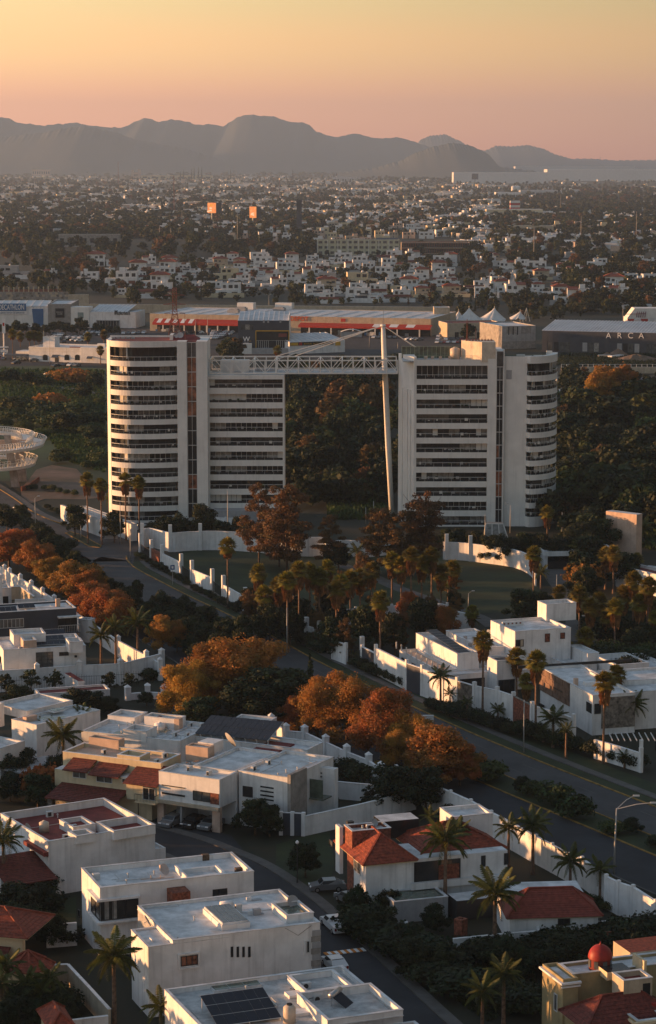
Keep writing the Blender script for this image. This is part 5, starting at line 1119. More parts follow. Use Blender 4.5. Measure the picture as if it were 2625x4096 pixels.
# white angular gate building left of the towers
g = house('angular_annex', 'low white angular building with flat dark roof by the side road left of the towers', 'la', (293,258), (430,330), (210,232), 4.2, cat='building', rm=ROOFR, par=.8, wm=WHITE)
g2 = g.block(g.b0['u0']+3, g.b0['u1']+9, g.b0['v0']+4, g.b0['v1']+5, 4.0, rm=PEACH, par=.7)
sg = bld('name_sign', 'low dark name sign wall with pale lettering at the side road junction', 'la', (490,418), (552,418), 390, .5, cat='sign', par=0, wm=GREYW)
a0, a1, z0, z1 = onF(sg, 'la', (492,392), (550,408)); text('sign_lettering', 'HORIZONTES', .6, GREYW, sg.root, ((a0+a1)/2, -.05, (z0+z1)/2-.2), align='CENTER', fit=(a1-a0)*.8)
# gatehouse with long white beam
gh = bld('gatehouse', 'long white flat canopy gatehouse over dark openings right of the lawn', 'g2', (565,880), (1100,880), 668, 9, cat='gatehouse', par=.3, wm=GLASS) if False else None
a = G('g2',585,800); b_ = G('g2',1190,790); gh = House('gatehouse', 'long white flat canopy gatehouse over dark openings right of the lawn', 'gatehouse', (a[0], a[1]), math.atan2(b_[1]-a[1], b_[0]-a[0]))
Wg = math.hypot(b_[0]-a[0], b_[1]-a[1]); u0, zt = gh.on('F', 0, 'g2', 560, 655); _, zl = gh.on('F', 0, 'g2', 560, 692)
gh.block(0, Wg, 0, 9, zt, zl, par=.3, rm=ROOFO); gh.box('back_wall', .5, Wg-.5, 6, 6.3, -.2, zl, DGREY)
for f, w, m in ((.02,.6,WHITE),(.36,.5,DFRAME),(.45,3.4,GREYW),(.62,.5,WHITE),(.98,.6,WHITE)): gh.box('pillar', Wg*f, Wg*f+w, .3, 5.9, -.2, zl, m)
gh.box('gate_panel', Wg*.05, Wg*.33, .8, .95, 0, zl-1.2, DFRAME); gh.box('gate_panel', Wg*.66, Wg*.95, .8, .95, 0, zl-1.2, GLASSM)
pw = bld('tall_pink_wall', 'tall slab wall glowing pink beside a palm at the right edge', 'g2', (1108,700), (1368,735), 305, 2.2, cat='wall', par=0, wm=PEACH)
rz = bld('white_guard_building', 'low white building with sloping wall at the right edge behind the palms', 'g2', (1395,900), (1700,930), 800, 5, cat='building', par=.3)
hz = house('small_white_house', 'small white house with red roof edge at far right behind palm tops', 'g2', (1560,850), (1700,830), (1480,735), 4.5, rm=ROOFR)
fp = thing('white_fin', 'thin white upright fin wall among palms right of the gatehouse', 'wall', G('g2',1212,910)[:2]+(0,)); ub('slab', fp, -.25, .25, 0, 5, 0, top_at('g2',1212,670,910)[2], WHITE)
# --- right modern compound
R = house('modern_villa', 'large white flat-roofed villa with lit left walls and black solar roof', 'h3', (672,350), (1028,331), (495,283), 9.0)
def rb(B, C, A, z, **k): return R.pblock('h3', B, C, A, z, **k)
P1 = rb((315,487), (455,480), (10,362), 6.2); P1b = rb((470,452), (655,440), (140,350), 5.6, par=.4); P3 = rb((560,532), (690,524), (482,504), 6.0)
P6 = rb((1297,556), (1515,548), (1175,492), 5.0, par=.9); P7 = rb((1118,485), (1190,480), (1040,430), 5.6, par=.2); P8 = rb((1000,560), (1180,548), (860,480), 4.0)
rb((1420,600), (1700,590), (1010,515), 3.6, par=.4); rb((560,600), (760,590), (470,560), 3.2, par=.2); u, w = R.at('h3', 880, 262, 9.0); R.block(u-1.2, u+4.5, w-1.5, w+2.2, 11.6, 8.6, par=.6); u, w = R.at('h3', 780, 300, 9.0)
R.box('roof_vent_wall', u-5, u-1, w+1.5, w+1.8, 8.5, 9.3, WHITE)
for k in range(5): R.box('vent_hole', u-4.8+k*.75, u-4.5+k*.75, w+1.45, w+1.5, 8.85, 9.1, BRICK)
b0 = R.b0
for (x0, x1, y0, y1, m) in ((675,702,400,440,GLASS),(702,724,398,440,BEIGE),(855,885,362,412,BRICK),(950,978,356,392,BRICK)):
    a0, z1 = R.on('F', b0['v0'], 'h3', x0, y0); a1, z0 = R.on('F', b0['v0'], 'h3', x1, y1); R.win('F', b0['v0'], None, None, None, 1, box=(a0, a1, z0, z1), gm=m)
tank(R.root, *R.at('h3', 880, 258, 11.6), 11.0, .6, 1.1, PEACH) if False else None
u, w = R.at('h3', 515, 375, 5.6); dish(R.root, u, w, 5.4, .8, 2.0); dish(R.root, u+1.2, w-.3, 5.4, .6, 2.4); R.box('roof_unit', u+3, u+3.6, w-1, w-.4, 5.2, 6.0, STEEL)
for (x, y) in ((300,385),(380,400),(330,430)): u, w = R.at('h3', x+60, y, 5.6); R.box('roof_unit', u, u+.5, w, w+.5, 5.2, 5.8, GREYW)
u0, w0 = R.at('h3', 160, 395, 6.2); u1, w1 = R.at('h3', 410, 478, 6.2)
sa = solar_array(R, 'black solar panel bank on the left wing of the white villa', min(P1['u0'],P1['u1'])+.8, P1['v0']+1.0, 5.8, int((P1['u1']-P1['u0']-1.2)/1.05), max(2, int((P1['v1']-P1['v0']-3.5)/1.7)), tilt=4)
solar_array(R, 'small black solar panel bank on the low block between palms', P3['u0']+.4, P3['v0']+.6, 5.6, int((P3['u1']-P3['u0']-.8)/1.05), max(1, int((P3['v1']-P3['v0']-1)/1.7)), tilt=6)
# front: low annex, terrace slab
u0, w0 = R.at('h3', 5, 450, 3.6); u1, w1 = R.at('h3', 480, 590, 3.6)
v0 = P1['v0']-3.2; R.block(P1['u0']-5, P1['u1']+1.5, P1['v0']-3.2, P1['v0']-.02, 3.4, par=.15, wm=WHITE, rm=ROOFW)
R.block(P1['u0']-3.5, P1['u0']-.05, P1['v0'], P1['v1']-1, 3.6, par=.5, rm=PEACH)
for k in range(9): R.box('terrace_post', P1['u0']-3.6, P1['u0']-3.4, P1['v0']+k*2.4, P1['v0']+.15+k*2.4, 3.6, 4.8, FRAME)
for k in range(8):
    if k % 2 == 0: R.win('L', P1['u0']-3.5, None, None, None, 2, box=(P1['v0']+.4+k*2.4, P1['v0']+2.2+k*2.4, .8, 2.6))
R.win('F', P3['v0'], None, None, None, 3, box=(P3['u0']+.3, P3['u1']-.5, .2, 2.8))
R.box('veranda_opening', P1['u1']-5, P1['u1']-.3, P1['v0']-3.28, P1['v0']-3.2, 0, 2.6, GLASS)
# --- stone-clad right building
Q = house('stone_clad_house', 'low white and brown stone-clad house with pale flat roof right of the villa', 'h3', (1150,744), (1420,730), (778,572), 6.3, par=.35)
q0 = Q.b0; Q.pblock('h3', (1400,722), (1900,690), (1275,655), 6.0, par=.5)
Q.pblock('h3', (1255,660), (1900,625), (1130,596), 6.25, par=.3)
vsplit = q0['v0']+(q0['v1']-q0['v0'])*.42
n = 9; ln = q0['v1']-vsplit
for k in range(n):
    for j in range(4): ub('stone_panel', Q.root, q0['u0']-.14-.05*((k+j) % 2), q0['u0']-.01, vsplit+ln*k/n+.03, vsplit+ln*(k+1)/n-.03, 2.6+j*.92, 2.6+(j+1)*.92-.04, STONEB)
for (x0,x1,y0,y1) in ((905,960,690,745),(820,850,785,850)):
    a0, z1 = Q.on('L', q0['u0']-.2, 'h3', x0, y0); a1, z0 = Q.on('L', q0['u0']-.2, 'h3', x1, y1); Q.win('L', q0['u0']-.2, None, None, None, 1, box=(min(a0,a1), max(a0,a1), min(z0,z1)+.6, max(z0,z1)))
a0, z1 = Q.on('F', q0['v0'], 'h3', 1152, 755); a1, z0 = Q.on('F', q0['v0'], 'h3', 1420, 800); Q.win('F', q0['v0'], None, None, None, 1, box=(q0['u0']+.3, q0['u0']+1.4, 3.4, 5.0)); Q.box('brown_cladding', q0['u0']+1.5, q0['u1'], q0['v0']-.08, q0['v0'], 1, 5.9, STONE)
Q.box('corner_opening', q0['u0']-.06, q0['u0'], q0['v0']+.3, q0['v0']+2.4, 3.4, 4.9, GLASS)
u, w = Q.at('h3', 1046, 670, 6.3); Q.box('roof_stub', u-.3, u+.3, w-.3, w+.3, 6.0, 7.2, PEACH); Q.box('roof_skylight', u+1.2, u+3.0, w-1, w, 5.9, 6.6, WHITE)
Q.box('painted_eave_shadow', q0['u0']-4, q0['u1']+9, q0['v1']-.1, q0['v1']+.1, 6.32, 6.75, DFRAME)  # dark strip built in to stand for the eave's shade
# street wall of the compound
wall_line('tall street wall of the villa in white, slatted and stone sections beside the boulevard verge', 'h3', [(-186,612),(5,711),(100,745),(230,800),(315,825),(420,857),(560,887),(660,922),(775,985),(900,1022),(1030,1067)], 4.6, .35, [WHITE, DGREY, WHITE, WHITE, STONE, WHITE, WHITE, BRICK, WHITE, WHITE], .7, pw=.55)
wall_line('white garden wall with dark railings before the lower right yard', 'h3', [(1160,1130),(1240,1152),(1330,1180),(1440,1215)], 2.8, .35, [WHITE], .0, pw=.3)
ub('gate_post', wall_line('lone square white gate pillar at the lower right yard corner', 'h3', [(1440,1215),(1452,1219)], 3.6, .5, [WHITE]), -.1, .4, -.2, .3, 0, 4.8, WHITE)
wall_line('slatted gate screen and white wall at the left end of the villa street wall', 'h2', [(820,60),(900,92),(1000,105),(1085,150)], 3.6, .35, [WHITE, 'fence', DGREY], .4)
pg = thing('pergola', 'dark slatted pergola in the lower right yard', 'pergola', G('h3',1290,1130)[:2]+(0,)); 
for k in range(9): ub('slat', pg, -.5+k*.9, -.38+k*.9, 0, 5, 2.6, 2.75, FRAME)
for x in (0, 6.5):
    for y in (.2, 4.8): ub('post', pg, x, x+.15, y, y+.15, 0, 2.6, DFRAME)
wall_line('small white utility wall on the verge across the boulevard', 'h3', [(60,925),(170,925)], 1.5, .3, [WHITE])
# --- spiral footbridge on the left edge
c = G('t6', -90, 1150); Xc, Yc = c[0], c[1]+6
sp = thing('spiral_footbridge', 'white spiral ramp footbridge with leaning concrete pylon at the left edge', 'footbridge', (Xc, Yc, 0))
def loc_at(x, y, Y): X, Z = GY('t6', x, y, Y); return X-Xc, Z
rr = [loc_at(550, 790, Yc), loc_at(680, 520, Yc), loc_at(455, 400, Yc)]
def deck(R_, z0, z1, a0, a1, w=3.0, n=44):
    L = [(math.cos(a0+(a1-a0)*k/n)*R_, math.sin(a0+(a1-a0)*k/n)*R_*1.05, z0+(z1-z0)*k/n) for k in range(n+1)]; Li = [(x*(1-w/R_), y*(1-w/R_), z) for x, y, z in L]
    b = MB(); vs = [(x,y,z+.0) for x,y,z in L]+[(x,y,z) for x,y,z in Li]+[(x*.985,y*.985,z-.75) for x,y,z in L]+[(x,y,z-.75) for x,y,z in Li]; m = n+1
    fs = []
    for k in range(n): fs += [(k,k+1,m+k+1,m+k), (2*m+k,2*m+k+1,k+1,k), (m+k,m+k+1,3*m+k+1,3*m+k), (3*m+k,3*m+k+1,2*m+k+1,2*m+k)]
    b.add(vs, fs); b.obj('deck', STEELW, sp)
    b = MB()
    for Lx, o in ((L, 1.03), (Li, .97)):
        for k in range(n+1):
            x, y, z = Lx[k]; e = (x*(1+(o-1)*1.6), y*(1+(o-1)*1.6), z+1.25); b.bar((x,y,z), e, .14)
            if k < n:
                x2, y2, z2 = Lx[k+1]; f = 1+(o-1)*1.6; b.bar(e, (x2*f,y2*f,z2+1.25), .12)
                for h in (.4, .8): g_ = 1+(o-1)*1.6*h/1.25; b.bar((x*g_,y*g_,z+h), (x2*g_,y2*g_,z2+h), .05)
    b.obj('railing', STEELW, sp); return L
Lr = deck(rr[0][0], rr[0][1]-.5, rr[0][1]+1.4, -2.9, 2.6); Ur = deck(rr[1][0], rr[1][1], rr[1][1]+1.6, -1.9, 1.4)
b = MB(); zt = rr[2][1]; b.box(-14, rr[2][0], -3.5, -2.6, zt-3.2, zt); b.obj('concrete_parapet', PEACH, sp)
deck(rr[2][0]+1.0, zt-.4, zt+1.2, -.5, 2.2)
b = MB(); x0, zz0 = loc_at(240, 1240, Yc-6); x1, zz1 = loc_at(105, 350, Yc-6); b.add([(x0-1.05,-6,-.3),(x0+1.05,-6,-.3),(x0+1.05,-4.6,-.3),(x0-1.05,-4.6,-.3),(x1-.85,-6,zz1),(x1+.85,-6,zz1),(x1+.85,-4.8,zz1),(x1-.85,-4.8,zz1)], [(0,1,5,4),(1,2,6,5),(2,3,7,6),(3,0,4,7),(4,5,6,7),(3,2,1,0)]); b.obj('pylon', CONC, sp)
b = MB(); x0, z_ = loc_at(320, 900, Yc+5); x1, zz = loc_at(300, 520, Yc+5); b.add([(x0-1.6,5,-.3),(x0+1.6,5,-.3),(x0+1.6,6.2,-.3),(x0-1.6,6.2,-.3),(x1-1.1,5,zz),(x1+1.1,5,zz),(x1+1.1,6,zz),(x1-1.1,6,zz)], [(0,1,5,4),(1,2,6,5),(2,3,7,6),(3,0,4,7),(4,5,6,7)]); b.obj('pylon', CONC, sp)
b = MB()
for k in range(8): a = -1.6+k*.42; b.bar((x1-1, 5, zt-.3), (math.cos(a)*rr[0][0], math.sin(a)*rr[0][0], rr[0][1]+1.2), .05)
for k in range(5): a = -2.6+k*.3; b.bar((x1-2, -5, zt-2), (math.cos(a)*rr[0][0], math.sin(a)*rr[0][0], rr[0][1]+1.2), .05)
b.obj('stay_cable', STEELW, sp)
sf = House('person', None, None, (0,0), 0) if False else None
tw = wall_line('low stone retaining wall stepping up behind the spiral footbridge', 't6', [(330,1215),(440,1180),(520,1120),(600,1060)], 1.3, .4, [BRICK], cap=False)
def person(label, x, y, z, rz=0, cloth=CLOTH, hgt=1.7):
    me = bpy.data.meshes.new('body'); J = [(0,0,.92),(0,0,1.15),(0,0,1.38),(0,0,1.50),(0,0,1.60),(0,.01,1.66),(.17,0,1.38),(.22,.03,1.12),(.2,.12,.9),(-.17,0,1.38),(-.22,.03,1.12),(-.2,-.08,.9),(.09,0,.88),(.1,.06,.48),(.1,.0,.06),(.1,.14,.03),(-.09,0,.88),(-.1,-.02,.48),(-.1,-.14,.06),(-.1,.0,.03)]
    E_ = [(0,1),(1,2),(2,3),(3,4),(4,5),(2,6),(6,7),(7,8),(2,9),(9,10),(10,11),(0,12),(12,13),(13,14),(14,15),(0,16),(16,17),(17,18),(18,19)]
    me.from_pydata([(a*hgt/1.7,b*hgt/1.7,c_*hgt/1.7) for a,b,c_ in J], E_, []); o = bpy.data.objects.new('person', me); LINK(o); m = o.modifiers.new('s', 'SKIN'); ss = o.modifiers.new('d', 'SUBSURF'); ss.levels = ss.render_levels = 1
    Rr = [.14,.13,.15,.06,.10,.09,.06,.045,.035,.06,.045,.035,.09,.065,.045,.04,.09,.065,.045,.04]
    for v_, r in zip(me.skin_vertices[0].data, Rr): v_.radius = (r, r)
    me.skin_vertices[0].data[0].use_root = True; me.materials.append(cloth); o.location = (x, y, z); o.rotation_euler = (0, 0, rz); tag(o, label, 'person')
    b = MB(); b.tube([(0,0,1.52),(0,0,1.6),(0,.0,1.7),(0,0,1.75)], [.07,.1,.1,.05], 8); hd = b.obj('head', SKIN, o); return o
for k, (x, lab, m) in enumerate(((35,'person in red top standing on the lower spiral deck, left one',CLOTH),(100,'person in dark red top on the lower spiral deck beside the pylon',CLOTHD))):
    a = math.acos(max(-1, min(1, (loc_at(x, 800, Yc)[0])/(rr[0][0]-1.2)))); R_ = rr[0][0]-1.3; zz = rr[0][1]-.5+(1.9)*((-a+2.9)/5.5); person(lab, Xc+math.cos(-a)*R_, Yc+math.sin(-a)*R_*1.05, zz, 1.0, m)
# ------------------------------------------------------------------ neighbourhood left of the boulevard
def winp(h, b, face, v, p0, p1, n=2, **k):
    c = {'F': b['v0'], 'L': b['u0'], 'R': b['u1'], 'K': b['v1']}[face]; return h.win(face, c, v, p0, p1, n, **k)
def roof_bits(h, b, n, seed, kinds='avp'):
    q = random.Random(seed); z = b['zr']
    for k in range(n):
        u = q.uniform(b['u0']+.8, b['u1']-.8); w = q.uniform(b['v0']+.8, b['v1']-.8); c = q.choice(kinds)
        if c == 'a': h.box('air_conditioner', u-.45, u+.45, w-.2, w+.2, z, z+.65, RAILW); ub('fan_grille', h.root, u-.3, u+.15, w-.225, w-.2, z+.08, z+.55, DFRAME)
        elif c == 'v': m = MB(); m.tube([(u,w,z),(u,w,z+.45)], .07, 8); m.tube([(u,w,z+.45),(u,w,z+.55)], .13, 8); m.obj('vent_pipe', FRAME, h.root)
        elif c == 'p': m = MB(); uu = q.uniform(b['u0']+.5, u); m.bar((uu,w,z+.06), (u,w,z+.06), .05); m.bar((u,w,z+.06), (u,min(w+2,b['v1']-.3),z+.06), .05); m.obj('roof_pipe', FRAME, h.root)
        elif c == 's': skylight(h, u-.9, u+.9, w-.6, w+.6, z, 2)
# boundary wall along the boulevard, with hooded pillars (top line as seen)
bw = wall_line('long white neighbourhood wall with small hooded pillars along the boulevard, upper left stretch', 'g1', [(-60,10),(40,60),(85,88),(180,142),(277,198),(376,262),(478,328),(640,425),(805,535),(1040,690),(1288,822),(1410,890)], 2.9, .3, [WHITE], .75, top=True, pw=.75, hood=True, cap=True)
wall_line('white wall with three hooded pillars behind the slim saplings', 'g1', [(1424,985),(1063,1078),(698,1092),(328,1120),(-60,1145)], 3.6, .3, [WHITE], .7, pw=.8, hood=True)
wall_line('long white neighbourhood wall with hooded pillars behind the orange trees', 'h2', [(440,440),(530,500),(645,510),(775,570),(905,630),(1040,682),(1115,740)], 3.2, .3, [WHITE], .9, top=True, pw=.8, hood=True)
wall_line('tall white neighbourhood wall dropping toward the near carriageway', 'h6', [(-60,30),(45,90),(158,135),(275,185),(400,240),(525,310),(660,380),(800,458),(900,510),(1010,570),(1085,595),(1235,705)], 3.5, .3, [WHITE], .35, top=True, pw=.4)
wall_line('sunlit golden stretch of the neighbourhood wall at the right edge', 'h6', [(1235,705),(1310,742),(1400,770),(1540,860),(1700,960),(2100,1200)], 3.9, .3, [WHITE], .35, top=True, pw=.4)
wall_line('broad white garden wall running down left from the boulevard wall', 'h2', [(1328,868),(1000,950),(640,1028)], 2.6, .3, [WHITE], top=True)
wall_line('lower white wall behind the broad garden wall', 'h2', [(832,812),(1060,832),(1300,852)], 2.4, .25, [WHITE], top=True)
wall_line('white wall link rising to the boulevard corner', 'h2', [(1300,815),(1330,780)], 3.4, .3, [WHITE], .3, top=True)
# --- far left houses
L1 = house('dark_clad_house', 'dark grey clad house with white roof and solar panels behind the white house', 'g1', (-260,457), (688,416), (-360,390), 7.0, wm=DGREY, par=.3, cap=WHITE)
b = L1.b0; winp(L1, b, 'F', 'g1', (-40,505), (210,568), 7, fm=RAILW, gm=GLASSM); winp(L1, b, 'F', 'g1', (508,490), (680,598), 3)
a0, a1, z0, z1 = onF(L1, 'g1', (505,472), (700,492), b['v0']); L1.box('canopy_slab', a0, a1, b['v0']-1.2, b['v0'], z1-.25, z1, WHITE); a0, a1, z0, z1 = onF(L1, 'g1', (505,550), (695,600), b['v0'])
m = MB()
for k in range(13): u = a0+(a1-a0)*k/12; m.bar((u,b['v0']-1.0,z0), (u,b['v0']-1.0,z1), .04)
m.bar((a0,b['v0']-1.0,z1), (a1,b['v0']-1.0,z1), .07); m.obj('balcony_railing', FRAME, L1.root); L1.box('balcony_slab', a0, a1, b['v0']-1.1, b['v0'], z0-.2, z0, DGREY)
u, w = L1.at('g1', 160, 400, 7); solar_array(L1, 'two-panel solar array standing on the dark clad house roof', u, w-.6, b['zr'], 3, 1, tilt=20); u, w = L1.at('g1', 0, 430, 7); solar_array(L1, 'solar array at the left edge on the dark clad house roof', u-1, w-.4, b['zr'], 4, 1, tilt=20)
u, w = L1.at('g1', 510, 375, 7); L1.box('chimney', u-.4, u+.4, w-.3, w+.3, b['zr'], b['zr']+1.5, PEACH); roof_bits(L1, b, 6, 3)
L0 = house('white_corner_house', 'partly seen white house at the left edge above the dark clad one', 'g1', (-60,232), (100,226), (-100,196), 5.0); L0.pblock('g1', (-40,112), (18,106), (-70,96), 8.2)
L0.win('F', L0.b0['v0'], None, None, None, 3, box=(L0.b0['u1']-5.5, L0.b0['u1']-.6, 1.0, 3.4)); 
wall_line('white courtyard wall behind the dark clad house', 'g1', [(130,330),(260,325),(400,322)], 3.0, .3, [WHITE], top=True); wall_line('pale courtyard wall under the hedge at the upper left', 'g1', [(95,215),(180,212),(300,300)], 2.6, .3, [BEIGE], top=True)
Lk = house('white_lean_house', 'small white lit gable wall right of the dark clad house', 'g1', (690,500), (770,512), (640,470), 4.2, par=.3)
L2 = house('white_cube_house', 'white cube house with tall grid window and roof solar panels at the left', 'g1', (30,772), (762,742), (-75,664), 6.6, par=.45)
b = L2.b0; winp(L2, b, 'F', 'g1', (315,792), (468,922), 3, rows=4, fm=DFRAME, gm=GLASSM); winp(L2, b, 'F', 'g1', (520,790), (605,818), 2); winp(L2, b, 'F', 'g1', (655,817), (678,835), 1); winp(L2, b, 'L', 'g1', (0,815), (12,890), 1)
L2.pblock('g1', (608,702), (728,692), (562,668), 7.9, 6.0); L2.pblock('g1', (205,690), (300,655), (132,632), 7.9, 6.0, wm=PEACH); L2.pblock('g1', (120,640), (382,600), (90,592), 8.2, 6.0); 
for x in (325, 352): u, w = L2.at('g1', x, 668, 6.6); tank(L2.root, u, w, 6.1, .5, 1.4, STEEL)
for (x, y, n1) in ((190,750,3),(320,745,5)): u, w = L2.at('g1', x, y, 6.2); solar_array(L2, f'{"smaller" if n1 == 3 else "larger"} solar array at the front of the white cube house roof', u, w+.2, b['zr'], n1, 2 if n1 == 5 else 1, tilt=16)
u, w = L2.at('g1', 440, 645, 6.2); solar_array(L2, 'pale tilted heater panels at the back of the white cube house roof', u-1.4, w-.2, b['zr'], 4, 1, tilt=22)
L2.box('dark_courtyard', b['u1']-6, b['u1']-2, b['v1']-3.5, b['v1']-.6, b['zr']+.01, b['zr']+.03, GLASS); roof_bits(L2, b, 5, 8)
m = MB()
for k in range(60): u = b['u0']-1+k*.42; m.bar((u, b['v0']-4.5, 0), (u, b['v0']-4.5, 2.6+.3*math.sin(k*.28)), .035)
m.bar((b['u0']-1, b['v0']-4.5, 2.3), (b['u0']+24, b['v0']-4.5, 2.3), .05); o = m.obj('iron_fence', DFRAME, None, L2.root.location, L2.a); tag(o, 'thin dark iron fence with wavy top before the white cube house', 'fence')
Lr_ = house('red_roofed_garage', 'long low white garage with dark red flat roof beside the slim saplings', 'g1', (345,1162), (975,1126), (290,1116), 3.2, rm=ROOFR, par=.25)
Ls_ = house('garden_store', 'small white store with sloping red roof against the white pillared wall', 'g1', (688,1046), (742,1040), (590,970), 3.0, par=0, rm=ROOFR)
wall_line('low white wall stub with a hooded post left of the big orange tree', 'g1', [(1125,1212),(1300,1195),(1445,1205)], 1.0, .5, [WHITE], 1.2, pw=.9, hood=True)
L3 = house('flat_roofed_house', 'white flat-roofed house with skylights behind the tall left palm', 'h1', (225,464), (655,380), (22,440), 7.0, par=.4)
L3.pblock('h1', (165,378), (572,340), (75,305), 7.5, 6.3, par=.5); b = L3.b0
for (x, y) in ((350,378),(280,412),(365,412)): u, w = L3.at('h1', x, y, 7); skylight(L3, u-1.1, u+1.1, w-.7, w+.7, 7.06 if y < 400 else 6.65, 2)
u, w = L3.at('h1', 190, 408, 7.0); L3.box('pink_chimney_wall', u-2.1, u, w-1.4, w-.6, 0, 7.4, PEACH); L3.box('dark_panel', u+.01, u+1.0, w-1.2, w-.7, 0, 6.5, DGREY)
L4 = house('left_edge_house', 'white house with dark carport cut by the left edge', 'h1', (0,608), (135,560), (-150,560), 6.0, par=.8); L4.pblock('h1', (-10,335), (20,325), (-80,320), 8.5, 5); L4.box('carport', L4.b0['u0'], L4.b0['u1']+4, L4.b0['v0']-5, L4.b0['v0']-.01, 2.9, 3.1, GREYW)
M1 = house('long_white_house', 'long white flat-roofed house with many roof boxes in the centre left', 'h1', (1110,564), (1278,452), (560,474), 7.0, par=.5)
b = M1.b0; roof_bits(M1, b, 22, 21, 'avpsavp'); M1.pblock('h1', (830,420), (925,385), (720,378), 7.6, 6.3, par=.5); M1.pblock('h1', (1100,430), (1110,405), (925,392), 8.0, 6.3, par=.8); M1.pblock('h1', (900,505), (945,470), (780,480), 7.9, 6.3)
u, w = M1.at('h1', 1100, 470, 7); M1.box('chimney', u-.6, u+.6, w-.4, w+.4, 6.5, 8.2, PEACH); M1.box('red_wall', u+.4, u+1.6, w+3.5, w+3.9, 6.5, 7.9, ROOFR); tank(M1.root, *M1.at('h1', 985, 490, 6.5), 6.5, .8, 1.0, WHITE)
M2 = house('solar_roofed_house', 'white house under the long black solar panel slope', 'h2', (662,618), (745,570), (-150,505), 6.6, par=.6); b = M2.b0
u0, w0 = M2.at('h2', 415, 560, 7.0)
# the long solar slope
p0 = G('h2',0,520,7.0); p1 = G('h2',415,560,7.0); sa = House('solar_array', 'long black solar panel slope of two rows above the white houses', 'solar panels', (p0[0], p0[1]), math.atan2(p1[1]-p0[1], p1[0]-p0[0]))
Ws = math.hypot(p1[0]-p0[0], p1[1]-p0[1]); n = 12; pwid = Ws/n; tl = math.radians(14)
for i in range(-1, n):
    for j in range(2): p = ub('panel', sa.root, 0, 1, 0, 1, 0, .05, SOLAR); p.scale = (pwid*.94, 2.9, .05); p.location = (pwid*(i+.5), (j*3.0+1.5)*math.cos(tl), 7.0+(j*3.0+1.5)*math.sin(tl)); p.rotation_euler = (tl, 0, 0)
m = MB()
for i in range(0, n+1, 2): m.bar((pwid*i, .3, 4), (pwid*i, .3, 7.0), .12); m.bar((pwid*i, 5.6, 4), (pwid*i, 5.6, 8.3), .12); m.bar((pwid*i,0,6.95), (pwid*i,5.9,8.38), .1)
m.obj('frame', FRAME, sa.root); M2.box('courtyard_roof', b['u0']-2, b['u0']+4, b['v0']+4, b['v0']+8, 5.9, 6.2, ROOFR)
M3 = house('small_white_block', 'small white parapet block with stained inner wall behind the solar slope', 'h2', (388,468), (450,414), (180,442), 5.5, par=1.2); 
M4 = house('low_white_house', 'low white house with dark red terrace between the solar slope and the pillared wall', 'h2', (668,612), (742,572), (478,505), 4.8, rm=ROOFR, par=.5)
# --- cream house with red tile roofs
Cr = house('cream_villa', 'cream villa with dark red tile roofs and arched balcony door', 'h1', (990,700), (1090,640), (450,600), 7.4, wm=CREAM, par=.5, rm=PEACH)
b = Cr.b0; fv = b['v0']; 
def cl(x, y, z): return Cr.at('h1', x, y, z)
u1, w1 = cl(1000, 815, 5.6); uA, wA = cl(447, 700, 5.6)
Cr.block(b['u0']-2.2, b['u0']-.02, b['v0']+.2, b['v1'], 5.5, wm=CREAM, par=0)
# frame of this house: its left-front face is u=u0; work on 'L'
LU = b['u0']-2.2
def onL(h, c, v, p0, p1):
    a0, z1 = h.on('L', c, v, *p0); a1, z0 = h.on('L', c, v, *p1); return min(a0,a1), max(a0,a1), min(z0,z1), max(z0,z1)
for (p0, p1, n) in (((448,740),(532,795),2), ((594,773),(693,824),2), ((752,790),(788,822),1)):
    a0, a1, z0, z1 = onL(Cr, LU, 'h1', p0, p1); Cr.win('L', LU, None, None, None, n, box=(a0,a1,z0,z1), fm=RAILW, gm=GLASSM)
def lslope(name, h, c0, c1, v, pts_z0, z0, z1, m=TILED):   # slope falling toward -u between two v's
    shed(h, c0, c1, pts_z0[0], pts_z0[1], z0, z1, m, name, axis='u')
vv = [Cr.on('L', LU, 'h1', x, 800)[0] for x in (420, 560, 745, 800, 1000)]; vv.sort(reverse=True)
V0, V1, V2, V3, V4 = vv
lslope('tile_roof', Cr, LU-.7, LU+3.4, None, (V1+.3, V0+.5), 5.7, 7.2); lslope('tile_roof', Cr, LU-.8, LU+3.0, None, (V2, V1), 5.5, 6.9); lslope('tile_roof', Cr, LU-1.6, LU+3.0, None, (V4, V3+.2), 5.2, 6.9)
lslope('carport_roof', Cr, LU-4.6, LU+.2, None, (V3+.1, V0+1.0), 2.7, 3.8)
Cr.block(LU-4.4, LU-4.0, V3+.3, V3+.7, 2.7, par=0, wm=CREAM); Cr.block(LU-4.4, LU-4.0, V0, V0+.6, 2.7, par=0, wm=STONE)
Cr.pblock('h1', (730,558), (750,540), (537,540), 8.4, 6.5, wm=PEACH, par=.35); Cr.pblock('h1', (860,662), (920,632), (730,642), 7.9, 5.0, wm=CREAM, par=.7); Cr.pblock('h1', (1280,605), (1310,585), (1146,588), 8.6, 6.5, wm=PEACH, par=.3)
Cr.block(LU-1.0, LU, V4, V3, 5.2, 2.9, par=0, wm=CREAM)
a0, a1, z0, z1 = onL(Cr, LU-1.0, 'h1', (880,845), (958,930)); fr = Cr.win('L', LU-1.0, None, None, None, 2, box=(a0,a1,z0,z1), fm=RAILW, gm=GLASS, name='balcony_door'); m = MB(); r = (a1-a0)/2
m.add([(LU-1.08,(a0+a1)/2+r*math.cos(math.pi*k/10),z1+r*.5*math.sin(math.pi*k/10)) for k in range(11)], [tuple(range(11))]); m.obj('fanlight', GLASSM, fr)
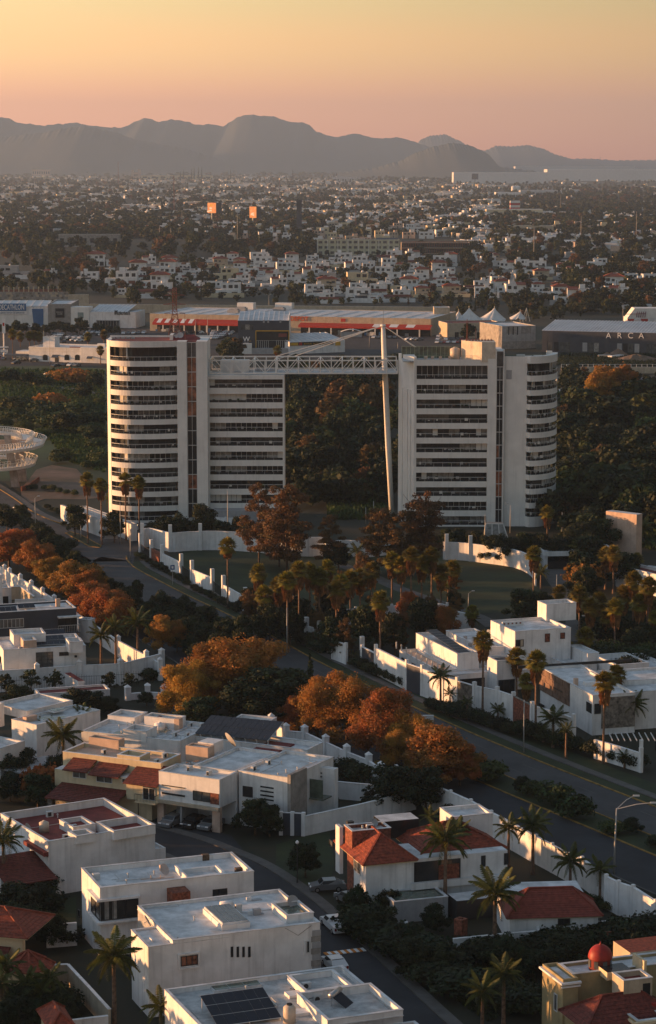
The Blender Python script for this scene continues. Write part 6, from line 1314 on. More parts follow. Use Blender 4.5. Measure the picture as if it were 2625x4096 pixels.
m = MB(); Cr.box('balcony_slab', LU-2.2, LU-1.0, a0-.6, a1+.6, z0-.25, z0-.05, CREAM)
for k in range(15): y = a0-.6+(a1-a0+1.2)*k/14; m.bar((LU-2.15,y,z0-.05), (LU-2.15,y,z0+.95), .03)
m.bar((LU-2.15,a0-.6,z0+.95), (LU-2.15,a1+.6,z0+.95), .06); m.bar((LU-2.15,a0-.6,z0+.95), (LU-1.0,a0-.6,z0+.95), .06); m.obj('balcony_railing', DFRAME, Cr.root)
roof_bits(Cr, b, 6, 31)
# --- white modern house in the centre
W1 = house('white_modern_house', 'white modern house with pink-lit band window front and open garage below', 'h2', (120,802), (218,752), (-238,742), 7.2, zb=3.4, par=.35)
b = W1.b0; 
a0, a1, z0, z1 = onL(W1, b['u0'], 'h1', (1190,865), (1296,940)); W1.win('L', b['u0'], None, None, None, 2, box=(a0,a1,z0,z1), gm=GLASSM); aa = onL(W1, b['u0'], 'h1', (1297,880), (1350,955)); W1.box('timber_panel', b['u0']-.06, b['u0'], max(b['v0']+.05, aa[0]), aa[1], aa[2], aa[3], BRICK)
a0, a1, z0, z1 = onL(W1, b['u0'], 'h1', (998,828), (1140,868)); W1.win('L', b['u0'], None, None, None, 3, box=(a0,a1,z0+.3,z1), gm=CURT); a0, a1, z0, z1 = onL(W1, b['u0'], 'h1', (998,870), (1140,915)); W1.win('L', b['u0'], None, None, None, 3, box=(a0,a1,z0+.2,z1-.1))
W1.box('garage_back', b['u0']+.2, b['u1'], b['v0']+6, b['v0']+6.3, -.2, 3.4, GREYW); W1.box('garage_wall', b['u1']-.3, b['u1'], b['v0'], b['v1'], -.2, 3.38, WHITE)
for f, w_ in ((0, 1.2), (.93, 1.0)): vv0 = b['v0']+(b['v1']-b['v0'])*f; W1.box('garage_pillar', b['u0']+.05, b['u0']+.65, vv0, vv0+w_, -.2, 3.38, PEACH)
W1.box('garage_beam', b['u0']-.4, b['u0']+.2, b['v0'], b['v1'], 3.0, 3.42, BEIGE)
for i_, (x, y, n_) in enumerate(((1140,700,0),(1210,690,0))): u, w = W1.at('h1', x, y, 7.0); skylight(W1, u-.6, u+.6, w-.35, w+.35, b['zr'], 2, GLASSM)
for (x, y) in ((1170,742),(1290,770)): u, w = W1.at('h1', x, y, 6.9); W1.box('air_conditioner', u-.45, u+.45, w-.2, w+.2, b['zr'], b['zr']+.65, RAILW); W1.box('fan_grille', u-.48, u-.45, w-.15, w+.15, b['zr']+.1, b['zr']+.55, DFRAME)
m1 = W1.pblock('h2', (545,788), (757,652), (215,756), 7.4, par=.35); W1.pblock('h2', (215,750), (430,625), (-10,700), 7.3, par=.35)
for (p0, p1, n, gm) in (((265,836),(326,910),1,GLASS),):
    a0, a1, z0, z1 = onL(W1, m1['u0'], 'h2', p0, p1); W1.win('L', m1['u0'], None, None, None, n, box=(a0,a1,z0,z1), gm=gm)
for y in (850, 876, 902, 926): a0, a1, z0, z1 = onL(W1, m1['u0'], 'h2', (372,y-4), (455,y+8)); W1.box('slot_window', m1['u0']-.03, m1['u0']+.0, a0, a1, z0, z0+.22, GLASS); W1.box('slot_sill', m1['u0']-.09, m1['u0'], a0-.05, a1+.05, z0-.1, z0-.01, WHITE)
W1.box('marble_fin', m1['u0']-.3, m1['u0']+4.2, m1['v0']-.5, m1['v0']-.02, -.2, 7.9, CONC)
r1 = W1.pblock('h2', (695,728), (760,690), (650,720), 6.8, par=.3); r2 = W1.pblock('h2', (830,736), (845,725), (672,716), 6.8, par=.2)
for k, (x, y) in enumerate(((700,752),(740,758),(740,780),(705,800),(740,806),(720,828))): a0, a1, z0, z1 = onL(W1, r2['u0'], 'h2', (x-14,y), (x+14,y+6)); W1.box('slot_window', r2['u0']-.04, r2['u0'], a0, a1, z0, z0+.2, GLASSM)
W1.box('glass_porch', m1['u0']+5.5, m1['u0']+8, m1['v0']-2.2, m1['v0']-.05, 3.2, 3.35, GREENG); W1.box('porch_pane', m1['u0']+5.6, m1['u0']+5.68, m1['v0']-2.1, m1['v0']-.1, 3.4, 6.0, GREENG)
roof_bits(W1, m1, 12, 5, 'avvpp'); wb = W1.at('h2', 60, 600, 7.4); W1.box('roof_store', wb[0]-1.5, wb[0]+1.2, wb[1]-1.5, wb[1]+1.0, 6.9, 8.4, WHITE); dish(W1.root, *W1.at('h2', 180, 580, 7.3), 7.2, 1.2, 1.0)
gw = wall_line('dark slatted gate between the white modern house and the garden wall', 'h2', [(500,1140),(570,1142),(638,1146)], 3.0, .2, [DGREY], .2, cap=True)
# --- lower left house with red flat roofs
F0 = house('white_red_terrace_house', 'white house with dark red flat roof terraces and beige water tank, lower left', 'h1', (297,1182), (927,1064), (60,1000), 6.8, rm=ROOFR, par=.9)
b = F0.b0; F0.pblock('h1', (470,1150), (605,1142), (452,1115), 7.0, 6.0, rm=PEACH, par=.8); F0.pblock('h1', (450,1095), (565,1060), (345,1050), 7.0, 5.9, rm=ROOFR); F0.pblock('h1', (700,1120), (925,1062), (600,1060), 7.0, 5.9, rm=ROOFR, par=.8)
tank(F0.root, *F0.at('h1', 272, 1115, 6.0), 5.9, .62, 1.35, TANKB); 
for (x, y) in ((306,1022),(450,1105),(408,1165)): u, w = F0.at('h1', x, y, 6.0); F0.box('air_conditioner', u-.45, u+.45, w-.2, w+.2, 5.9, 6.6, RAILW); F0.box('fan_grille', u-.3, u+.15, w-.225, w-.2, 6.0, 6.5, DFRAME)
dish(F0.root, *F0.at('h1', 170, 1125, 6.0), 6.0, .6, .8); roof_bits(F0, b, 4, 12, 'vp')
u0, w0 = F0.at('h4', 410, 322, 3.6); F0.block(b['u0']-6, b['u0']-.03, b['v0']+.5, b['v1'], 3.4, par=0); shed(F0, b['u0']-6.5, b['u0']-.05, b['v0']-2.8, b['v0']+4.5, 3.0, 4.6, TILED)
a0, a1, z0, z1 = onL(F0, b['u0'], 'h4', (176,200), (296,275)); F0.win('L', b['u0'], None, None, None, 3, box=(a0,a1,z0,z1), gm=GLASSM); F0.box('window_hood', b['u0']-.6, b['u0']-.02, a0-.2, a1+.2, z1+.1, z1+.6, ROOFR)
F0.block(b['u1']+.01, b['u1']+1.6, b['v0']+.3, b['v0']+3, 3.6, par=.2)
# --- white box house with corner window
F1 = house('white_box_house', 'white box house with dark corner window and long parapet roof, lower left', 'h4', (615,467), (350,380,'h5'), (477,346), 8.0, par=.55)
b = F1.b0; z1 = F1.on('F', b['v0'], 'h4', 600, 548)[1]; z0 = F1.on('F', b['v0'], 'h4', 600, 672)[1]; ua = F1.on('F', b['v0'], 'h4', 852, 600)[0]; va = b['v0']+(b['v1']-b['v0'])*.46
F1.win('F', b['v0'], None, None, None, 3, box=(b['u0']+.02, ua, z0, z1), gm=GLASS); F1.win('L', b['u0'], None, None, None, 2, box=(b['v0']+.02, va, z0, z1), gm=GLASSM)
for za, zb in ((z0-.28, z0-.03), (z1+.03, z1+.28)): m = MB(); m.box(b['u0']-.5, ua+.1, b['v0']-.55, b['v0']-.01, za, zb); m.box(b['u0']-.5, b['u0']-.01, b['v0']-.01, va+.1, za, zb); m.obj('window_ledge', WHITE, F1.root)
for k in range(3): F1.box('curtain', b['u0']+.5+k*.9, b['u0']+1.0+k*.9, b['v0']-.035, b['v0']-.026, z0+.1, z1-.1, CURT) if k < 2 else None
winp(F1, b, 'F', 'h5', (78,476), (168,514), 2); F1.win('L', b['u0'], 'h4', (484,595), (494,650), 1)
q = [F1.at(v_, x, y, 8.0) for v_, x, y in (('h4',1095,350),('h4',1330,330),('h4',1420,400))]
F1.box('light_well_wall', q[0][0], q[2][0], b['v0']+.3, b['v0']+.6, 7.4, 8.05, WHITE); F1.box('light_well_wall', q[0][0], q[0][0]+.25, b['v0']+.6, q[0][1]+1.2, 7.4, 8.1, WHITE); F1.box('light_well_wall', q[2][0]-.3, q[2][0], b['v0']+.6, q[1][1], 7.4, 8.1, WHITE); F1.box('light_well_wall', q[0][0]+.25, q[2][0]-.3, q[1][1], q[1][1]+.25, 7.4, 8.0, WHITE)
for (x, y, m) in ((595,410,RAILW),(1268,290,BARK),(1473,375,BARK)): u, w = F1.at('h4', x, y, 7.5); F1.box('roof_unit', u-.45, u+.35, w-.3, w+.3, 7.44, 8.15, m)
dish(F1.root, *F1.at('h4', 1010, 385, 7.5), 7.5, .7, .6); F1.box('roof_hatch', *(lambda u, w: (u-.3, u+.3, w-.2, w+.2))(*F1.at('h4', 1000, 355, 7.5)), 7.44, 8.1, PEACH); roof_bits(F1, b, 5, 44, 'vvps')
m = MB(); 
for x in (930, 990): u, w = F1.at('h4', x, 408, 7.5); m.bar((u,w,7.44), (u,w,7.9), .08); m.bar((u-1.2,w,7.5), (u+1.6,w,7.5), .05)
m.obj('roof_pipe', PEACH, F1.root)
u, w = F1.at('h4', 1040, 450, 7.6); F1.box('rust_screen_wall', u-.1, u+2.0, b['v0']-2.2, b['v0']-.02, 2.2, 7.2, BRICK); F1.box('entrance_canopy', u-1, u+2, b['v0']-4.6, b['v0']-.03, 2.6, 2.9, GREYW)
# --- front white house
F2 = house('long_white_house', 'long white house with four slit windows and a framed small window, bottom centre', 'h4', (913,832), (188,776,'h5'), (795,726), 7.6, par=.12)
b = F2.b0; F2m = F2.pblock('h5', (125,752), (762,694), (1105,546,'h4'), 8.1, par=.3) if False else None
g_ = F2.at('h5', 762, 696, 8.0); gl = F2.at('h4', 1105, 547, 8.0); fm_ = F2.block(b['u1']-6.2, g_[0], b['v0']-.02, gl[1], 8.0, par=.28); fl_ = F2.block(gl[0], b['u1']-6.2, b['v1']+.02, gl[1], 7.6, par=.2)
f = F2.win('F', b['v0'], 'h4', (1114,888), (1218,936), 3, rows=1, gm=AMBER); aa = onF(F2, 'h4', (1104,880), (1220,944), b['v0']); m = MB(); e = .16
m.box(aa[0]-e, aa[1]+e, b['v0']-.22, b['v0'], aa[3], aa[3]+e); m.box(aa[0]-e, aa[1]+e, b['v0']-.22, b['v0'], aa[2]-e, aa[2]); m.box(aa[0]-e, aa[0], b['v0']-.22, b['v0'], aa[2], aa[3]); m.box(aa[1], aa[1]+e, b['v0']-.22, b['v0'], aa[2], aa[3]); m.obj('window_surround', WHITE, f)
for x in (196, 232, 267, 303): a0, a1, z0, z1 = onF(F2, 'h5', (x-7,828), (x+8,890), fm_['v0']); F2.win('F', fm_['v0'], None, None, None, 1, box=(a0,a1,z0,z1), name='slit_window')
a0, a1, z0, z1 = onF(F2, 'h5', (655,792), (676,864), fm_['v0']); F2.win('F', fm_['v0'], None, None, None, 1, box=(a0,a1,z0,z1), name='slit_window', fm=RAILW); F2.box('window_jamb', a0-.3, a0-.12, fm_['v0']-.16, fm_['v0'], z0-.2, z1+.1, WHITE)
for j in range(11): ub('stone_block', F2.root, g_[0]-.9-.12*(j % 2), g_[0]+.06, fm_['v0']-.06-.04*(j % 3), fm_['v0']-.005, j*.66, j*.66+.62, CONC if j % 2 else GREYW)
uu, ww = F2.at('h5', 180, 660, 7.6); s1 = F2.at('h5', 40, 650, 7.6); s2 = F2.at('h5', 310, 700, 7.6)
SK = F2.block(s1[0], s2[0]-.3, s2[1]-.8, s1[1]+1.2, 8.3, 7.5, par=0); skylight(F2, SK['u0']+.2, SK['u1']-.2, SK['v0']+.2, SK['v1']-.2, 8.3, 4, GLASSM)
t = F2.at('h5', 175, 590, 7.7); m = MB(); m.tube([(t[0]-.9,t[1],8.2),(t[0]+.5,t[1],8.2)], .33, 14); m.obj('gas_cylinder', WSIGN, F2.root, smooth=True); u, w = F2.at('h5', 238, 620, 7.7); F2.box('air_conditioner', u-.35, u+.35, w-.2, w+.2, 7.75, 8.7, RAILW); F2.box('fan_grille', u-.38, u-.35, w-.16, w+.16, 7.95, 8.5, DFRAME); F2.box('roof_box', u+1.2, u+2.0, w-1.6, w-1.1, 7.75, 8.4, GREYW)
for (x, y) in ((310,545),(320,632)): u, w = F2.at('h5', x, y, 7.7); F2.box('roof_kerb', u-.45, u+.1, w-.1, w+.1, 7.72, 8.15, WHITE); F2.box('roof_hatch', u+.1, u+1.3, w-.3, w+.3, 7.72, 7.8, GREYW)
dish(F2.root, *F2.at('h5', 570, 585, 8.0), 8.0, .75, .3); u, w = F2.at('h5', 690, 640, 8.0); rs_ = F2.block(g_[0]-5.4, g_[0]-.2, F2.at('h5',640,660,8)[1]+.6, gl[1]-3.0, 8.9, 7.7, par=.3, rm=GREENG) if False else F2.block(g_[0]-3.2, g_[0]-.12, fm_['v0']+1.6, fm_['v0']+6.2, 8.6, 7.7, par=.35, rm=GREENG)
dish(F2.root, *F2.at('h4', 905, 705, 7.6), 7.6, .7, 1.3); roof_bits(F2, fm_, 6, 51, 'vpp'); roof_bits(F2, b, 3, 52, 'vp')
u, w = F2.at('h4', 960, 785, 7.5); F2.box('roof_kerb', u-.6, u-.45, w-.5, w+.3, 7.5, 7.75, WHITE)
m = MB(); m.bar((g_[0]-4,fm_['v0']-.05,7.9), (g_[0]-2.5,fm_['v0']-.05,6.9), .03); m.bar((g_[0]-2.5,fm_['v0']-.05,6.9), (g_[0]-1.0,fm_['v0']-.05,7.8), .03); m.obj('hanging_wire', DFRAME, F2.root)
# --- bottom roof
F3 = house('weathered_roof_house', 'house with weathered flat white roof, skylights and solar panels at the bottom', 'h4', (1330,1420), (1240,1245,'h5'), (1035,1090), 6.9, rm=ROOFO, par=.45)
b = F3.b0; pr = F3.at('h5', 1062, 1070, 7.2); pl_ = F3.at('h5', 825, 1098, 7.2)
F3.block(F3.at('h5',730,1240,7.4)[0], b['u1'], b['v0'], pr[1], 7.5, 6.3, par=.8, rm=ROOFO)
F3.block(F3.at('h5',530,1005,7.1)[0], F3.at('h5',940,1075,7.1)[0], F3.at('h5',940,1075,7.1)[1], F3.at('h5',815,975,7.1)[1], 7.2, 6.0, par=.6, rm=ROOFO)
for (x0,y0,x1,y1,n) in ((90,1075,385,1045,3),(395,1178,505,1200,1)):
    u0, w0 = F3.at('h5', x0, y0+30, 6.5); u1, w1 = F3.at('h5', x1, y1+30, 6.5); skylight(F3, min(u0,u1), max(u0,u1), w0-.1, w0+1.3, b['zr'], n)
for (x, y) in ((600,1125),(640,1235)): u, w = F3.at('h5', x, y, 6.5); F3.box('roof_hatch', u-1.1, u+1.1, w-.7, w+.7, b['zr'], b['zr']+.32, WHITE)
for (x, y) in ((655,1085),(725,1165)): u, w = F3.at('h5', x, y, 6.5); F3.box('air_conditioner', u-.45, u+.45, w-.2, w+.2, b['zr'], b['zr']+.7, RAILW); m = MB(); m.tube([(u-.1,w-.2,b['zr']+.35),(u-.1,w-.23,b['zr']+.35)], .26, 16); m.obj('fan_grille', DFRAME, F3.root); m = MB(); m.tube([(u-.45,w,b['zr']+.5),(u-.9,w,b['zr']+.45),(u-1.0,w,b['zr']+.06),(u-1.5,w+.6,b['zr']+.06)], .03, 6); m.obj('pipe', BLACKS, F3.root)
u, w = F3.at('h5', 150, 1180, 7.2); solar_array(F3, 'near solar array of large black panels on the weathered roof', F3.at('h5', 85, 1303, 6.6)[0], F3.at('h5', 85, 1303, 6.6)[1]-1.2, b['zr'], 6, 3, 1.05, 1.75, tilt=14)
u, w = F3.at('h5', 552, 1290, 6.5); m = MB(); m.tube([(u,w,b['zr']),(u,w,b['zr']+1.5),(u,w,b['zr']+1.75)], [.6,.6,.3], 16); m.obj('water_tank', TANKB, F3.root, smooth=True); m = MB(); m.tube([(u,w,b['zr']+1.75),(u,w,b['zr']+1.87)], .28, 14); m.obj('tank_lid', BLACKS, F3.root)
u, w = F3.at('h5', 880, 1190, 6.6); wh = thing('solar_water_heater', 'solar water heater with silver cylinder on the weathered roof corner', 'water heater', (F3.O[0]+F3.U[0]*u+F3.V[0]*w, F3.O[1]+F3.U[1]*u+F3.V[1]*w, b['zr']), F3.a+.75); p = ub('collector', wh, 0, 1, 0, 1, 0, .07, SOLAR); p.scale = (1.8, 2.2, .07); p.location = (0, -.2, .55); p.rotation_euler = (math.radians(35), 0, 0)
m = MB(); m.tube([(-1.1,.8,1.35),(1.1,.8,1.35)], .28, 14); m.obj('cylinder', STEEL, wh, smooth=True); m = MB(); m.bar((-.9,.8,0), (-.9,.8,1.3), .05); m.bar((.9,.8,0), (.9,.8,1.3), .05); m.bar((-.9,-1,.05), (-.9,.8,1.2), .05); m.bar((.9,-1,.05), (.9,.8,1.2), .05); m.obj('stand', STEEL, wh)
roof_bits(F3, b, 8, 61, 'ppv')
bt_ = F3.block(b['u1']-8, b['u1']+1.2, b['v0']-3, b['v0']-.05, 6.2, par=.3, rm=ROOFR)
# --- right: red-tiled house with brick tower
R1 = house('red_tiled_house', 'white house with red hip tile roof, rusty stone tower and palm in front', 'h5', (1022,318), (655,562,'h6'), (885,228), 6.2, par=0, wm=WHITE)
b = R1.b0; um = R1.on('F', b['v0'], 'h5', 1305, 300)[0]
hip(R1, b['u0'], um, b['v0'], b['v0']+9.5, 6.2, 2.6, .6); hip(R1, um+2.2, b['u1'], b['v0']+2.0, b['v0']+10.5, 6.0, 2.5, .6)
tb = R1.pblock('h5', (938,118), (1182,100), (866,80), 8.8, 5.9, wm=BRICK, par=.4, rm=ROOFO)
lb_ = R1.pblock('h5', (860,92), (880,88), (792,76), 8.6, 2.8, wm=WHITE, par=.3)
a0, a1, z0, z1 = onL(R1, lb_['u0'], 'h5', (800,165), (820,222)); R1.win('L', lb_['u0'], None, None, None, 1, box=(a0, a1, z0, z1), gm=GLASSM)
a0, a1, z0, z1 = onL(R1, b['u0'], 'h5', (952,285), (992,390)); R1.win('L', b['u0'], None, None, None, 2, box=(a0, a1, z0, z1), gm=GLASSM, fm=RAILW); R1.box('stone_pier', b['u0']-.12, b['u0']-.005, b['v1']-2.2, b['v1']-.1, 0, 6.1, BRICK)
R1.box('recess_glazing', um+.3, um+6.2, b['v0']-.05, b['v0']-.002, 3.2, 5.8, GLASS); R1.box('recess_timber', um+3.4, um+6.0, b['v0']-.09, b['v0']-.052, 3.2, 5.2, BRICK); R1.box('balcony_band', um-.2, b['u1'], b['v0']-.6, b['v0']-.1, 2.6, 3.4, WHITE)
for (x0,x1,y0,y1) in ((262,285,598,668),(462,488,575,640),(603,628,560,628)):
    a0, a1, z0, z1 = onF(R1, 'h6', (x0,y0), (x1,y1), b['v0']); R1.win('F', b['v0'], None, None, None, 1, box=(a0,a1,z0,z1))
u, w = R1.at('h5', 1200, 40, 8.0); R1.block(u-2.2, u+2.6, w-1.5, w+1.5, 8.2, 6.0, par=0, wm=GLASS, rm=ROOFW); u, w = R1.at('h6', 400, 340, 7.8); R1.block(u-2.8, u+2.4, w-1.2, w+3.4, 8.4, 5.5, par=.4)
dish(R1.root, *R1.at('h5', 1075, 82, 8.6), 8.4, .5, .5); R1.box('roof_unit', *(lambda u, w: (u-.4, u+.4, w-.3, w+.3))(*R1.at('h5', 925, 82, 8.5)), 8.4, 9.1, DFRAME); roof_bits(R1, tb, 4, 71, 'va')
R1.block(b['u0']+2, um+3.0, b['v0']-4.2, b['v0']-.05, 2.6, par=.1, wm=GREYW, rm=GREENG); R1.block(um+3.6, um+10, b['v0']-5.5, b['v0']-2.5, 2.4, par=0, wm=DFRAME, rm=ROOFW)
wall_line('white low forecourt wall below the red tiled house', 'h6', [(-60,905),(115,960),(118,880),(215,850)], 1.8, .25, [WHITE], top=False)
# --- second red roof
R2 = house('low_red_roof_house', 'low house with broad plain red roof behind a white wall, lower right', 'h6', (640,955), (1195,958), (405,745), 3.6, par=0)
b = R2.b0; hip(R2, b['u0'], b['u1'], b['v0'], b['v0']+(b['u1']-b['u0'])*.5, 3.6, 2.5, .5, mat('red_membrane_tile', (.21,.05,.035), scale=2, var=.25, rough=.8), step=.3); winp(R2, b, 'F', 'h6', (935,962), (1010,1004), 2)
wall_line('white yard wall in front of the low red-roofed house', 'h6', [(290,1090),(560,1062),(812,1040),(815,990),(1180,985),(1405,962)], 2.4, .25, [WHITE], top=True)
br_ = house('brick_barbecue', 'small orange-red brick chimney block in the yard left of the low red roof', 'h6', (345,975), (375,960), (298,962), 3.4, cat='chimney', wm=BRICK, par=.2)
R2.box('timber_door', b['u1']+.2, b['u1']+1.6, b['v0']-3.0, b['v0']-2.8, 0, 2.6, BRICK)
# --- domed house
R3 = house('domed_house', 'ochre house with white roof, small red dome and red tile roof, bottom right', 'g5', (395,522), (590,506), (85,333), 7.4, wm=OCHRE, par=.35, rm=ROOFW)
b = R3.b0; m2 = R3.block(b['u1']-.05, b['u1']+14, b['v0']+1.2, b['v1']-.4, 7.35, wm=OCHRE, par=.3)
m = MB(); m.box(b['u0']-.3, b['u1']+.25, b['v0']-.3, b['v0']-.01, 6.9, 7.1); m.box(b['u0']-.2, b['u1']+.2, b['v0']-.18, b['v0']-.01, 6.55, 6.7); m.box(b['u0']-.3, b['u0']-.01, b['v0']-.01, b['v1']+.2, 6.9, 7.1); m.obj('cornice', WHITE, R3.root)
du, dw = R3.at('g5', 850, 385, 7.1); m = MB(); m.tube([(du,dw,7.0),(du,dw,8.3)], 1.15, 28); dr = m.obj('dome_drum', mat('dark_red_drum', (.17,.03,.02), var=.3), R3.root)
m = MB(); n = 28; rings = [(1.24*math.cos(t), 8.3+1.35*math.sin(t)) for t in np.linspace(0, 1.45, 9)]; vs = [(du+r*math.cos(2*math.pi*k/n), dw+r*math.sin(2*math.pi*k/n), z) for r, z in rings for k in range(n)]; m.add(vs, [(j*n+k, j*n+(k+1)%n, (j+1)*n+(k+1)%n, (j+1)*n+k) for j in range(8) for k in range(n)]); m.tube([(du,dw,9.55),(du,dw,9.75),(du,dw,10.0)], [.2,.08,.02], 8); m.obj('dome', REDTILE, R3.root, smooth=True)
for k in range(8): a = k*math.pi/4-math.pi/2; ub('drum_window', dr, du+1.15*math.cos(a)-.22, du+1.15*math.cos(a)+.22, dw+1.15*math.sin(a)-.05, dw+1.15*math.sin(a)+.05, 7.4, 8.15, GLASSM, a+math.pi/2)
hu, hw = R3.at('g5', 740, 965, 4.6); hu1, hw1 = R3.at('g5', 1300, 835, 4.6); hul, hwl = R3.at('g5', 165, 605, 5.0)
hip(R3, b['u0']-.2, b['u0']+9.6, b['v0']-6.3, b['v0']-.7, 4.4, 2.2, .4, TILED); R3.block(b['u0']+.2, b['u0']+9.2, b['v0']-5.9, b['v0']-.05, 4.3, par=0, wm=OCHRE)
for (x, y) in ((220,735),(372,880)): u_, z_ = R3.on('L', b['u0']+.2, 'g5', x, y); 
for k, w_ in enumerate((b['v0']-1.4, b['v0']-3.6)): R3.win('L', b['u0']+.2, None, None, None, 1, box=(w_-.5, w_+.5, 1.2, 3.0), fm=RAILW, gm=GLASSM)
R3.win('L', b['u0'], None, None, None, 1, box=(b['v0']+1.2, b['v0']+2.0, 3.6, 5.4), fm=RAILW, gm=GLASSM)
t1_ = R3.pblock('g5', (1142,540), (1500,500), (975,440), 7.9, 2, wm=BEIGE, par=.5, rm=ROOFR); R3.box('slot_window', t1_['u0']+2.1, t1_['u0']+2.9, t1_['v0']-.06, t1_['v0'], 4.6, 7.4, GLASS)
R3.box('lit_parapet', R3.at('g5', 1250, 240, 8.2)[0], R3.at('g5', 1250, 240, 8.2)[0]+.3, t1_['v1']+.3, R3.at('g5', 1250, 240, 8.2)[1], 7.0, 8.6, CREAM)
skl = R3.at('g5', 1040, 440, 7.2); R3.block(skl[0]-1.4, skl[0]+1.3, skl[1]-1.0, skl[1]+1.2, 7.75, 6.9, par=0, wm=CREAM, rm=GLASS)
lo = R3.pblock('g5', (1308,1040), (1700,1010), (1052,875), 5.2, 0, wm=OCHRE, par=.6, rm=ROOFR); m = MB(); m.box(lo['u0']-.2, lo['u0']-.01, lo['v0']-.2, lo['v1'], 4.75, 4.95); m.box(lo['u0']-.3, lo['u1'], lo['v0']-.3, lo['v0']-.01, 4.9, 5.2); m.obj('cornice', CREAM, R3.root); dish(R3.root, *R3.at('g5', 1365, 850, 5.0), 5.0, .6, .2)
R3.block(m2['u1']-6, m2['u1'], m2['v1']+.05, m2['v1']+4, 7.6, par=0, wm=BEIGE, rm=TILE); rv = MB(); rx_ = R3.at('g5', 1520, 850, 5.4); rv.tube([(rx_[0],rx_[1],4.8),(rx_[0],rx_[1],5.8)], .35, 10); rv.obj('red_roof_pot', REDTILE, R3.root)
# --- bottom left cream houses
Z1 = house('cream_corner_house', 'cream house with red tile roof cut by the left edge, bottom left', 'g3', (275,140), (300,110), (-160,0), 5.6, wm=CREAM, par=0); b = Z1.b0
hip(Z1, b['u0']-.2, b['u0']+7, b['v0']-.3, b['v1']+3, 5.6, 1.9, .6); shed(Z1, b['u0']-3.6, b['u0']-.3, b['v0']+1.2, b['v1'], 3.0, 4.4, TILED, axis='u')
gz = thing('octagonal_gazebo', 'cream garden room with octagonal red tile roof, bottom left', 'gazebo', G('g3', 345, 420, 4.0)[:2]+(0,)); m = MB(); n = 8; Rz = 2.9
for k in range(n):
    a, c = 2*math.pi*k/n+.2, 2*math.pi*(k+1)/n+.2; P = lambda t, r, z: Vector((r*math.cos(t), r*math.sin(t), z)); tiled_slope(m, P(a, Rz, 3.3), P(c, Rz, 3.3), P(c, .02, 4.9), P(a, .02, 4.9), .35)
o = m.obj('tile_roof', TILE, gz); m = MB()
for k in range(n): a = 2*math.pi*k/n+.2; m.bar((Rz*math.cos(a), Rz*math.sin(a), 3.38), (0,0,4.98), .2)
m.obj('ridge_tiles', TILE, o); m = MB(); m.prism([(2.4*math.cos(2*math.pi*k/8+.2), 2.4*math.sin(2*math.pi*k/8+.2)) for k in range(8)], -.2, 3.3); m.obj('wall', CREAM, gz)
wall_line('pale garden wall with lamps running down between the cream house and the big palm', 'g3', [(585,500),(835,490),(1075,745),(1350,1045)], 2.4, .25, [BEIGE], top=True); wall_line('white wall cutting across the bottom left corner', 'g3', [(620,1215),(1000,1165),(1330,1125)], 2.2, .3, [WHITE], top=True)
Z2 = house('red_roof_corner', 'sliver of red tiled roof at the very bottom left corner', 'g3', (640,1290), (900,1270), (-60,1130), 3.0, wm=CREAM, par=0); Z2.b0; hip(Z2, Z2.b0['u0'], Z2.b0['u1'], Z2.b0['v0'], Z2.b0['v1'], 3.0, 1.2, .4, TILE)
wall_line('white side wall joining the box house to the left garden', 'h4', [(285,698),(380,690),(472,682)], 2.6, .25, [WHITE], top=True)
# ------------------------------------------------------------------ vehicles and lamps near the camera
def ground_dir(v, p, q): a = G(v, *p); b = G(v, *q); return math.atan2(b[1]-a[1], b[0]-a[0])
def place_car(kind, paint, label, v, x, y, rz, z=.05):
    c = car_template(kind, paint, label); g = G(v, x, y); c.location = (g[0], g[1], z); c.rotation_euler = (0, 0, rz); c['label'] = label; return c
sdir = ground_dir('h5', (1100,1040), (560,540))
place_car('pickup_truck', CARW, 'white double-cab pickup truck parked on the dark street beside the long white house', 'h5', 828, 722, sdir+math.pi)
place_car('parked_car', CARG, 'silver grey car parked in the drive below the red tiled house', 'h5', 785, 482, ground_dir('h5', (900,470), (720,470))+math.pi+.15)
place_car('parked_car', CARW, 'white car with black roof half hidden behind the long white house', 'h5', 830, 965, sdir+math.pi)
for k, (x, y, lab, m) in enumerate(((1062,1082,'dark car in the garage of the white modern house, leftmost',CARG),(1195,1086,'dark car in the middle of the white modern house garage',CARK),(1300,1100,'grey car at the right in the white modern house garage',CARG),(722,1015,'silver car under the carport of the cream villa',CARG),(590,1035,'red car deep in the carport of the cream villa',CARR))): place_car('parked_car', m, lab, 'h1', x, y, W1.a+(0 if k < 3 else .1))
place_car('parked_car', CARK, 'dark car driving down the curved boulevard', 'la', 802, 722, ground_dir('la', (930,800), (700,640)))
place_car('parked_car', CARW, 'white car on the boulevard at the far left between bushes', 't6', 275, 1545, ground_dir('la', (250,400), (0,260))); place_car('parked_car', CARW, 'white car mostly hidden by bushes beside the boulevard at far left', 't6', 375, 1680, ground_dir('la', (250,400), (0,260)))
place_car('parked_car', CARW, 'white car behind the round hedge at the foot of the left tower', 'la', 660, 378, .1)
place_car('parked_car', CARG, 'grey car by the low forecourt wall of the red tiled house', 'h5', 920, 560, sdir+math.pi+.2)
def P(v, x, yt, yb): return top_at(v, x, yt, yb)
x, y, h = P('h6', 1280, 235, 690); light_pole('tall double-armed street lamp on the median at the lower right', x, y, h-.5, ((-.0,0),), r=.13) if False else None
o = thing('street_lamp', 'tall double-armed street lamp beside the near carriageway at the lower right', 'street lamp', (x, y, 0)); m = MB(); m.tube([(0,0,0),(.1,0,h*.5),(.2,0,h-1)], [.14,.11,.08], 10); m.obj('pole', POLE, o, smooth=True)
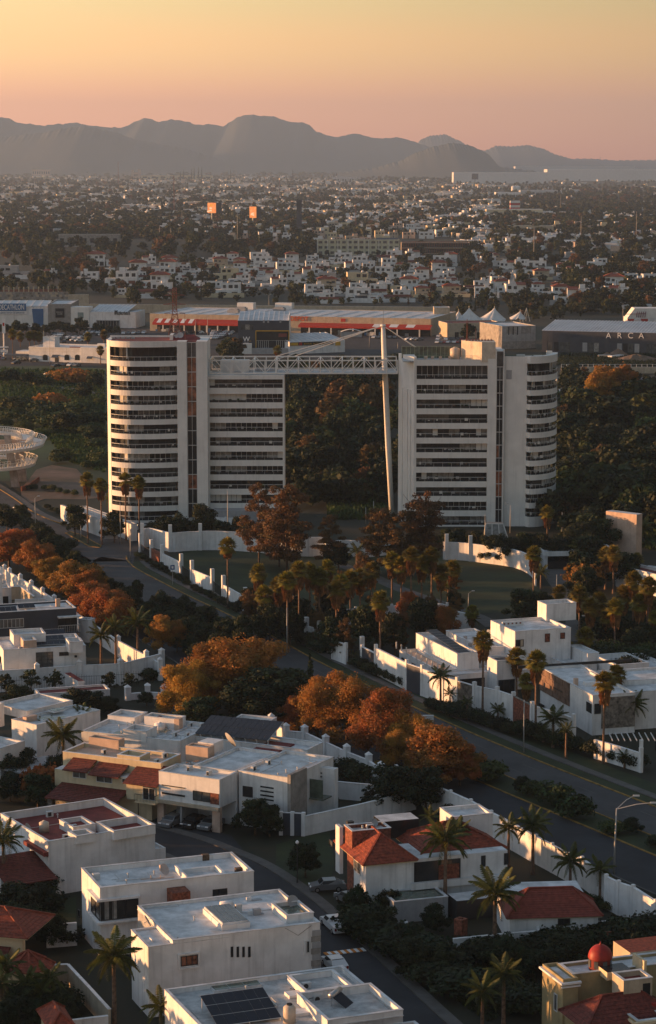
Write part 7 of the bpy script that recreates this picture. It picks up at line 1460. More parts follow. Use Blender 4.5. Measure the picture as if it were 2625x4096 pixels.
for s, ln in ((1, 2.6), (1, 4.3)):
    m = MB(); e = (ln, 2.2*(1 if ln < 3 else -.5), h); m.tube([(.2,0,h-1.1),(ln*.6,e[1]*.6,h-.3),e], .06, 8); a = m.obj('arm', POLE, o); ub('lamp_head', a, e[0]-.1, e[0]+.7, e[1]-.15, e[1]+.15, h-.06, h+.1, FRAME)
for (v, xx, yt, yb, lab, arms) in (('h3',724,770,1092,'slim pale lamp post on the verge before the villa street wall',()),('la',613,370,520,'lamp post with white base at the kerb corner of the side road',()),('la',566,245,442,'tall white pole at the mouth of the tower side road',()),('la',167,225,392,'street lamp with round fittings and meter box at the upper left',((1,0),)),('la',1070,190,410,'tall pale pole behind the lone fan palm',()),('lb',856,258,390,'white curved lamp post right of the glazed porch',((-1,0),)),('lb',1098,292,462,'leaning pale pole above the gatehouse roof',()),('lb',737,300,472,'white pole with lit left edge beside the glazed porch',()),('lb',215,240,318,'orange-lit pole left of the red-brown tree crown',()),('lb',178,268,345,'thin pole further left near the tower car park',()),('lb',660,672,762,'small park lamp with one arm beside the path',((1,0),)),('lb',1073,585,760,'pale pole behind the squat palm by the driveway',()),('lb',1222,790,895,'short lamp post at the dark edge of the driveway',((-1,0),)),('la',380,355,415,'short white post on the traffic island',()),('la',1348,740,955,'thin pole among the palms beside the boulevard kerb',())):
    x, y, h = P(v, xx, yt, yb); light_pole(lab, x, y, h, arms, armlen=.9, r=.11, box='meter' in lab)
x, y, h = P('la', 811, 540, 632); o = thing('road_sign', 'blue road sign on a thin post beside the park wall', 'road sign', (x, y, 0)); m = MB(); m.tube([(0,0,0),(0,0,h)], .05, 6); m.obj('post', POLE, o); ub('sign_plate', o, -.45, .45, -.06, -.02, h-1.0, h, mat('road_sign_blue', (.05,.10,.25))); ub('white_symbol', o, -.2, .2, -.075, -.061, h-.75, h-.25, WSIGN)
for (v, xx, yt, yb, lab) in (('h5',600,148,440,'garden lamp with round globe on a dark post by the street'),('h1',853,868,1048,'lamp post with globe in front of the cream villa carport'),('h5',1272,668,830,'small white globe lamp in the dark garden below the red house')):
    x, y, h = P(v, xx, yt, yb); h = min(h, 5.5); o = thing('globe_lamp', lab, 'lamp post', (x, y, 0)); m = MB(); m.tube([(0,0,0),(0,0,.6),(0,0,h-.4)], [.16,.07,.05], 8); m.obj('post', DFRAME, o); m = MB(); m.tube([(0,0,h-.45),(0,0,h-.35),(0,0,h-.18),(0,0,h)], [.08,.2,.22,.08], 12); m.obj('globe', WSIGN, o, smooth=True)
# billboards above the far trees
for (x0, x1, yt, yb_, base, lab) in ((973,1017,482,530,570,'left white and orange lit billboard above the dark trees'),(1171,1206,500,553,578,'right lit billboard with a dark right side above the dark trees')):
    g = G('fa', (x0+x1)/2, base+30); Y = g[1]; X0, Z1 = GY('fa', x0, yt, Y); X1, Z0 = GY('fa', x1, yb_, Y); w = (X1-X0)/2
    o = thing('billboard', lab, 'billboard', ((X0+X1)/2, Y, 0)); m = MB(); m.tube([(0,0,0),(0,0,Z0)], .8, 10); m.obj('pole', POLE, o)
    an = math.radians(-38); ub('poster_face', o, -w*1.2, w*1.2, -.3, .3, Z0, Z1, ORANGES, an)
    ub('poster_back', o, w*.5, w*2.2 if 'dark' in lab else w*1.2, .5, .8, Z0, Z1, DGREY, math.radians(35)) if 'dark' in lab else None
    q = random.Random(x0); 
    for k in range(5): a = -w*1.1+q.random()*w*1.4; z = Z0+(Z1-Z0)*q.uniform(.05,.8); p = ub('poster_print', o, 0, 1, 0, 1, z, z+(Z1-Z0)*.16, q.choice([WSIGN, BLUES, YELL, ORANGES])); p.scale = (w*.7, .04, (Z1-Z0)*.15); p.rotation_euler = (0, 0, an); p.location = (a*math.cos(an)+.33*math.sin(an), a*math.sin(an)-.33*math.cos(an), z)
x, y, h = P('fa', 1404, 470, 640); o = thing('dark_tower', 'slender dark water tower standing among trees right of the billboards', 'tower', (x, y+30, 0)); m = MB(); m.box(-3,3,-3,3,0,h); m.box(-3.6,3.6,-3.6,3.6,h*.93,h*1.0); m.box(-3.6,3.6,-3.6,3.6,h*.82,h*.84); m.obj('shaft', DGREY, o)
for (v, xx, yt, yb, w, lab) in (('fa',818,355,520,9,'tall lattice mast left of the billboards'),('fa',1313,375,470,8,'twin lattice mast right of the right billboard'),('fa',556,290,400,12,'distant lattice mast above the town at left'),('fb',130,485,600,8,'brown lattice mast standing in the middle town'),):
    x, y, h = P(v, xx, yt, yb); lattice(lab, x, y, h, w*.35, 1.2, n=14, bar=.35)
for (v, xx, yt, yb, lab) in (('fb',967,598,775,'tall bare pole rising left of the dark wood'),('fb',1188,545,672,'tall bare pole by the long pinkish building'),('fb',1448,522,660,'tall bare pole near the right edge'),('fb',1093,448,530,'tall pole against the distant wood at right'),('fb',233,545,605,'pole in the middle town left of centre'),('fb',24,530,600,'pole in the middle town near the centre line'),('fa',750,590,655,'floodlight pole by the dark left wood'),('fa',803,600,652,'floodlight pole right of the first one'),('fa',1115,520,660,'floodlight pole below the right billboard'),('fa',855,515,580,'pole between mast and left billboard'),('fa',1073,625,660,'short pole below the billboards'),('fa',650,510,560,'white pole left of the tall lattice mast'),('fa',408,512,560,'white forked pole in the left town')):
    x, y, h = P(v, xx, yt, yb); light_pole(lab, x, y, h, (), r=.45 if v == 'fb' and xx > 900 else .3, m=CONC if v == 'fb' else POLE, name='tall_pole', cat='pole')
# ------------------------------------------------------------------ the houses beyond the shops
class HT(House):
    def __init__(s): s.O = (0,0); s.a = 0; s.U = (1,0); s.V = (0,1); s.root = thing('town_house', 'house', 'house', (0,-9999,0))
def tmpl(seed, red=0, wall=None, dark=0, simple=False):
    q = random.Random(seed); h = HT(); wl = wall or WHITE; W, D = 15, 9
    a = q.uniform(.45, .62)*W
    h.block(-W/2, W/2, 0, D, 3.4, par=.3, wm=wl, rm=ROOFO); flip = q.random() < .5
    u0, u1 = (-W/2, -W/2+a+2) if flip else (W/2-a-2, W/2)
    h.block(u0, u1, 1.0, D-.5, 6.7, 3.0, par=.4, wm=wl, rm=ROOFO)
    if q.random() < .6: x = q.uniform(u0+1, u1-3); h.block(x, x+2.4, 4, 7, 8.4, 6.0, par=.2, wm=q.choice([WHITE, PEACH, GREYW]), rm=ROOFO)
    if red == 1: hip(h, u0-.2, u1+.2, .8, D-.3, 6.72, 1.7, .4, TILE, step=1.0)
    if red == 2: x = (u0 if not flip else u1-4.5); shed(h, x, x+4.5, .2, 4.2, 6.5, 7.6, TILE)
    if red == 3: shed(h, -W/2-.2, W/2+.2, -1.6, 1.0, 3.0, 4.1, TILED)
    for k in range(q.randint(2, 3)):
        x = u0+.8+k*(u1-u0-1)/3; w = q.uniform(1.2, 2.3); h.win('F', 1.0, None, None, None, 2, box=(x, x+w, 4.3, 4.3+q.uniform(1.1, 1.7)), gm=q.choice([GLASS, GLASSM]))
    for k in range(3):
        x = -W/2+.9+k*W/3; w = q.uniform(1.5, 3.2); h.win('F', 0, None, None, None, 2, box=(x, x+w, .3 if k == 1 else 1.0, 2.5), gm=q.choice([GLASS, GLASS, GLASSM, BRICK]), name='window')
    if dark: h.box('dark_cladding', q.uniform(-5, 0), q.uniform(2, 5), -.15, -.02, .2, 3.2, DGREY)
    if q.random() < .5: h.box('balcony', u0+.5, u0+4.5, -.6, 1.0, 3.5, 3.7, wl); h.box('balcony_rail', u0+.5, u0+4.5, -.6, -.5, 3.7, 4.5, GLASSM)
    if q.random() < .8: tank(h.root, q.uniform(u0+1, u1-1), 5, 6.3, .55, 1.3, q.choice([TANKB, WHITE]))
    if q.random() < .3: h.box('roof_solar_panels', u0+1, u0+4, 3, 6, 6.5, 6.7, SOLAR)
    if q.random() < .7: h.box('yard_wall', -W/2-2, W/2+2, -4, -3.75, 0, 2.2, q.choice([WHITE, CREAM, GREYW]))
    return h.root
TW = [('white', 'flat roofs', tmpl(1)), ('white', 'stepped flat roofs', tmpl(2, dark=1)), ('white', 'a red hipped roof', tmpl(3, 1)), ('white', 'a small red lean-to roof', tmpl(4, 2)), ('cream', 'flat roofs', tmpl(5, 0, CREAM)), ('cream', 'a red hipped roof', tmpl(6, 1, BEIGE)), ('grey', 'flat roofs', tmpl(7, 0, GREYW, 1)), ('white', 'a low red porch roof', tmpl(8, 3)), ('white', 'flat roofs', tmpl(9))]
fresh = set(range(len(TW))); rowitems = {}
def put_house(k, X, Y, ang, s, rowname, mirror=False):
    if k in fresh: fresh.discard(k); o = TW[k][2]
    else: o = copy_tree(TW[k][2])
    o.location = (X, Y, 0); o.rotation_euler = (0, 0, ang); o.scale = (-s if mirror else s, s, s*.98); o['category'] = 'house'; o['group'] = 'town houses beyond the shops'
    rowitems.setdefault((rowname, k), []).append(o); return o
q = random.Random(77)
def put_px(v, xl, xr, yb, rowname, k=None, ang=None):
    a = G(v, xl, yb); c = G(v, xr, yb); w = c[0]-a[0]; put_house(q.choices(range(9), (6,6,4,4,2,2,2,3,5))[0] if k is None else k, (a[0]+c[0])/2, a[1], q.uniform(-.12,.12) if ang is None else ang, w/15*.95, rowname, q.random() < .5)
for k, (xl, xr, yb, t) in enumerate(((-20,250,362,6),(315,500,368,3),(760,1015,252,2),(650,872,395,1),(887,1083,352,0),(915,1215,425,8),(1215,1495,445,2),(1357,1540,368,1),(1027,1208,527,0),(1208,1520,532,7))): put_px('g4', xl, xr, yb, 'on the left slope', t, .0)
occ = []
for (name, yb, x0, x1, wpx) in (('first row back', 712, 640, 1560, 68), ('second row back', 697, 470, 1560, 62), ('third row back', 683, 330, 1560, 60), ('fourth row back', 669, 400, 1560, 58), ('fifth row back', 655, 300, 1560, 54), ('sixth row back', 641, 270, 1560, 52), ('seventh row back', 628, 300, 1560, 50), ('last row back', 616, 470, 1560, 48)):
    x = x0+q.uniform(0, 20)
    while x < x1:
        w = wpx*q.uniform(.75, 1.3)
        skip = q.random() < .16 or (1040 < x < 1130 and yb > 625 and q.random() < .6) or (x > 1330 and 640 < yb and q.random() < .5)
        if not skip: put_px('v', x, x+w, yb+q.uniform(-4, 3), name)
        x += w+q.uniform(2, 16)
for (rn, k), l in rowitems.items():
    l.sort(key=lambda o: proj(*o.location)[0]); c, rf, _ = TW[k]
    rf2 = rf+(', dark cladding' if k == 1 else ' and a broad front' if k == 8 else '')
    for i, o in enumerate(l): o['label'] = f'{c} house, {rf2}, {ordn(i+1)} such from left, {rn}' if len(l) > 1 else f'{c} house with {rf2}, {rn}'
for o in sc.objects:
    if o.parent is None and 'label' in o and len(o['label'].split()) > 16: o['label'] = o['label'].replace(' of its look', '').replace('directly ', '').replace(' above the sports shop', '')
# landmark buildings
Sc = bld('school_building', 'long cream three-storey school building with red roof line before the town', 'fb', (-50,728), (335,728), 655, 14, cat='school', wm=mat('pale_yellow_plaster', (.52,.50,.36), streak=.2), rm=ROOFR, par=.3)
for f in range(3):
    for k in range(14): u = Sc.W*(k+.25)/14; z = .6+f*Sc.zt/3; Sc.win('F', 0, None, None, None, 2, box=(u, u+Sc.W/14*.62, z+.7, z+Sc.zt/3*.62), gm=GLASSM)
for k in range(8): Sc.box('pilaster', Sc.W*k/8-.2, Sc.W*k/8+.4, -.5, -.01, 0, Sc.zt-.3, WHITE2)
solar_array(Sc, 'solar panels on the right end of the school roof', Sc.W*.72, 2, Sc.zt-.2, 14, 3, 1.4, 2.2, tilt=12)
Rd = bld('red_frame_building', 'long low brownish building with red railings right of the cream school', 'fb', (345,722), (665,722), 668, 16, cat='building', wm=BEIGE, rm=ROOFR, par=.3)
for f in range(2): Rd.box('gallery', 0, Rd.W, -2, -.01, f*Rd.zt/2+.2, f*Rd.zt/2+.5, CONC); Rd.box('opening', .5, Rd.W-.5, -.06, -.005, f*Rd.zt/2+.8, (f+1)*Rd.zt/2-.7, GLASS)
m = MB()
for k in range(30): m.bar((Rd.W*k/29, -2, 0), (Rd.W*k/29, -2, Rd.zt+1), .25)
m.bar((0,-2,Rd.zt+.8), (Rd.W,-2,Rd.zt+.8), .3); m.obj('red_railing', RUSTST, Rd.root)
Pk = bld('pinkish_institute', 'long pinkish building with tower blocks at both ends', 'fb', (1050,622), (1310,622), 590, 18, cat='building', wm=PEACH, rm=ROOFR, par=.3); Pk.block(Pk.W*.42, Pk.W*.52, -2, 8, Pk.zt*1.6, par=.2, wm=PEACH); Pk.block(Pk.W*.9, Pk.W, -2, 8, Pk.zt*1.5, par=.2, wm=CREAM); Pk.block(Pk.W*.06, Pk.W*.14, 0, 8, Pk.zt*1.7, par=.2, wm=CREAM)
for k in range(12): Pk.box('opening', Pk.W*(k+.2)/12, Pk.W*(k+.7)/12, -.08, -.01, Pk.zt*.3, Pk.zt*.75, GLASS)
Be = bld('beige_slab_building', 'plain beige slab building left of the pinkish institute', 'fb', (843,636), (1060,636), 590, 20, cat='building', wm=BEIGE, par=.3)
for k in range(8): Be.box('opening', Be.W*(k+.3)/8, Be.W*(k+.6)/8, -.08, -.01, Be.zt*.5, Be.zt*.7, GLASSM)
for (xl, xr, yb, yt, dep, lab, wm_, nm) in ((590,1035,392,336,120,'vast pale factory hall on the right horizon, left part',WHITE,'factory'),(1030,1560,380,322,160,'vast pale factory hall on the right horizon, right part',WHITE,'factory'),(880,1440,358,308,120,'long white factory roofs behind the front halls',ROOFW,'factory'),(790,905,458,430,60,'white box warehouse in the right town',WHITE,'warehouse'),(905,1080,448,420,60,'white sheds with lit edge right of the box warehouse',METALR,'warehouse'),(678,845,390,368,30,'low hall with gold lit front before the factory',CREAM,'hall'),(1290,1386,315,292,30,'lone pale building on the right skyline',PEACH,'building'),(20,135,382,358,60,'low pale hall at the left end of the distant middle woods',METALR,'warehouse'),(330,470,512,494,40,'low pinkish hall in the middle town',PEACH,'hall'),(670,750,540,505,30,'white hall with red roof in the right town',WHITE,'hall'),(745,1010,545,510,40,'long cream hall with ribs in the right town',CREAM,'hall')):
    g1_ = G('fb', xl, yb); h = bld(nm, lab, 'fb', (xl,yb), (xr,yb), yt+3, dep, cat=nm, wm=wm_, rm=ROOFR if 'red roof' in lab else ROOFW, par=0)
    for k in range(0 if nm == 'factory' else 10): h.box('bay', h.W*(k+.15)/10, h.W*(k+.8)/10, -.3, -.02, h.zt*.12, h.zt*.55, GLASSM if k % 3 else GREYW)
for (xl, xr, yb, yt, lab, wm_) in ((152,235,358,322,'pale apartment block on the left horizon',PEACH),(618,662,368,335,'twin-towered pink church at the horizon',PEACH),(662,1000,372,350,'long low orange-lit warehouse on the horizon',CREAM),(885,925,415,385,'small white block among the middle town roofs',WHITE),(705,860,610,590,'long grey garden wall building before the dark wood',BEIGE),(578,640,525,508,'small shop with red front in the left town',REDS),(275,560,690,628,'dark concrete villa with broad flat roofs among left trees',CONC)):
    h = bld('church' if 'church' in lab else 'building', lab, 'fa', (xl,yb), (xr,yb), yt+3, 16, cat='church' if 'church' in lab else 'building', wm=wm_, par=.4)
    if 'church' in lab: h.block(0, h.W*.25, -2, 5, h.zt*1.35, par=.1, wm=PEACH); h.block(h.W*.7, h.W, -2, 5, h.zt*1.5, par=.1, wm=PEACH)
    for k in range(8): h.box('opening', h.W*(k+.2)/8, h.W*(k+.7)/8, -.3, -.02, h.zt*.35, h.zt*.7, GLASS)
x, y, hh = P('fb', 878, 472, 535); o = thing('red_tower', 'red and white banded tower in the right town', 'tower', (x, y, 0))
for k in range(6): ub('tower_band', o, -8, 8, -5, 5, hh*k/6, hh*(k+1)/6-.05, REDS if k % 2 == 0 else WHITE)
for (xx, lab) in ((872,'left pale silo of two in the right town'),(893,'right pale silo of two in the right town')):
    x, y, hh = P('fb', xx, 402, 440); o = thing('silo', lab, 'silo', (x, y, 0), 0, 'silos'); m = MB(); m.tube([(0,0,0),(0,0,hh*.9),(0,0,hh)], [6.5,6.5,3], 16); m.obj('shell', WHITE2, o, smooth=True)
for (xl, xr, yt, yb, lab) in ((676,706,345,372,'dark billboard before the factory front'),(935,965,330,352,'pale billboard on the factory roofs'),(1060,1070,0,0,'')):
    if not lab: continue
    g = G('fb', xl, yb+30); X0, Z1 = GY('fb', xl, yt, g[1]); X1, Z0 = GY('fb', xr, yb, g[1]); o = thing('billboard', lab, 'billboard', ((X0+X1)/2, g[1], 0)); ub('board', o, -(X1-X0)/2, (X1-X0)/2, -.5, .5, max(Z0,3), Z1, DGREY if 'dark' in lab else GREYW); ub('post', o, -.8, .8, .5, 1.2, 0, Z1, DGREY)
# ------------------------------------------------------------------ nearer town: individual small houses, then one mass
def smallhouse(seed):
    q = random.Random(seed); h = HT(); h.root.name = 'small_house'; wl = [WHITE, WHITE, CREAM, PEACH, GREYW, BEIGE, WHITE][seed % 7]
    h.block(-5, 5, 0, 8, q.uniform(5.5, 7), par=.4, wm=wl, rm=ROOFO if seed % 3 else ROOFR, cap=False); h.block(1, 4.5, 2, 6, 8.3, 5, par=.2, wm=q.choice([WHITE, PEACH]), rm=ROOFO, cap=False)
    for k in range(3): h.box('window', -4+k*3, -2.3+k*3, -.08, -.005, 3.6, 5.0, GLASS)
    h.box('door', -1, 0, -.08, -.005, 0, 2.2, BARK); return h.root
SH = [smallhouse(i) for i in range(7)]; SHN = ['white', 'white', 'cream', 'peach', 'grey', 'beige', 'white']; fr = set(range(7)); sm = {}
q = random.Random(5)
n = 0
for (name, yb, x0, x1, dens) in (('its nearest street', 588, 700, 1090, .5), ('its second street', 578, 690, 1330, .8), ('its third street', 568, 480, 1330, .7), ('its fourth street', 557, 440, 1300, .8), ('its fifth street', 547, 420, 1280, .8), ('its sixth street', 538, 380, 1540, .8)):
    x = x0
    while x < x1 and n < 175:
        w = q.uniform(20, 38)
        if q.random() < dens and not (920 < x < 1100 and yb > 560):
            a = G('v', x, yb+q.uniform(-4,4)); c = G('v', x+w, yb); i = q.randrange(7)
            if i in fr: fr.discard(i); o = SH[i]
            else: o = copy_tree(SH[i])
            s = (c[0]-a[0])/10*.9; s = min(s, 1.7); o.location = ((a[0]+c[0])/2, a[1], 0); o.rotation_euler = (0,0,q.uniform(-.2,.2)); o.scale = (s,s,min(s,1.2)); o['category'] = 'house'; o['group'] = 'small houses of the middle town'; sm.setdefault((SHN[i], name), []).append(o); n += 1
        x += w+q.uniform(0, 10)
for (c, rn), l in sm.items():
    l.sort(key=lambda o: proj(*o.location)[0])
    for i, o in enumerate(l): o['label'] = f'small {c} middle-town house, {ordn(i+1)} {c} from left, {rn}'
# far town mass
q = random.Random(3); walls = [MB() for _ in range(5)]; wm_ = [WHITE, CREAM, PEACH, GREYW, ROOFR]; wn = ['white', 'cream', 'peach', 'grey', 'red-roofed']
B = [walls[0], walls[1], walls[2], walls[3]]; roofs = MB()
def fld(x, y): return math.sin(y*.33+math.sin(x*.013)*2)+.8*math.sin(x*.031+y*.11)+.5*math.sin(x*.09-y*.2)
def fbox(v, x, y, dens=1):
    if fld(x, y) < q.uniform(-.5, .1): return
    g = G('v', x, y); big = math.sin(x*.05+y*.4) > .6; w = q.uniform(6, 15)*(2.8 if big else 1); d = q.uniform(7, 13)*(1.5 if big else 1); h = q.uniform(3.0, 7.0); a = q.choice([0, .3, -.2, .1])+q.uniform(-.05,.05); b = q.choices(B, (6,2,2,2))[0]
    c, s = math.cos(a), math.sin(a); R_ = lambda u, w2: (g[0]+u*c-w2*s, g[1]+u*s+w2*c)
    p = [R_(-w/2,0), R_(w/2,0), R_(w/2,d), R_(-w/2,d)]; b.add([(*k,0) for k in p]+[(*k,h) for k in p], [(0,1,5,4),(1,2,6,5),(2,3,7,6),(3,0,4,7)]); (roofs if q.random() < .22 else walls[0] if q.random() < .5 else b).add([(*k,h+.01) for k in p], [(0,1,2,3)])
    if q.random() < .6: u = q.uniform(-w/2+1, w/2-2); p = [R_(u,2), R_(u+1.6,2), R_(u+1.6,4), R_(u,4)]; walls[0].add([(*k,h) for k in p]+[(*k,h+1.8) for k in p], [(0,1,5,4),(1,2,6,5),(2,3,7,6),(3,0,4,7),(4,5,6,7)])
for k in range(8200):
    t = q.random(); y = 424+(590-424)*t**1.15; x = q.uniform(-20, 1560)
    if y > 535 and not (x > 1100 and x < 1560 and y < 600): continue
    if x > 1180 and 425 < y < 505 and q.random() < .8: continue
    fbox('v', x, y)
for k in range(700): x = q.uniform(-20, 1560); y = q.uniform(408, 425); fbox('v', x, y)
for k in range(170): x = q.uniform(-10, 470); y = q.uniform(500, 560); fbox('v', x, y)
town = MB(); ids = []
for i, b_ in enumerate(walls[:4]+[roofs]):
    off = len(town.v); town.v += b_.v; town.f += [tuple(k+off for k in f) for f in b_.f]; town.i += [i]*len(b_.f)
tag(town.obj('distant_town', wm_), kind='stuff')
# ------------------------------------------------------------------ trees, palms, hedges
def TT(kind, v, x, yt, h, label, name='tree', rw=1, cat='tree', group=None, i=None):
    g = G(v, x, yt, h); return tree(kind, name, label, g[0], g[1], h, group, rw, i, cat)
# orange street trees along the boulevard, upper left
for k, (x, y, h, rw) in enumerate(((40,372,8.5,1.1),(110,372,8,1.0),(165,425,8,1.05),(235,500,7.5,1.0),(300,560,7,.9),(360,522,9,1.15),(410,560,8,.9),(455,615,8.5,1.1),(500,650,8,1.0),(560,690,7.5,1.0))):
    TT('rust', 'la', x, y, h, f'rust-orange street tree, {ordn(k+1)} from the left in the row lining the boulevard', rw=rw*1.2, group='orange trees lining the boulevard', i=k)
TT('rust_big', 'v', 490, 1510, 11.5, 'broad rust-orange tree crown, left half of the biggest clump', rw=1.28, group='big orange trees', i=0); TT('rust_big', 'v', 570, 1484, 13, 'tallest rust-orange tree, top of the biggest clump', rw=1.34, group='big orange trees', i=1)
TT('rust_big', 'v', 440, 1545, 10, 'lower left orange tree of the biggest clump beside the pillared wall', rw=1.02, group='big orange trees', i=1); TT('green', 'v', 640, 1560, 9, 'dark green tree tucked right of the biggest orange clump', rw=1.92)
TT('green', 'v', 600, 1590, 8, 'dark green lower tree under the biggest orange clump', rw=1.6); TT('green', 'v', 470, 1635, 5.5, 'green bushy tree at the foot of the biggest orange clump', rw=1.5)
TT('rust_big', 'v', 745, 1588, 9.5, 'rust-orange tree over the pillared wall, left of the middle pair', rw=1.09, group='big orange trees', i=0); TT('rust_big', 'v', 815, 1572, 11, 'rust-orange tree over the pillared wall, right of the middle pair', rw=1.09, group='big orange trees', i=1)
TT('rust_big', 'v', 905, 1612, 11.5, 'reddish orange tree with bright forked trunk behind the wall', rw=1.09, group='big orange trees', i=0); TT('rust_big', 'v', 965, 1660, 9, 'orange tree between the forked-trunk tree and the lowest one', rw=0.90, group='big orange trees', i=1); TT('rust', 'v', 1030, 1700, 9, 'lowest orange tree at the right end of the row', rw=1.54, i=0)
TT('rust', 'la', 760, 775, 7, 'orange-brown tree beside the bright feather palms', rw=1.1, i=1); TT('rust', 'la', 830, 800, 6, 'dim orange tree right of the bright feather palms', rw=.9, i=2)
TT('green', 'v', 930, 1790, 7, 'dark round green tree below the forked-trunk orange tree', rw=1.3); TT('green', 'v', 1000, 1800, 6.5, 'dark green tree at the corner of the white wall', rw=1.2); TT('green', 'v', 860, 1640, 6.5, 'dark green tree between the two middle orange trees', rw=1.3)
TT('cypress', 'v', 728, 1530, 9, 'small pointed yellow-green tree on the median', name='conifer', i=0); TT('bush_m', 'v', 990, 1815, 4, 'thin pale shrub at the foot of the pillared wall', name='shrub', cat='shrub', rw=.6)
for k, (x, y, h) in enumerate(((530,1530,9),(700,1625,6.5),(930,1700,7.0),(1080,1740,6.5))): TT('rust_big', 'v', x, y, h, f'orange tree filling the mass along the pillared wall, {ordn(k+1)} filler' if False else '', rw=1.0, group='smaller orange trees of the central mass', i=k)
cast_group([o for o in sc.objects if o.get('group') == 'smaller orange trees of the central mass'], 'smaller rust-orange tree of the central mass, {} from the left')
# dark clumps on the left verge
for k, (x, y, h, rw) in enumerate(((30,270,6,1.0),(100,250,5,1.0),(190,355,6,1.2),(250,385,6.5,1.1),(290,420,6,1.0),(350,470,5,1.0),(440,540,5,.9),(520,600,5.5,.9),(580,640,5.5,1.0),(640,610,5,.8),(700,700,6,1.0),(770,660,6.5,1.0),(820,740,6,1.1),(880,780,6.5,1.2),(950,800,6,1.1),(1020,850,6,1.1))):
    TT('green', 'la', x, y, h, f'dark green median tree beside the boulevard, {ordn(k+1)} from the left', rw=rw, group='dark trees along the boulevard median')
dk = []
mid_ = inset(line, -12.0)
for k in range(34):
    p = mid_[int(len(mid_)*(.30+.40*k/34))]
    if p[1] > 448: continue
    dk.append(tree('green', 'tree', '', p[0]+RND.uniform(-2.5,2.5), p[1]+RND.uniform(-3,3), RND.uniform(4.5, 8), 'dense dark trees in the boulevard median', RND.uniform(.9,1.3)))
dk = [o for o in dk if not proj(*o.location)[0] > 1880]
for k in range(44):
    p = mid_[int(len(mid_)*(.60+.38*k/44))]; p = (p[0]+RND.uniform(-1.6,1.6)+.4, p[1]+RND.uniform(-1.5,1.5)); tree(RND.choice(['bush','green','shrub','bush_m']), 'bush', '', p[0], p[1], RND.uniform(1.0, 3.4), 'low growth on the lower median', RND.uniform(1,1.6), None, 'bush')
cast_group([o for o in sc.objects if o.get('group') == 'low growth on the lower median'], 'low bush on the open lower median, {} from the left')
cast_group(dk, 'dense dark tree in the boulevard median, {} from the left')
for k in range(16): TT('green', 'la', 330+k*44, 470+k*30+RND.uniform(-10,10), RND.uniform(4,6), '', rw=1.1, group='dark trees left of the boulevard')
cast_group([o for o in sc.objects if o.get('group') == 'dark trees left of the boulevard'], 'dark verge tree left of the boulevard, {} from the left')
# red-brown tall trees before the towers
TT('redtall', 'la', 1215, 170, 17, 'tall dark feathery red-brown tree left of its taller neighbour before the left tower wing', rw=.85, i=0, group='tall feathery trees'); TT('redtall', 'la', 1345, 150, 19.5, 'tallest feathery red-brown tree before the gap between the towers', rw=1.0, i=1, group='tall feathery trees'); TT('redtall', 'la', 1310, 250, 14, 'lower red-brown tree clump merging with the tallest feathery tree', rw=1.1, i=2, group='tall feathery trees')
TT('redtall', 'lb', 10, 310, 12, 'dark bushy tree in the gap between the towers', rw=1.0, i=0); TT('redtall', 'lb', 240, 262, 15, 'red-brown feathery tree left of the white mast foot', rw=1.15, i=1, group='tall feathery trees'); TT('redtall', 'lb', 440, 205, 17.5, 'wide red-brown feathery tree before the right tower', rw=1.2, i=2, group='tall feathery trees'); TT('redtall', 'lb', 350, 290, 14, 'red-brown tree filling between mast and right tower', rw=1.1, i=0, group='tall feathery trees')
for k, (v, x, y, h, rw) in enumerate((('la',850,295,7,1),('la',955,245,9.5,.9),('la',765,305,7,.9),('la',1040,330,6,1),('la',1130,310,7,1),('la',710,330,5.5,.9),('la',535,285,7.5,.9),('la',350,255,7.5,.9),('lb',620,365,6,1),('lb',700,375,6.5,1),('lb',770,390,6.5,1.1),('lb',850,392,7,1.2),('lb',930,380,7,1.1),('lb',1010,385,7,1.1),('lb',1090,395,7,1.2),('lb',1170,330,9,1.2),('lb',1250,300,10,1.2),('lb',560,370,6,1),('lb',50,440,6,1.1),('lb',1400,470,8,1.1),('lb',1000,660,6,1.1),('lb',920,650,7.5,1.1),('lb',1210,530,8.5,.9))):
    TT('green', v, x, y, h, f'dark round tree at the foot of the towers, {ordn(k+1)} in the run from left tower to gatehouse', rw=rw, group='round trees at the towers')
rows_ = [o for o in sc.objects if o.get('group') == 'round trees at the towers']; cast_group(rows_, 'dark round tree at the foot of the towers, {} from the left')
TT('shrub_rust', 'lb', 1215, 525, 6, 'brownish orange tree between driveway and gatehouse', rw=.9)
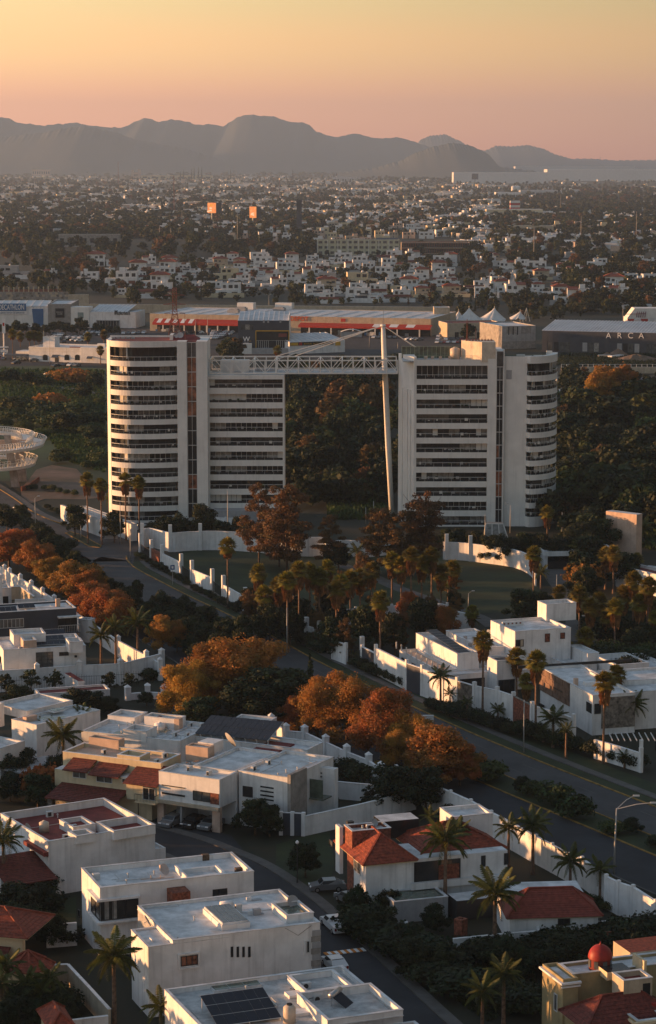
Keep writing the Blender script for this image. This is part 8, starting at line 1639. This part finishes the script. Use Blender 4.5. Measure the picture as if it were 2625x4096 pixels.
# fan palms
FP = [('la',413,110,440),('la',478,135,445),('la',592,112,425),('la',655,127,415),('la',1070,415,745),('la',1215,540,860),('la',1405,528,890),('la',1455,535,860),('la',1350,575,950),('lb',0,520,830),('lb',40,620,950),('lb',105,568,815),('lb',205,530,815),('lb',300,482,790),('lb',390,462,808),('lb',487,460,775),('lb',585,522,740),('lb',245,668,1050),('lb',965,455,735),('lb',1030,265,440),('lb',1303,460,655),('lb',1340,452,675),('lb',1450,480,600),('lb',1430,575,905),('lb',1500,600,935),('lb',1270,672,900),('lb',1308,742,925),('lb',1347,702,950),('lb',1085,632,770),('h3',470,352,880),('h3',680,452,745),('h3',782,372,560),('h3',797,472,1005),('h3',890,370,590),('h3',990,398,585),('h3',1215,602,1160),('h3',260,207,360),('h3',405,210,345),('h3',1480,60,440),('h3',620,330,600),('h3',1100,330,620),('h3',1290,560,900),('h3',740,600,900),('h3',560,300,560),('lb',60,590,900),('lb',150,560,800),('lb',345,505,800),('lb',440,500,780),('lb',530,540,770),('lb',1180,640,880),('lb',1385,640,900),('lb',1230,700,930),('lb',1460,680,930),('lb',1530,700,900),('la',1240,640,900),('la',1310,600,870),('la',1500,560,860),('h3',1530,215,470),('v',700,1320,1440),('v',690,1338,1470)]
fl = []
for k, (v, x, yt, yb) in enumerate(FP):
    X, Y, hh = top_at(v, x, yt, yb); s = 1.0 if v in ('la','lb') else .95
    fl.append(fan_palm('', X, Y, max(3.5, hh-1.7*s), 'fan palms round the park and villa', s*(1.22 if hh > 8 else 1.0), 1.0 if k not in (4,) else .7, k))
cast_group(fl, 'slender fan palm with dry skirt, {} fan palm from the left')
us = []
for k in range(30):
    x = (575+q0_*1.0) if False else 570+k*17.5+RND.uniform(-8,8); y = 1400+RND.uniform(-25,60); us.append(TT(RND.choice(['green','green','redtall','rust']) if k % 4 else 'green', 'v', x, y, RND.uniform(4.5, 8.5), '', rw=RND.uniform(.7,1.0), group='loose trees among the park palms'))
for (x, y, h) in ((585,1385,8),(650,1372,9),(665,1400,7),(800,1340,8),(850,1300,9),(1060,1320,7),(760,1360,8)): us.append(TT('redtall', 'v', x, y, h, '', rw=.95, group='loose trees among the park palms'))
cast_group(us, 'loose leafy tree among the park palms, {} from the left')
# feather palms (crown centre x, top y, base y, size)
def ffp(v, x, yc, yb, s, label, n=22, hmax=14, **k):
    s *= .86; X, Y, hh = top_at(v, x, yc, yb); return feather_palm(label, X, Y, max(1.5, min(hmax, hh-1.0*s)), s, n, None, **k)
ffp('la', 648, 800, 1012, 1.15, 'bright yellow-green feather palm, tallest of the left trio', 20); ffp('la', 475, 865, 1015, 1.0, 'green feather palm, leftmost of the left trio', 18); ffp('la', 545, 830, 1012, .95, 'middle feather palm of the left trio behind the white wall', 18)
ffp('h1', 392, 520, 830, 1.15, 'large dark feather palm beside the cream villa', 26); ffp('h1', 508, 400, 640, .75, 'small bright feather palm top above the large one', 16)
ffp('h4', 705, 870, 1330, 1.15, 'big dark feather palm before the long white house, bottom left', 26); ffp('h4', 995, 1190, 1480, .8, 'sunlit small feather palm at the bottom edge', 18)
ffp('h4', 25, 160, 520, 1.0, 'feather palm at the left edge beside the red-roof-terrace house', 22); ffp('g3', 90, 480, 1080, .8, 'sunlit feather palm before the cream corner house', 20); ffp('g3', 610, 640, 1150, .75, 'dark drooping feather palm right of the gazebo', 20); ffp('g3', 20, 700, 1200, .7, 'orange-lit feather palm at the bottom left edge', 18)
ffp('h6', 240, 465, 905, 1.2, 'tall feather palm with bright trunk before the red tiled house', 24); ffp('h6', 545, 790, 1190, 1.2, 'large feather palm before the low red-roofed house', 26); ffp('h6', 780, 380, 690, 1.0, 'feather palm against the white boulevard wall, left one', 22); ffp('h6', 630, 400, 640, .8, 'small feather palm right behind the red tiled house', 18); ffp('h6', 1010, 600, 830, .9, 'feather palm against the white boulevard wall, right one', 22); ffp('h6', 1195, 650, 860, .75, 'brownish feather palm at the start of the sunlit wall', 18)
ffp('h6', 600, 1290, 1620, .85, 'very dark feather palm in the lower garden, right one', 20); ffp('h6', 470, 1400, 1690, .85, 'very dark feather palm in the lower garden, left one', 20); ffp('g5', 430, 850, 1230, .6, 'yellow-green small palm before the ochre domed house', 16)
ffp('h3', 212, 620, 845, .85, 'feather palm before the villa street wall, left end', 20); ffp('h3', 565, 835, 905, .6, 'short feather palm at the foot of the villa street wall', 16); ffp('h3', 905, 880, 1065, .95, 'dark feather palm below the stone-clad house', 22); ffp('h3', 985, 950, 1130, .55, 'small green palm right of the dark one below the stone-clad house', 14); ffp('h3', 845, 985, 1030, .5, 'dwarf palm on the verge below the street wall', 14); ffp('h3', 1400, 790, 960, .95, 'dark feather palm behind the lower right yard wall', 20); ffp('h3', 1345, 1130, 1190, .55, 'dwarf palm before the lower right yard wall', 14); ffp('h3', 375, 780, 895, .5, 'small orange-lit palm between the slim fan palms', 14); ffp('h3', 270, 730, 860, .5, 'small green palm at the white street wall', 14)
ffp('g2', 1400, 440, 660, 1.25, 'large feather palm in front of the tall pink wall', 24); ffp('lb', 135, 470, 600, .8, 'feather palm by the park path at the left', 16); ffp('lb', 1000, 570, 655, .75, 'bright green feather palm right of the curved wall end', 18); ffp('lb', 565, 640, 740, .6, 'bright small palm among the park palms', 14); ffp('lb', 680, 790, 850, .6, 'stout palm before the villa back wall', 14); ffp('lb', 575, 790, 850, .6, 'stout palm left of its twin behind the villa', 14); ffp('la', 515, 225, 300, .7, 'feather palm behind the tall fan palms at the left tower', 16); ffp('h2', 950, 35, 90, .45, 'small palm before the slatted gate', 12); ffp('h2', 1420, 1020, 1200, .6, 'small bright palm behind the garden wall corner', 14)
for k, (v, x, y, h, rw) in enumerate((('g3',430,640,4.2,1.2),('g3',250,760,4.0,1.2),('g3',640,820,3.6,1.1),('g3',90,900,4.0,1.2),('g3',820,960,3.0,1.1),('g3',420,900,3.2,1.2),('h4',330,600,4.5,1.0),('h4',180,560,5.0,1.1),('h4',60,560,4.6,1.1),('h1',330,640,5.5,.9),('h1',160,600,5.2,1.0),('h5',1180,470,3.4,1.0),('h5',1450,560,3.6,1.1),('h6',60,1080,4.4,1.3),('h6',220,1120,4.0,1.2))): TT('green', v, x, y, h, '', rw=rw, group='dark shrubs among the near gardens', name='shrub', cat='shrub')
cast_group([o for o in sc.objects if o.get('group') == 'dark shrubs among the near gardens'], 'dark tall shrub among the near gardens, {} from the left')
ffp('g3', 520, 780, 1180, .75, 'dark feather palm behind the gazebo garden wall', 18); ffp('g3', 330, 700, 1150, .7, 'dark feather palm in front of the gazebo', 18); ffp('h1', 300, 480, 700, .8, 'dark feather palm left of the large one by the cream villa', 18); ffp('h6', 330, 400, 800, .6, 'small palm behind the bright-trunked one', 14)
# hedges, bushes and saplings
def bushes(v, p0, p1, n, h, phrase, kind='bush', rw=1.2, group=None):
    l = []
    for k in range(n):
        t = (k+.5)/n; x = p0[0]+(p1[0]-p0[0])*t; y = p0[1]+(p1[1]-p0[1])*t; g = G(v, x, y); hh = h*RND.uniform(.8, 1.2); l.append(tree(kind, 'bush', '', g[0], g[1], hh, phrase, rw*RND.uniform(.9,1.2), None, 'bush'))
    cast_group(l, '{} bush from the left '+phrase if n > 1 else 'bush '+phrase)
bushes('la', (5,300), (330,480), 14, 2.6, 'on the dark left verge above the orange row', rw=1.2); bushes('la', (640,500), (890,640), 11, 1.3, 'in the clipped hedge below the railed park wall'); bushes('la', (900,650), (1120,765), 10, 1.4, 'at the foot of the white park wall')
bushes('la', (1400,900), (1530,960), 5, 2.2, 'under the palms beside the kerb', rw=1.3); bushes('h3', (130,820), (660,990), 11, 2.3, 'along the villa street wall, upper stretch', rw=1.1); bushes('h3', (700,990), (1440,1200), 12, 2.4, 'along the villa street wall, lower stretch', rw=1.1)
bushes('h3', (-330,560), (20,700), 7, 2.2, 'left of the villa street wall', rw=1.3); bushes('g1', (850,1000), (1400,1030), 8, 1.8, 'below the pillared wall beside the saplings', rw=1.2); bushes('h2', (650,960), (820,970), 4, 1.6, 'under the slotted white wall'); bushes('h2', (890,790), (1010,830), 3, 3.2, 'dark behind the lower white wall', rw=1.1)
bushes('t6', (450,1200), (560,1190), 2, 1.6, 'on the dirt beside the spiral bridge'); bushes('t6', (640,1180), (1200,1290), 5, 1.6, 'at the back of the angular annex', 'bush_m'); bushes('t6', (700,1480), (1050,1620), 5, 1.4, 'in front of the angular annex')
bushes('h5', (1060,600), (1300,640), 4, 2.6, 'in the dark garden below the red tiled house', 'bush_m', 1.2); bushes('h5', (980,760), (1500,1000), 9, 3.2, 'in the dark sloping garden by the street', rw=1.5); bushes('h6', (300,1180), (760,1290), 7, 2.6, 'before the white yard wall, upper dark garden', rw=1.5); bushes('h6', (760,1200), (1100,1190), 5, 3.4, 'against the white yard wall', rw=1.2); bushes('h6', (1150,1150), (1500,1120), 6, 3.2, 'behind the domed house', rw=1.4); bushes('h6', (100,1350), (780,1560), 9, 2.6, 'in the lowest dark garden left of the domed house', rw=1.6)
bushes('h6', (1000,830), (1330,930), 7, 1.2, 'along the inside of the sunlit boulevard wall', 'bush_m', 1.2); bushes('h6', (240,350), (540,420), 5, 2.6, 'on the ivy-covered boulevard wall', rw=1.2); bushes('h4', (60,420), (280,520), 5, 2.6, 'in the dark garden left of the box house', rw=1.3); bushes('h4', (300,740), (460,820), 3, 2.2, 'clipped beside the white side wall'); bushes('g3', (330,900), (800,1100), 6, 2.6, 'in the dark corner behind the garden wall', rw=1.4)
bushes('h4', (30,620), (300,640), 4, 3.0, 'between the cream corner house and the lawn', rw=1.4)
TT('green', 'h2', 340, 905, 5.2, 'dark broad tree before the white modern house facade', rw=1.2); TT('green', 'h2', 430, 950, 4.4, 'clipped dark tree beside the slatted gate', rw=1.1); TT('juniper', 'h2', 548, 925, 3.6, 'small topiary tree against the marble fin', rw=.9); TT('sapling', 'h2', 1045, 830, 3.2, 'small bush tree against the garden walls'); TT('sapling', 'h2', 1000, 690, 4.5, 'thin bare shrub before the pillared wall', rw=1.5)
TT('shrub_rust', 'h1', 285, 705, 5, 'yellow-orange bushy tree in front of the cream villa', rw=.85); TT('green', 'h1', 230, 760, 5, 'dark green tree left of the yellow-orange one', rw=1.1); TT('green', 'h1', 100, 640, 5, 'dark tree behind the left edge carport', rw=1.2); TT('green', 'h1', 60, 760, 4, 'dark tree at the left edge beside the timber fence', rw=1.2)
for k, (x, y, h) in enumerate(((50,970,4.6),(270,930,4.8),(485,940,4.6),(960,950,4.4),(1140,960,3.8),(1310,920,4.2))): TT('sapling', 'g1', x, y, h, f'slim dark sapling before the white pillared wall, {ordn(k+1)} from the left', group='slim saplings', rw=1.1)
for k, (x, y, h, rw) in enumerate(((700,1100,4.2,1.6),(820,1130,3.8,1.5),(960,1180,3,1.5),(180,1060,4,1.5),(1290,1130,2.5,1.3))): TT('green', 'g1', x, y, h, f'dark leafy garden tree behind the flat-roofed house, {ordn(k+1)} listed from the garage' if False else f'dark leafy tree by the red-roofed garage, number {k+1}', rw=rw, group='garden trees by the garage')
cast_group([o for o in sc.objects if o.get('group') == 'garden trees by the garage'], 'dark leafy tree by the red-roofed garage, {} from the left')
for k, (v, x, y, h, rw) in enumerate((('h5',1120,575,4.5,1.2),('h5',960,430,5.5,.7),('h4',100,440,5.5,1.3),('h4',250,430,4.5,1.0),('h5',560,940,3.0,1.2),('h6',40,1000,4,1.5),('h6',640,1060,5,1.0),('h6',1000,1040,5.5,1.4),('h6',1420,1000,5,1.3),('h5',650,185,4.5,1.1),('h4',1500,880,3.5,1.0) if False else ('h5',1010,150,3,1.0))): TT('green', v, x, y, h, 'x', rw=rw, group='dark garden trees near the camera')
cast_group([o for o in sc.objects if o.get('group') == 'dark garden trees near the camera'], 'dark garden tree near the camera, {} from the left')
# hedge of trees by the shops
hl = []
for (x, y, h) in ((-10,395,6),(60,400,6),(150,385,7),(220,395,6.5),(320,400,6.5),(400,405,6),(470,385,6.5),(530,380,6.5),(580,400,6),(640,405,6),(700,390,9),(740,400,8),(840,380,5.5),(900,392,5.5),(960,405,5.5),(1030,408,5.5)):
    g = G('t3', x, y+18); hl.append(tree('forest', 'tree', '', g[0], g[1], h, 'clipped trees before the sports shop', .95 if h < 8 else .8))
cast_group(hl, 'clipped dark tree in the row before the shop fronts, {} from the left')
pl_ = []
for (v, x, yt, yb) in (('t3',112,380,640),('t3',180,400,520),('t3',262,395,520),('t3',305,392,520),('t3',345,400,520),('t3',775,405,500),('t3',915,385,490),('t3',885,520,675),('t4',1310,565,640),('mb',1290,0,0)):
    if yt == 0: continue
    X, Y, hh = top_at(v, x, yt, yb); pl_.append(fan_palm('', X, Y, max(3, hh-1.6), 'palms round the white restaurant', 1.5 if x not in (885,) else 1.3, .6, int(x)))
cast_group(pl_, 'palm near the white arched restaurant and car park, {} from the left')
TT('forest_m', 'ma', 1065, 290, 11, 'round orange-green tree beside the dark gym block, left half', rw=1.0); TT('forest_rust', 'ma', 1110, 285, 12, 'round orange-green tree beside the dark gym block, right half', rw=1.0, i=1); TT('forest', 'ma', 1085, 310, 10, 'dark tree under the orange-green pair by the gym block', rw=1.2); TT('forest', 'mb', 748, 238, 9, 'round dark tree before the beige pavilion', rw=.85); TT('forest', 'mb', 660, 222, 9, 'dark tree in front of the steep tent', rw=1.0)
# left field shrubs
q = random.Random(41); fs = []
for (x, y, h, k, rw) in ((320,430,6,'shrub_rust',1.5),(375,440,6,'shrub_rust',1.4),(270,445,5,'shrub_rust',1.2),(395,500,7,'forest',1.3),(220,545,6.5,'shrub_rust',1.3),(240,590,6,'shrub',1.6),(310,635,7.5,'forest',1.5),(280,640,6,'shrub',1.5),(60,440,6,'forest',1.5),(130,450,6,'forest',1.4),(20,445,6,'forest',1.4),(200,460,5,'shrub',1.4),(450,450,7,'forest',1.3),(350,590,5,'shrub',1.4),(410,620,6,'shrub',1.5),(100,570,5,'shrub',1.5),(440,700,6,'forest',1.3),(60,620,5,'shrub',1.5),(170,640,5,'shrub',1.4)): fs.append(TT(k, 'ma', x, y, h, '', 'shrub', cat='shrub', rw=rw, group='trees and shrubs in the left field'))
for k in range(46):
    x = q.uniform(-10, 490); y = q.uniform(560, 880); 
    if x < 230 and y > 740: continue
    fs.append(TT(q.choice(['shrub','shrub','bush_m','shrub']), 'ma', x, y, q.uniform(2, 4.5), '', 'shrub', cat='shrub', rw=q.uniform(1, 1.6), group='trees and shrubs in the left field'))
cast_group(fs, 'wild shrub or small tree in the left field, {} from the left')
# wood behind and between the towers
wd = []
for k in range(44):
    X = q.uniform(-17, 20); Y = 606+350*q.random()**1.3; f = (Y-612)/350; wd.append(tree(q.choice(['forest','forest','forest_tall','forest_m']) if q.random() < .93 else 'forest_rust', 'tree', '', X*(1+f*.5)+3, Y, q.uniform(7, 12) if Y < 850 else q.uniform(8, 14), 'wood between the towers', 1))
for (x, y, h, k) in ((60,480,15,'forest_rust'),(190,500,14,'forest_rust'),(120,575,11,'forest_m'),(20,560,13,'forest_rust'),(240,520,12,'forest_rust'),(60,610,10,'forest_m')): wd.append(TT(k, 'mb', x, y, h, '', group='wood between the towers', rw=1.2))
cast_group(wd, 'tree in the wood between the towers, {} from the left')
wd = []
for (x, y, h, k, rw) in ((1290,410,20,'euc',1.0),(1390,405,20,'euc',.95),(1250,470,16,'euc',.8),(1450,470,16,'forest',1.4),(1200,520,13,'forest_m',1.4),(1340,560,14,'forest',1.5),(1500,545,13,'forest_m',1.3),(1520,660,12,'forest_m',1.2),(1290,780,11,'forest_rust',1.0),(1420,850,11,'forest_rust',.9),(1345,880,9,'forest_rust',.9),(1110,600,12,'forest_rust',.9)): wd.append(TT(k, 'mb', x, y, h, '', rw=rw, group='right-hand wood'))
for k in range(66):
    x = q.uniform(1080, 1640); y = q.uniform(600, 1290) if x < 1230 else q.uniform(600, 1060); h = q.uniform(8, 15) if y < 1000 else q.uniform(6, 10)
    if y > 1180 and x < 1180: continue
    wd.append(TT(q.choice(['forest','forest','forest','forest_tall','forest_m','forest_rust'] if k % 4 == 0 else ['forest']), 'mb', x, y, h, '', rw=q.uniform(.9, 1.3), group='right-hand wood'))
cast_group(wd, 'tree in the wood right of the towers, {} from the left')
wd = []
for k in range(34):
    x = q.uniform(1180, 1560); y = q.uniform(680, 1000); wd.append(TT(q.choice(['green','green','bush','bush_m']), 'lb', x, y, q.uniform(3, 6), '', 'shrub', cat='shrub', rw=q.uniform(1, 1.5), group='dark undergrowth under the right palms'))
cast_group(wd, 'dark shrub or tree under the right-hand palms, {} from the left')
# tree belts of the town
NQ = random.Random(6)
def unit_crown(seed, n, size, lob='round'):
    L = round_lobes(seed, 1, .55, 12, .08) if lob == 'round' else [(0,0,z,.17*(1.05-z),.17*(1.05-z),.1) for z in np.linspace(.1,.92,7)]
    me = leaf_mesh('unit', L, n, size, seed, LG); c = np.empty(len(me.vertices)*3, np.float32); me.vertices.foreach_get('co', c); bpy.data.meshes.remove(me); return c.reshape(-1, 3)
UC = {'near': [unit_crown(i, 420, .15) for i in range(5)], 'far': [unit_crown(i+9, 95, .3) for i in range(5)], 'cone': [unit_crown(i+20, 160, .12, 'cone') for i in range(2)]}
MASS = [[], [], []]
def mtree(g, h, r, det='near', w=(5,3,2)):
    c = NQ.choice(UC[det]); t = NQ.random()*6.28; ca, sa = math.cos(t), math.sin(t); x = (c[:,0]*ca-c[:,1]*sa)*r/.55; y = (c[:,0]*sa+c[:,1]*ca)*r/.55
    MASS[NQ.choices((0,1,2), w)[0]].append(np.stack([x+g[0], y+g[1], c[:,2]*h], 1))
def belt(spec, n, hr=(7,12), w=(5,3,1), det='near'):
    x0, x1, y0, y1 = spec
    for k in range(n): h = NQ.uniform(*hr); d = det if NQ.random() > .06 else 'cone'; mtree(G('v', NQ.uniform(x0,x1), NQ.uniform(y0,y1)), h*(1 if d != 'cone' else 1.3), h*NQ.uniform(.42,.7) if d != 'cone' else 1.6*.55*3, d, w)
belt((-20,250,655,692), 34, (6,11)); belt((250,500,645,716), 40, (5,10)); belt((-20,250,600,640), 20, (7,11)); belt((130,270,630,670), 8, (9,13), (1,3,4))
belt((110,490,640,700), 44, (4,7)); belt((-20,480,545,606), 110, (9,17), (6,2,1)); belt((480,745,560,612), 80, (8,15), (7,2,1)); belt((-20,500,606,640), 36, (6,10), (6,3,1)); belt((1090,1330,560,628), 70, (8,15)); belt((1330,1570,555,668), 90, (8,15)); belt((735,1100,598,622), 40, (3,6), (6,2,1)); belt((930,1100,590,640), 24, (7,13))
belt((480,1100,622,712), 120, (4,8), (4,3,1)); belt((1100,1570,622,716), 130, (4.5,9.5)); belt((1330,1570,640,720), 50, (8,13)); belt((640,1000,708,716), 26, (3,5)); belt((1000,1340,704,740), 60, (4,7)); belt((1200,1330,735,752), 14, (4,6)); belt((1330,1560,715,745), 40, (6,11))
for k in range(6500):
    t = NQ.random(); y = 410+(560-410)*t**1.15; x = NQ.uniform(-20, 1560)
    if y > 530 and 500 < x < 1100 and NQ.random() < .3: continue
    if fld(x, y) > NQ.uniform(-.1, 1.6): continue
    h = NQ.uniform(5, 12); mtree(G('v', x, y), h, h*.6, 'far', (7,3,1))
for k in range(900): h = NQ.uniform(8, 17); mtree(G('v', NQ.uniform(-20,1560), NQ.uniform(402,413)), h*1.3, h*1.5, 'far', (6,1,1))
for (x0,x1,y0,y1,n,hh) in ((0,260,468,505,90,11),(160,620,440,470,120,10),(560,760,455,475,60,9),(1180,1560,445,505,380,12),(560,760,515,545,90,12),(0,400,505,560,240,12),(400,720,500,560,120,10),(1160,1560,510,560,220,12),(880,1060,400,428,140,16),(760,1180,408,432,140,12),(0,300,405,440,160,13),(300,760,405,425,140,12)):
    for k in range(n): h = hh*NQ.uniform(.7,1.2); mtree(G('v', NQ.uniform(x0,x1), NQ.uniform(y0,y1)), h, h*.65, 'far', (6,2,1))
def mass_mesh(nm):
  V = np.concatenate([np.concatenate(m) for m in MASS if m]); mi = np.repeat([0,1,2], [sum(len(x) for x in m)//4 for m in MASS]); n = len(V)//4
  me = bpy.data.meshes.new(nm); me.vertices.add(4*n); me.vertices.foreach_set('co', V.astype(np.float32).ravel()); me.loops.add(4*n); me.loops.foreach_set('vertex_index', np.arange(4*n, dtype=np.int32)); me.polygons.add(n); me.polygons.foreach_set('loop_start', np.arange(0,4*n,4,dtype=np.int32)); me.polygons.foreach_set('loop_total', np.full(n,4,dtype=np.int32)); me.polygons.foreach_set('material_index', mi.astype(np.int32))
  for m in (LG, LG2, LR): me.materials.append(m)
  me.update(); tag(obj(nm, me), kind='stuff'); print('mass quads', n)
mass_mesh('distant_trees')
# unseen trees added left of the view so their crowns shade the low roofs
MASS = [[], [], []]
for k in range(70):
    Y = 228+k*5.0; X = -(Y*.1375+NQ.uniform(12, 24)); h = NQ.uniform(7.6, 9.4) if Y < 350 else NQ.uniform(4, 5.8); mtree((X, Y), h, h*.55, 'near')
for (x0,x1,y0,y1,n) in ((676,905,880,1010,90),(676,905,1010,1190,60),(1325,1560,900,1190,110),(1300,1420,1000,1240,40)):
    for k in range(n): h = NQ.uniform(5, 10); mtree(G('v', NQ.uniform(x0,x1), NQ.uniform(y0,y1)), h, h*.55, 'near', (8,2,.4))
mass_mesh('undergrowth_and_shade_trees')
cy = []
for (v, x, yt, yb) in (('fa',912,315,375),('fa',900,322,376),('fa',932,316,374),('fa',948,318,374),('fa',1083,325,375),('fa',862,330,378),('fa',848,332,378),('fa',1070,490,590),('fa',1375,330,380),('fb',1279,262,312),('fb',1293,280,312),('fb',1252,284,312),('fb',1307,278,310),('fb',1153,284,322),('fb',1231,318,352),('fb',275,350,372),('fb',740,320,340)):
    X, Y, hh = top_at(v, x, yt, yb); o = tree('cypress', 'cypress', '', X, Y, hh, 'dark pointed cypresses on the skyline', 1.0 if hh < 30 else .7, cat='cypress tree'); cy.append(o)
cast_group(cy, 'dark pointed cypress standing above the far town, {} from the left')
# wild growth on the ground: low clumps nobody could count
gb = MB(); NQ = random.Random(15)
def scat(v, poly, n, s0, s1, b):
    xs = [p[0] for p in poly]; ys = [p[1] for p in poly]; c = 0
    while c < n:
        x = NQ.uniform(min(xs), max(xs)); y = NQ.uniform(min(ys), max(ys)); ins = False
        for i in range(len(poly)):
            (x1,y1),(x2,y2) = poly[i], poly[i-1]
            if (y1 > y) != (y2 > y) and x < (x2-x1)*(y-y1)/(y2-y1)+x1: ins = not ins
        if not ins: continue
        c += 1; g = G(v, x, y); s = NQ.uniform(s0, s1)
        for _ in range(4):
            a = NQ.random()*6.28; t = NQ.uniform(.3,1)*s; e = (g[0]+math.cos(a)*t*.6, g[1]+math.sin(a)*t*.6, t); w = s*.35; b.add([(g[0]-math.sin(a)*w, g[1]+math.cos(a)*w, 0), (g[0]+math.sin(a)*w, g[1]-math.cos(a)*w, 0), e], [(0,1,2)])
scat('ma', [(0,440),(490,450),(490,930),(330,880),(200,740),(180,640),(0,620)], 9000, .5, 1.6, gb)
scat('mb', [(0,480),(270,480),(270,1150),(0,1150)], 6000, .5, 1.8, gb)
scat('mb', [(1080,560),(1560,560),(1560,1300),(1080,1200)], 5000, .6, 2, gb)
tag(gb.obj('wild_grass', LG2), kind='stuff')
gb = MB(); scat('t5', [(600,650),(1540,650),(1540,780),(560,770)], 2500, .4, 1.3, gb); scat('h6', [(100,1200),(800,1220),(800,1500),(500,1600),(100,1330)], 3000, .15, .6, gb); tag(gb.obj('ground_plants', LG), kind='stuff')
# ------------------------------------------------------------------ haze
hb = MB(); hb.box(-3600, 3600, -250, 23500, -3, 640); hz_ = hb.obj('haze', None); hz_.data.materials.clear()
hm = bpy.data.materials.new('haze_air'); hm.use_nodes = True; t = hm.node_tree; t.nodes.clear(); o = t.nodes.new('ShaderNodeOutputMaterial'); pv = t.nodes.new('ShaderNodeVolumePrincipled')
pv.inputs['Density'].default_value = HAZE; pv.inputs['Color'].default_value = (.40,.56,.80,1); pv.inputs['Anisotropy'].default_value = .1; t.links.new(pv.outputs[0], o.inputs['Volume'])
hz_.data.materials.append(hm); hz_['kind'] = 'stuff'
print('objects', len(sc.objects))
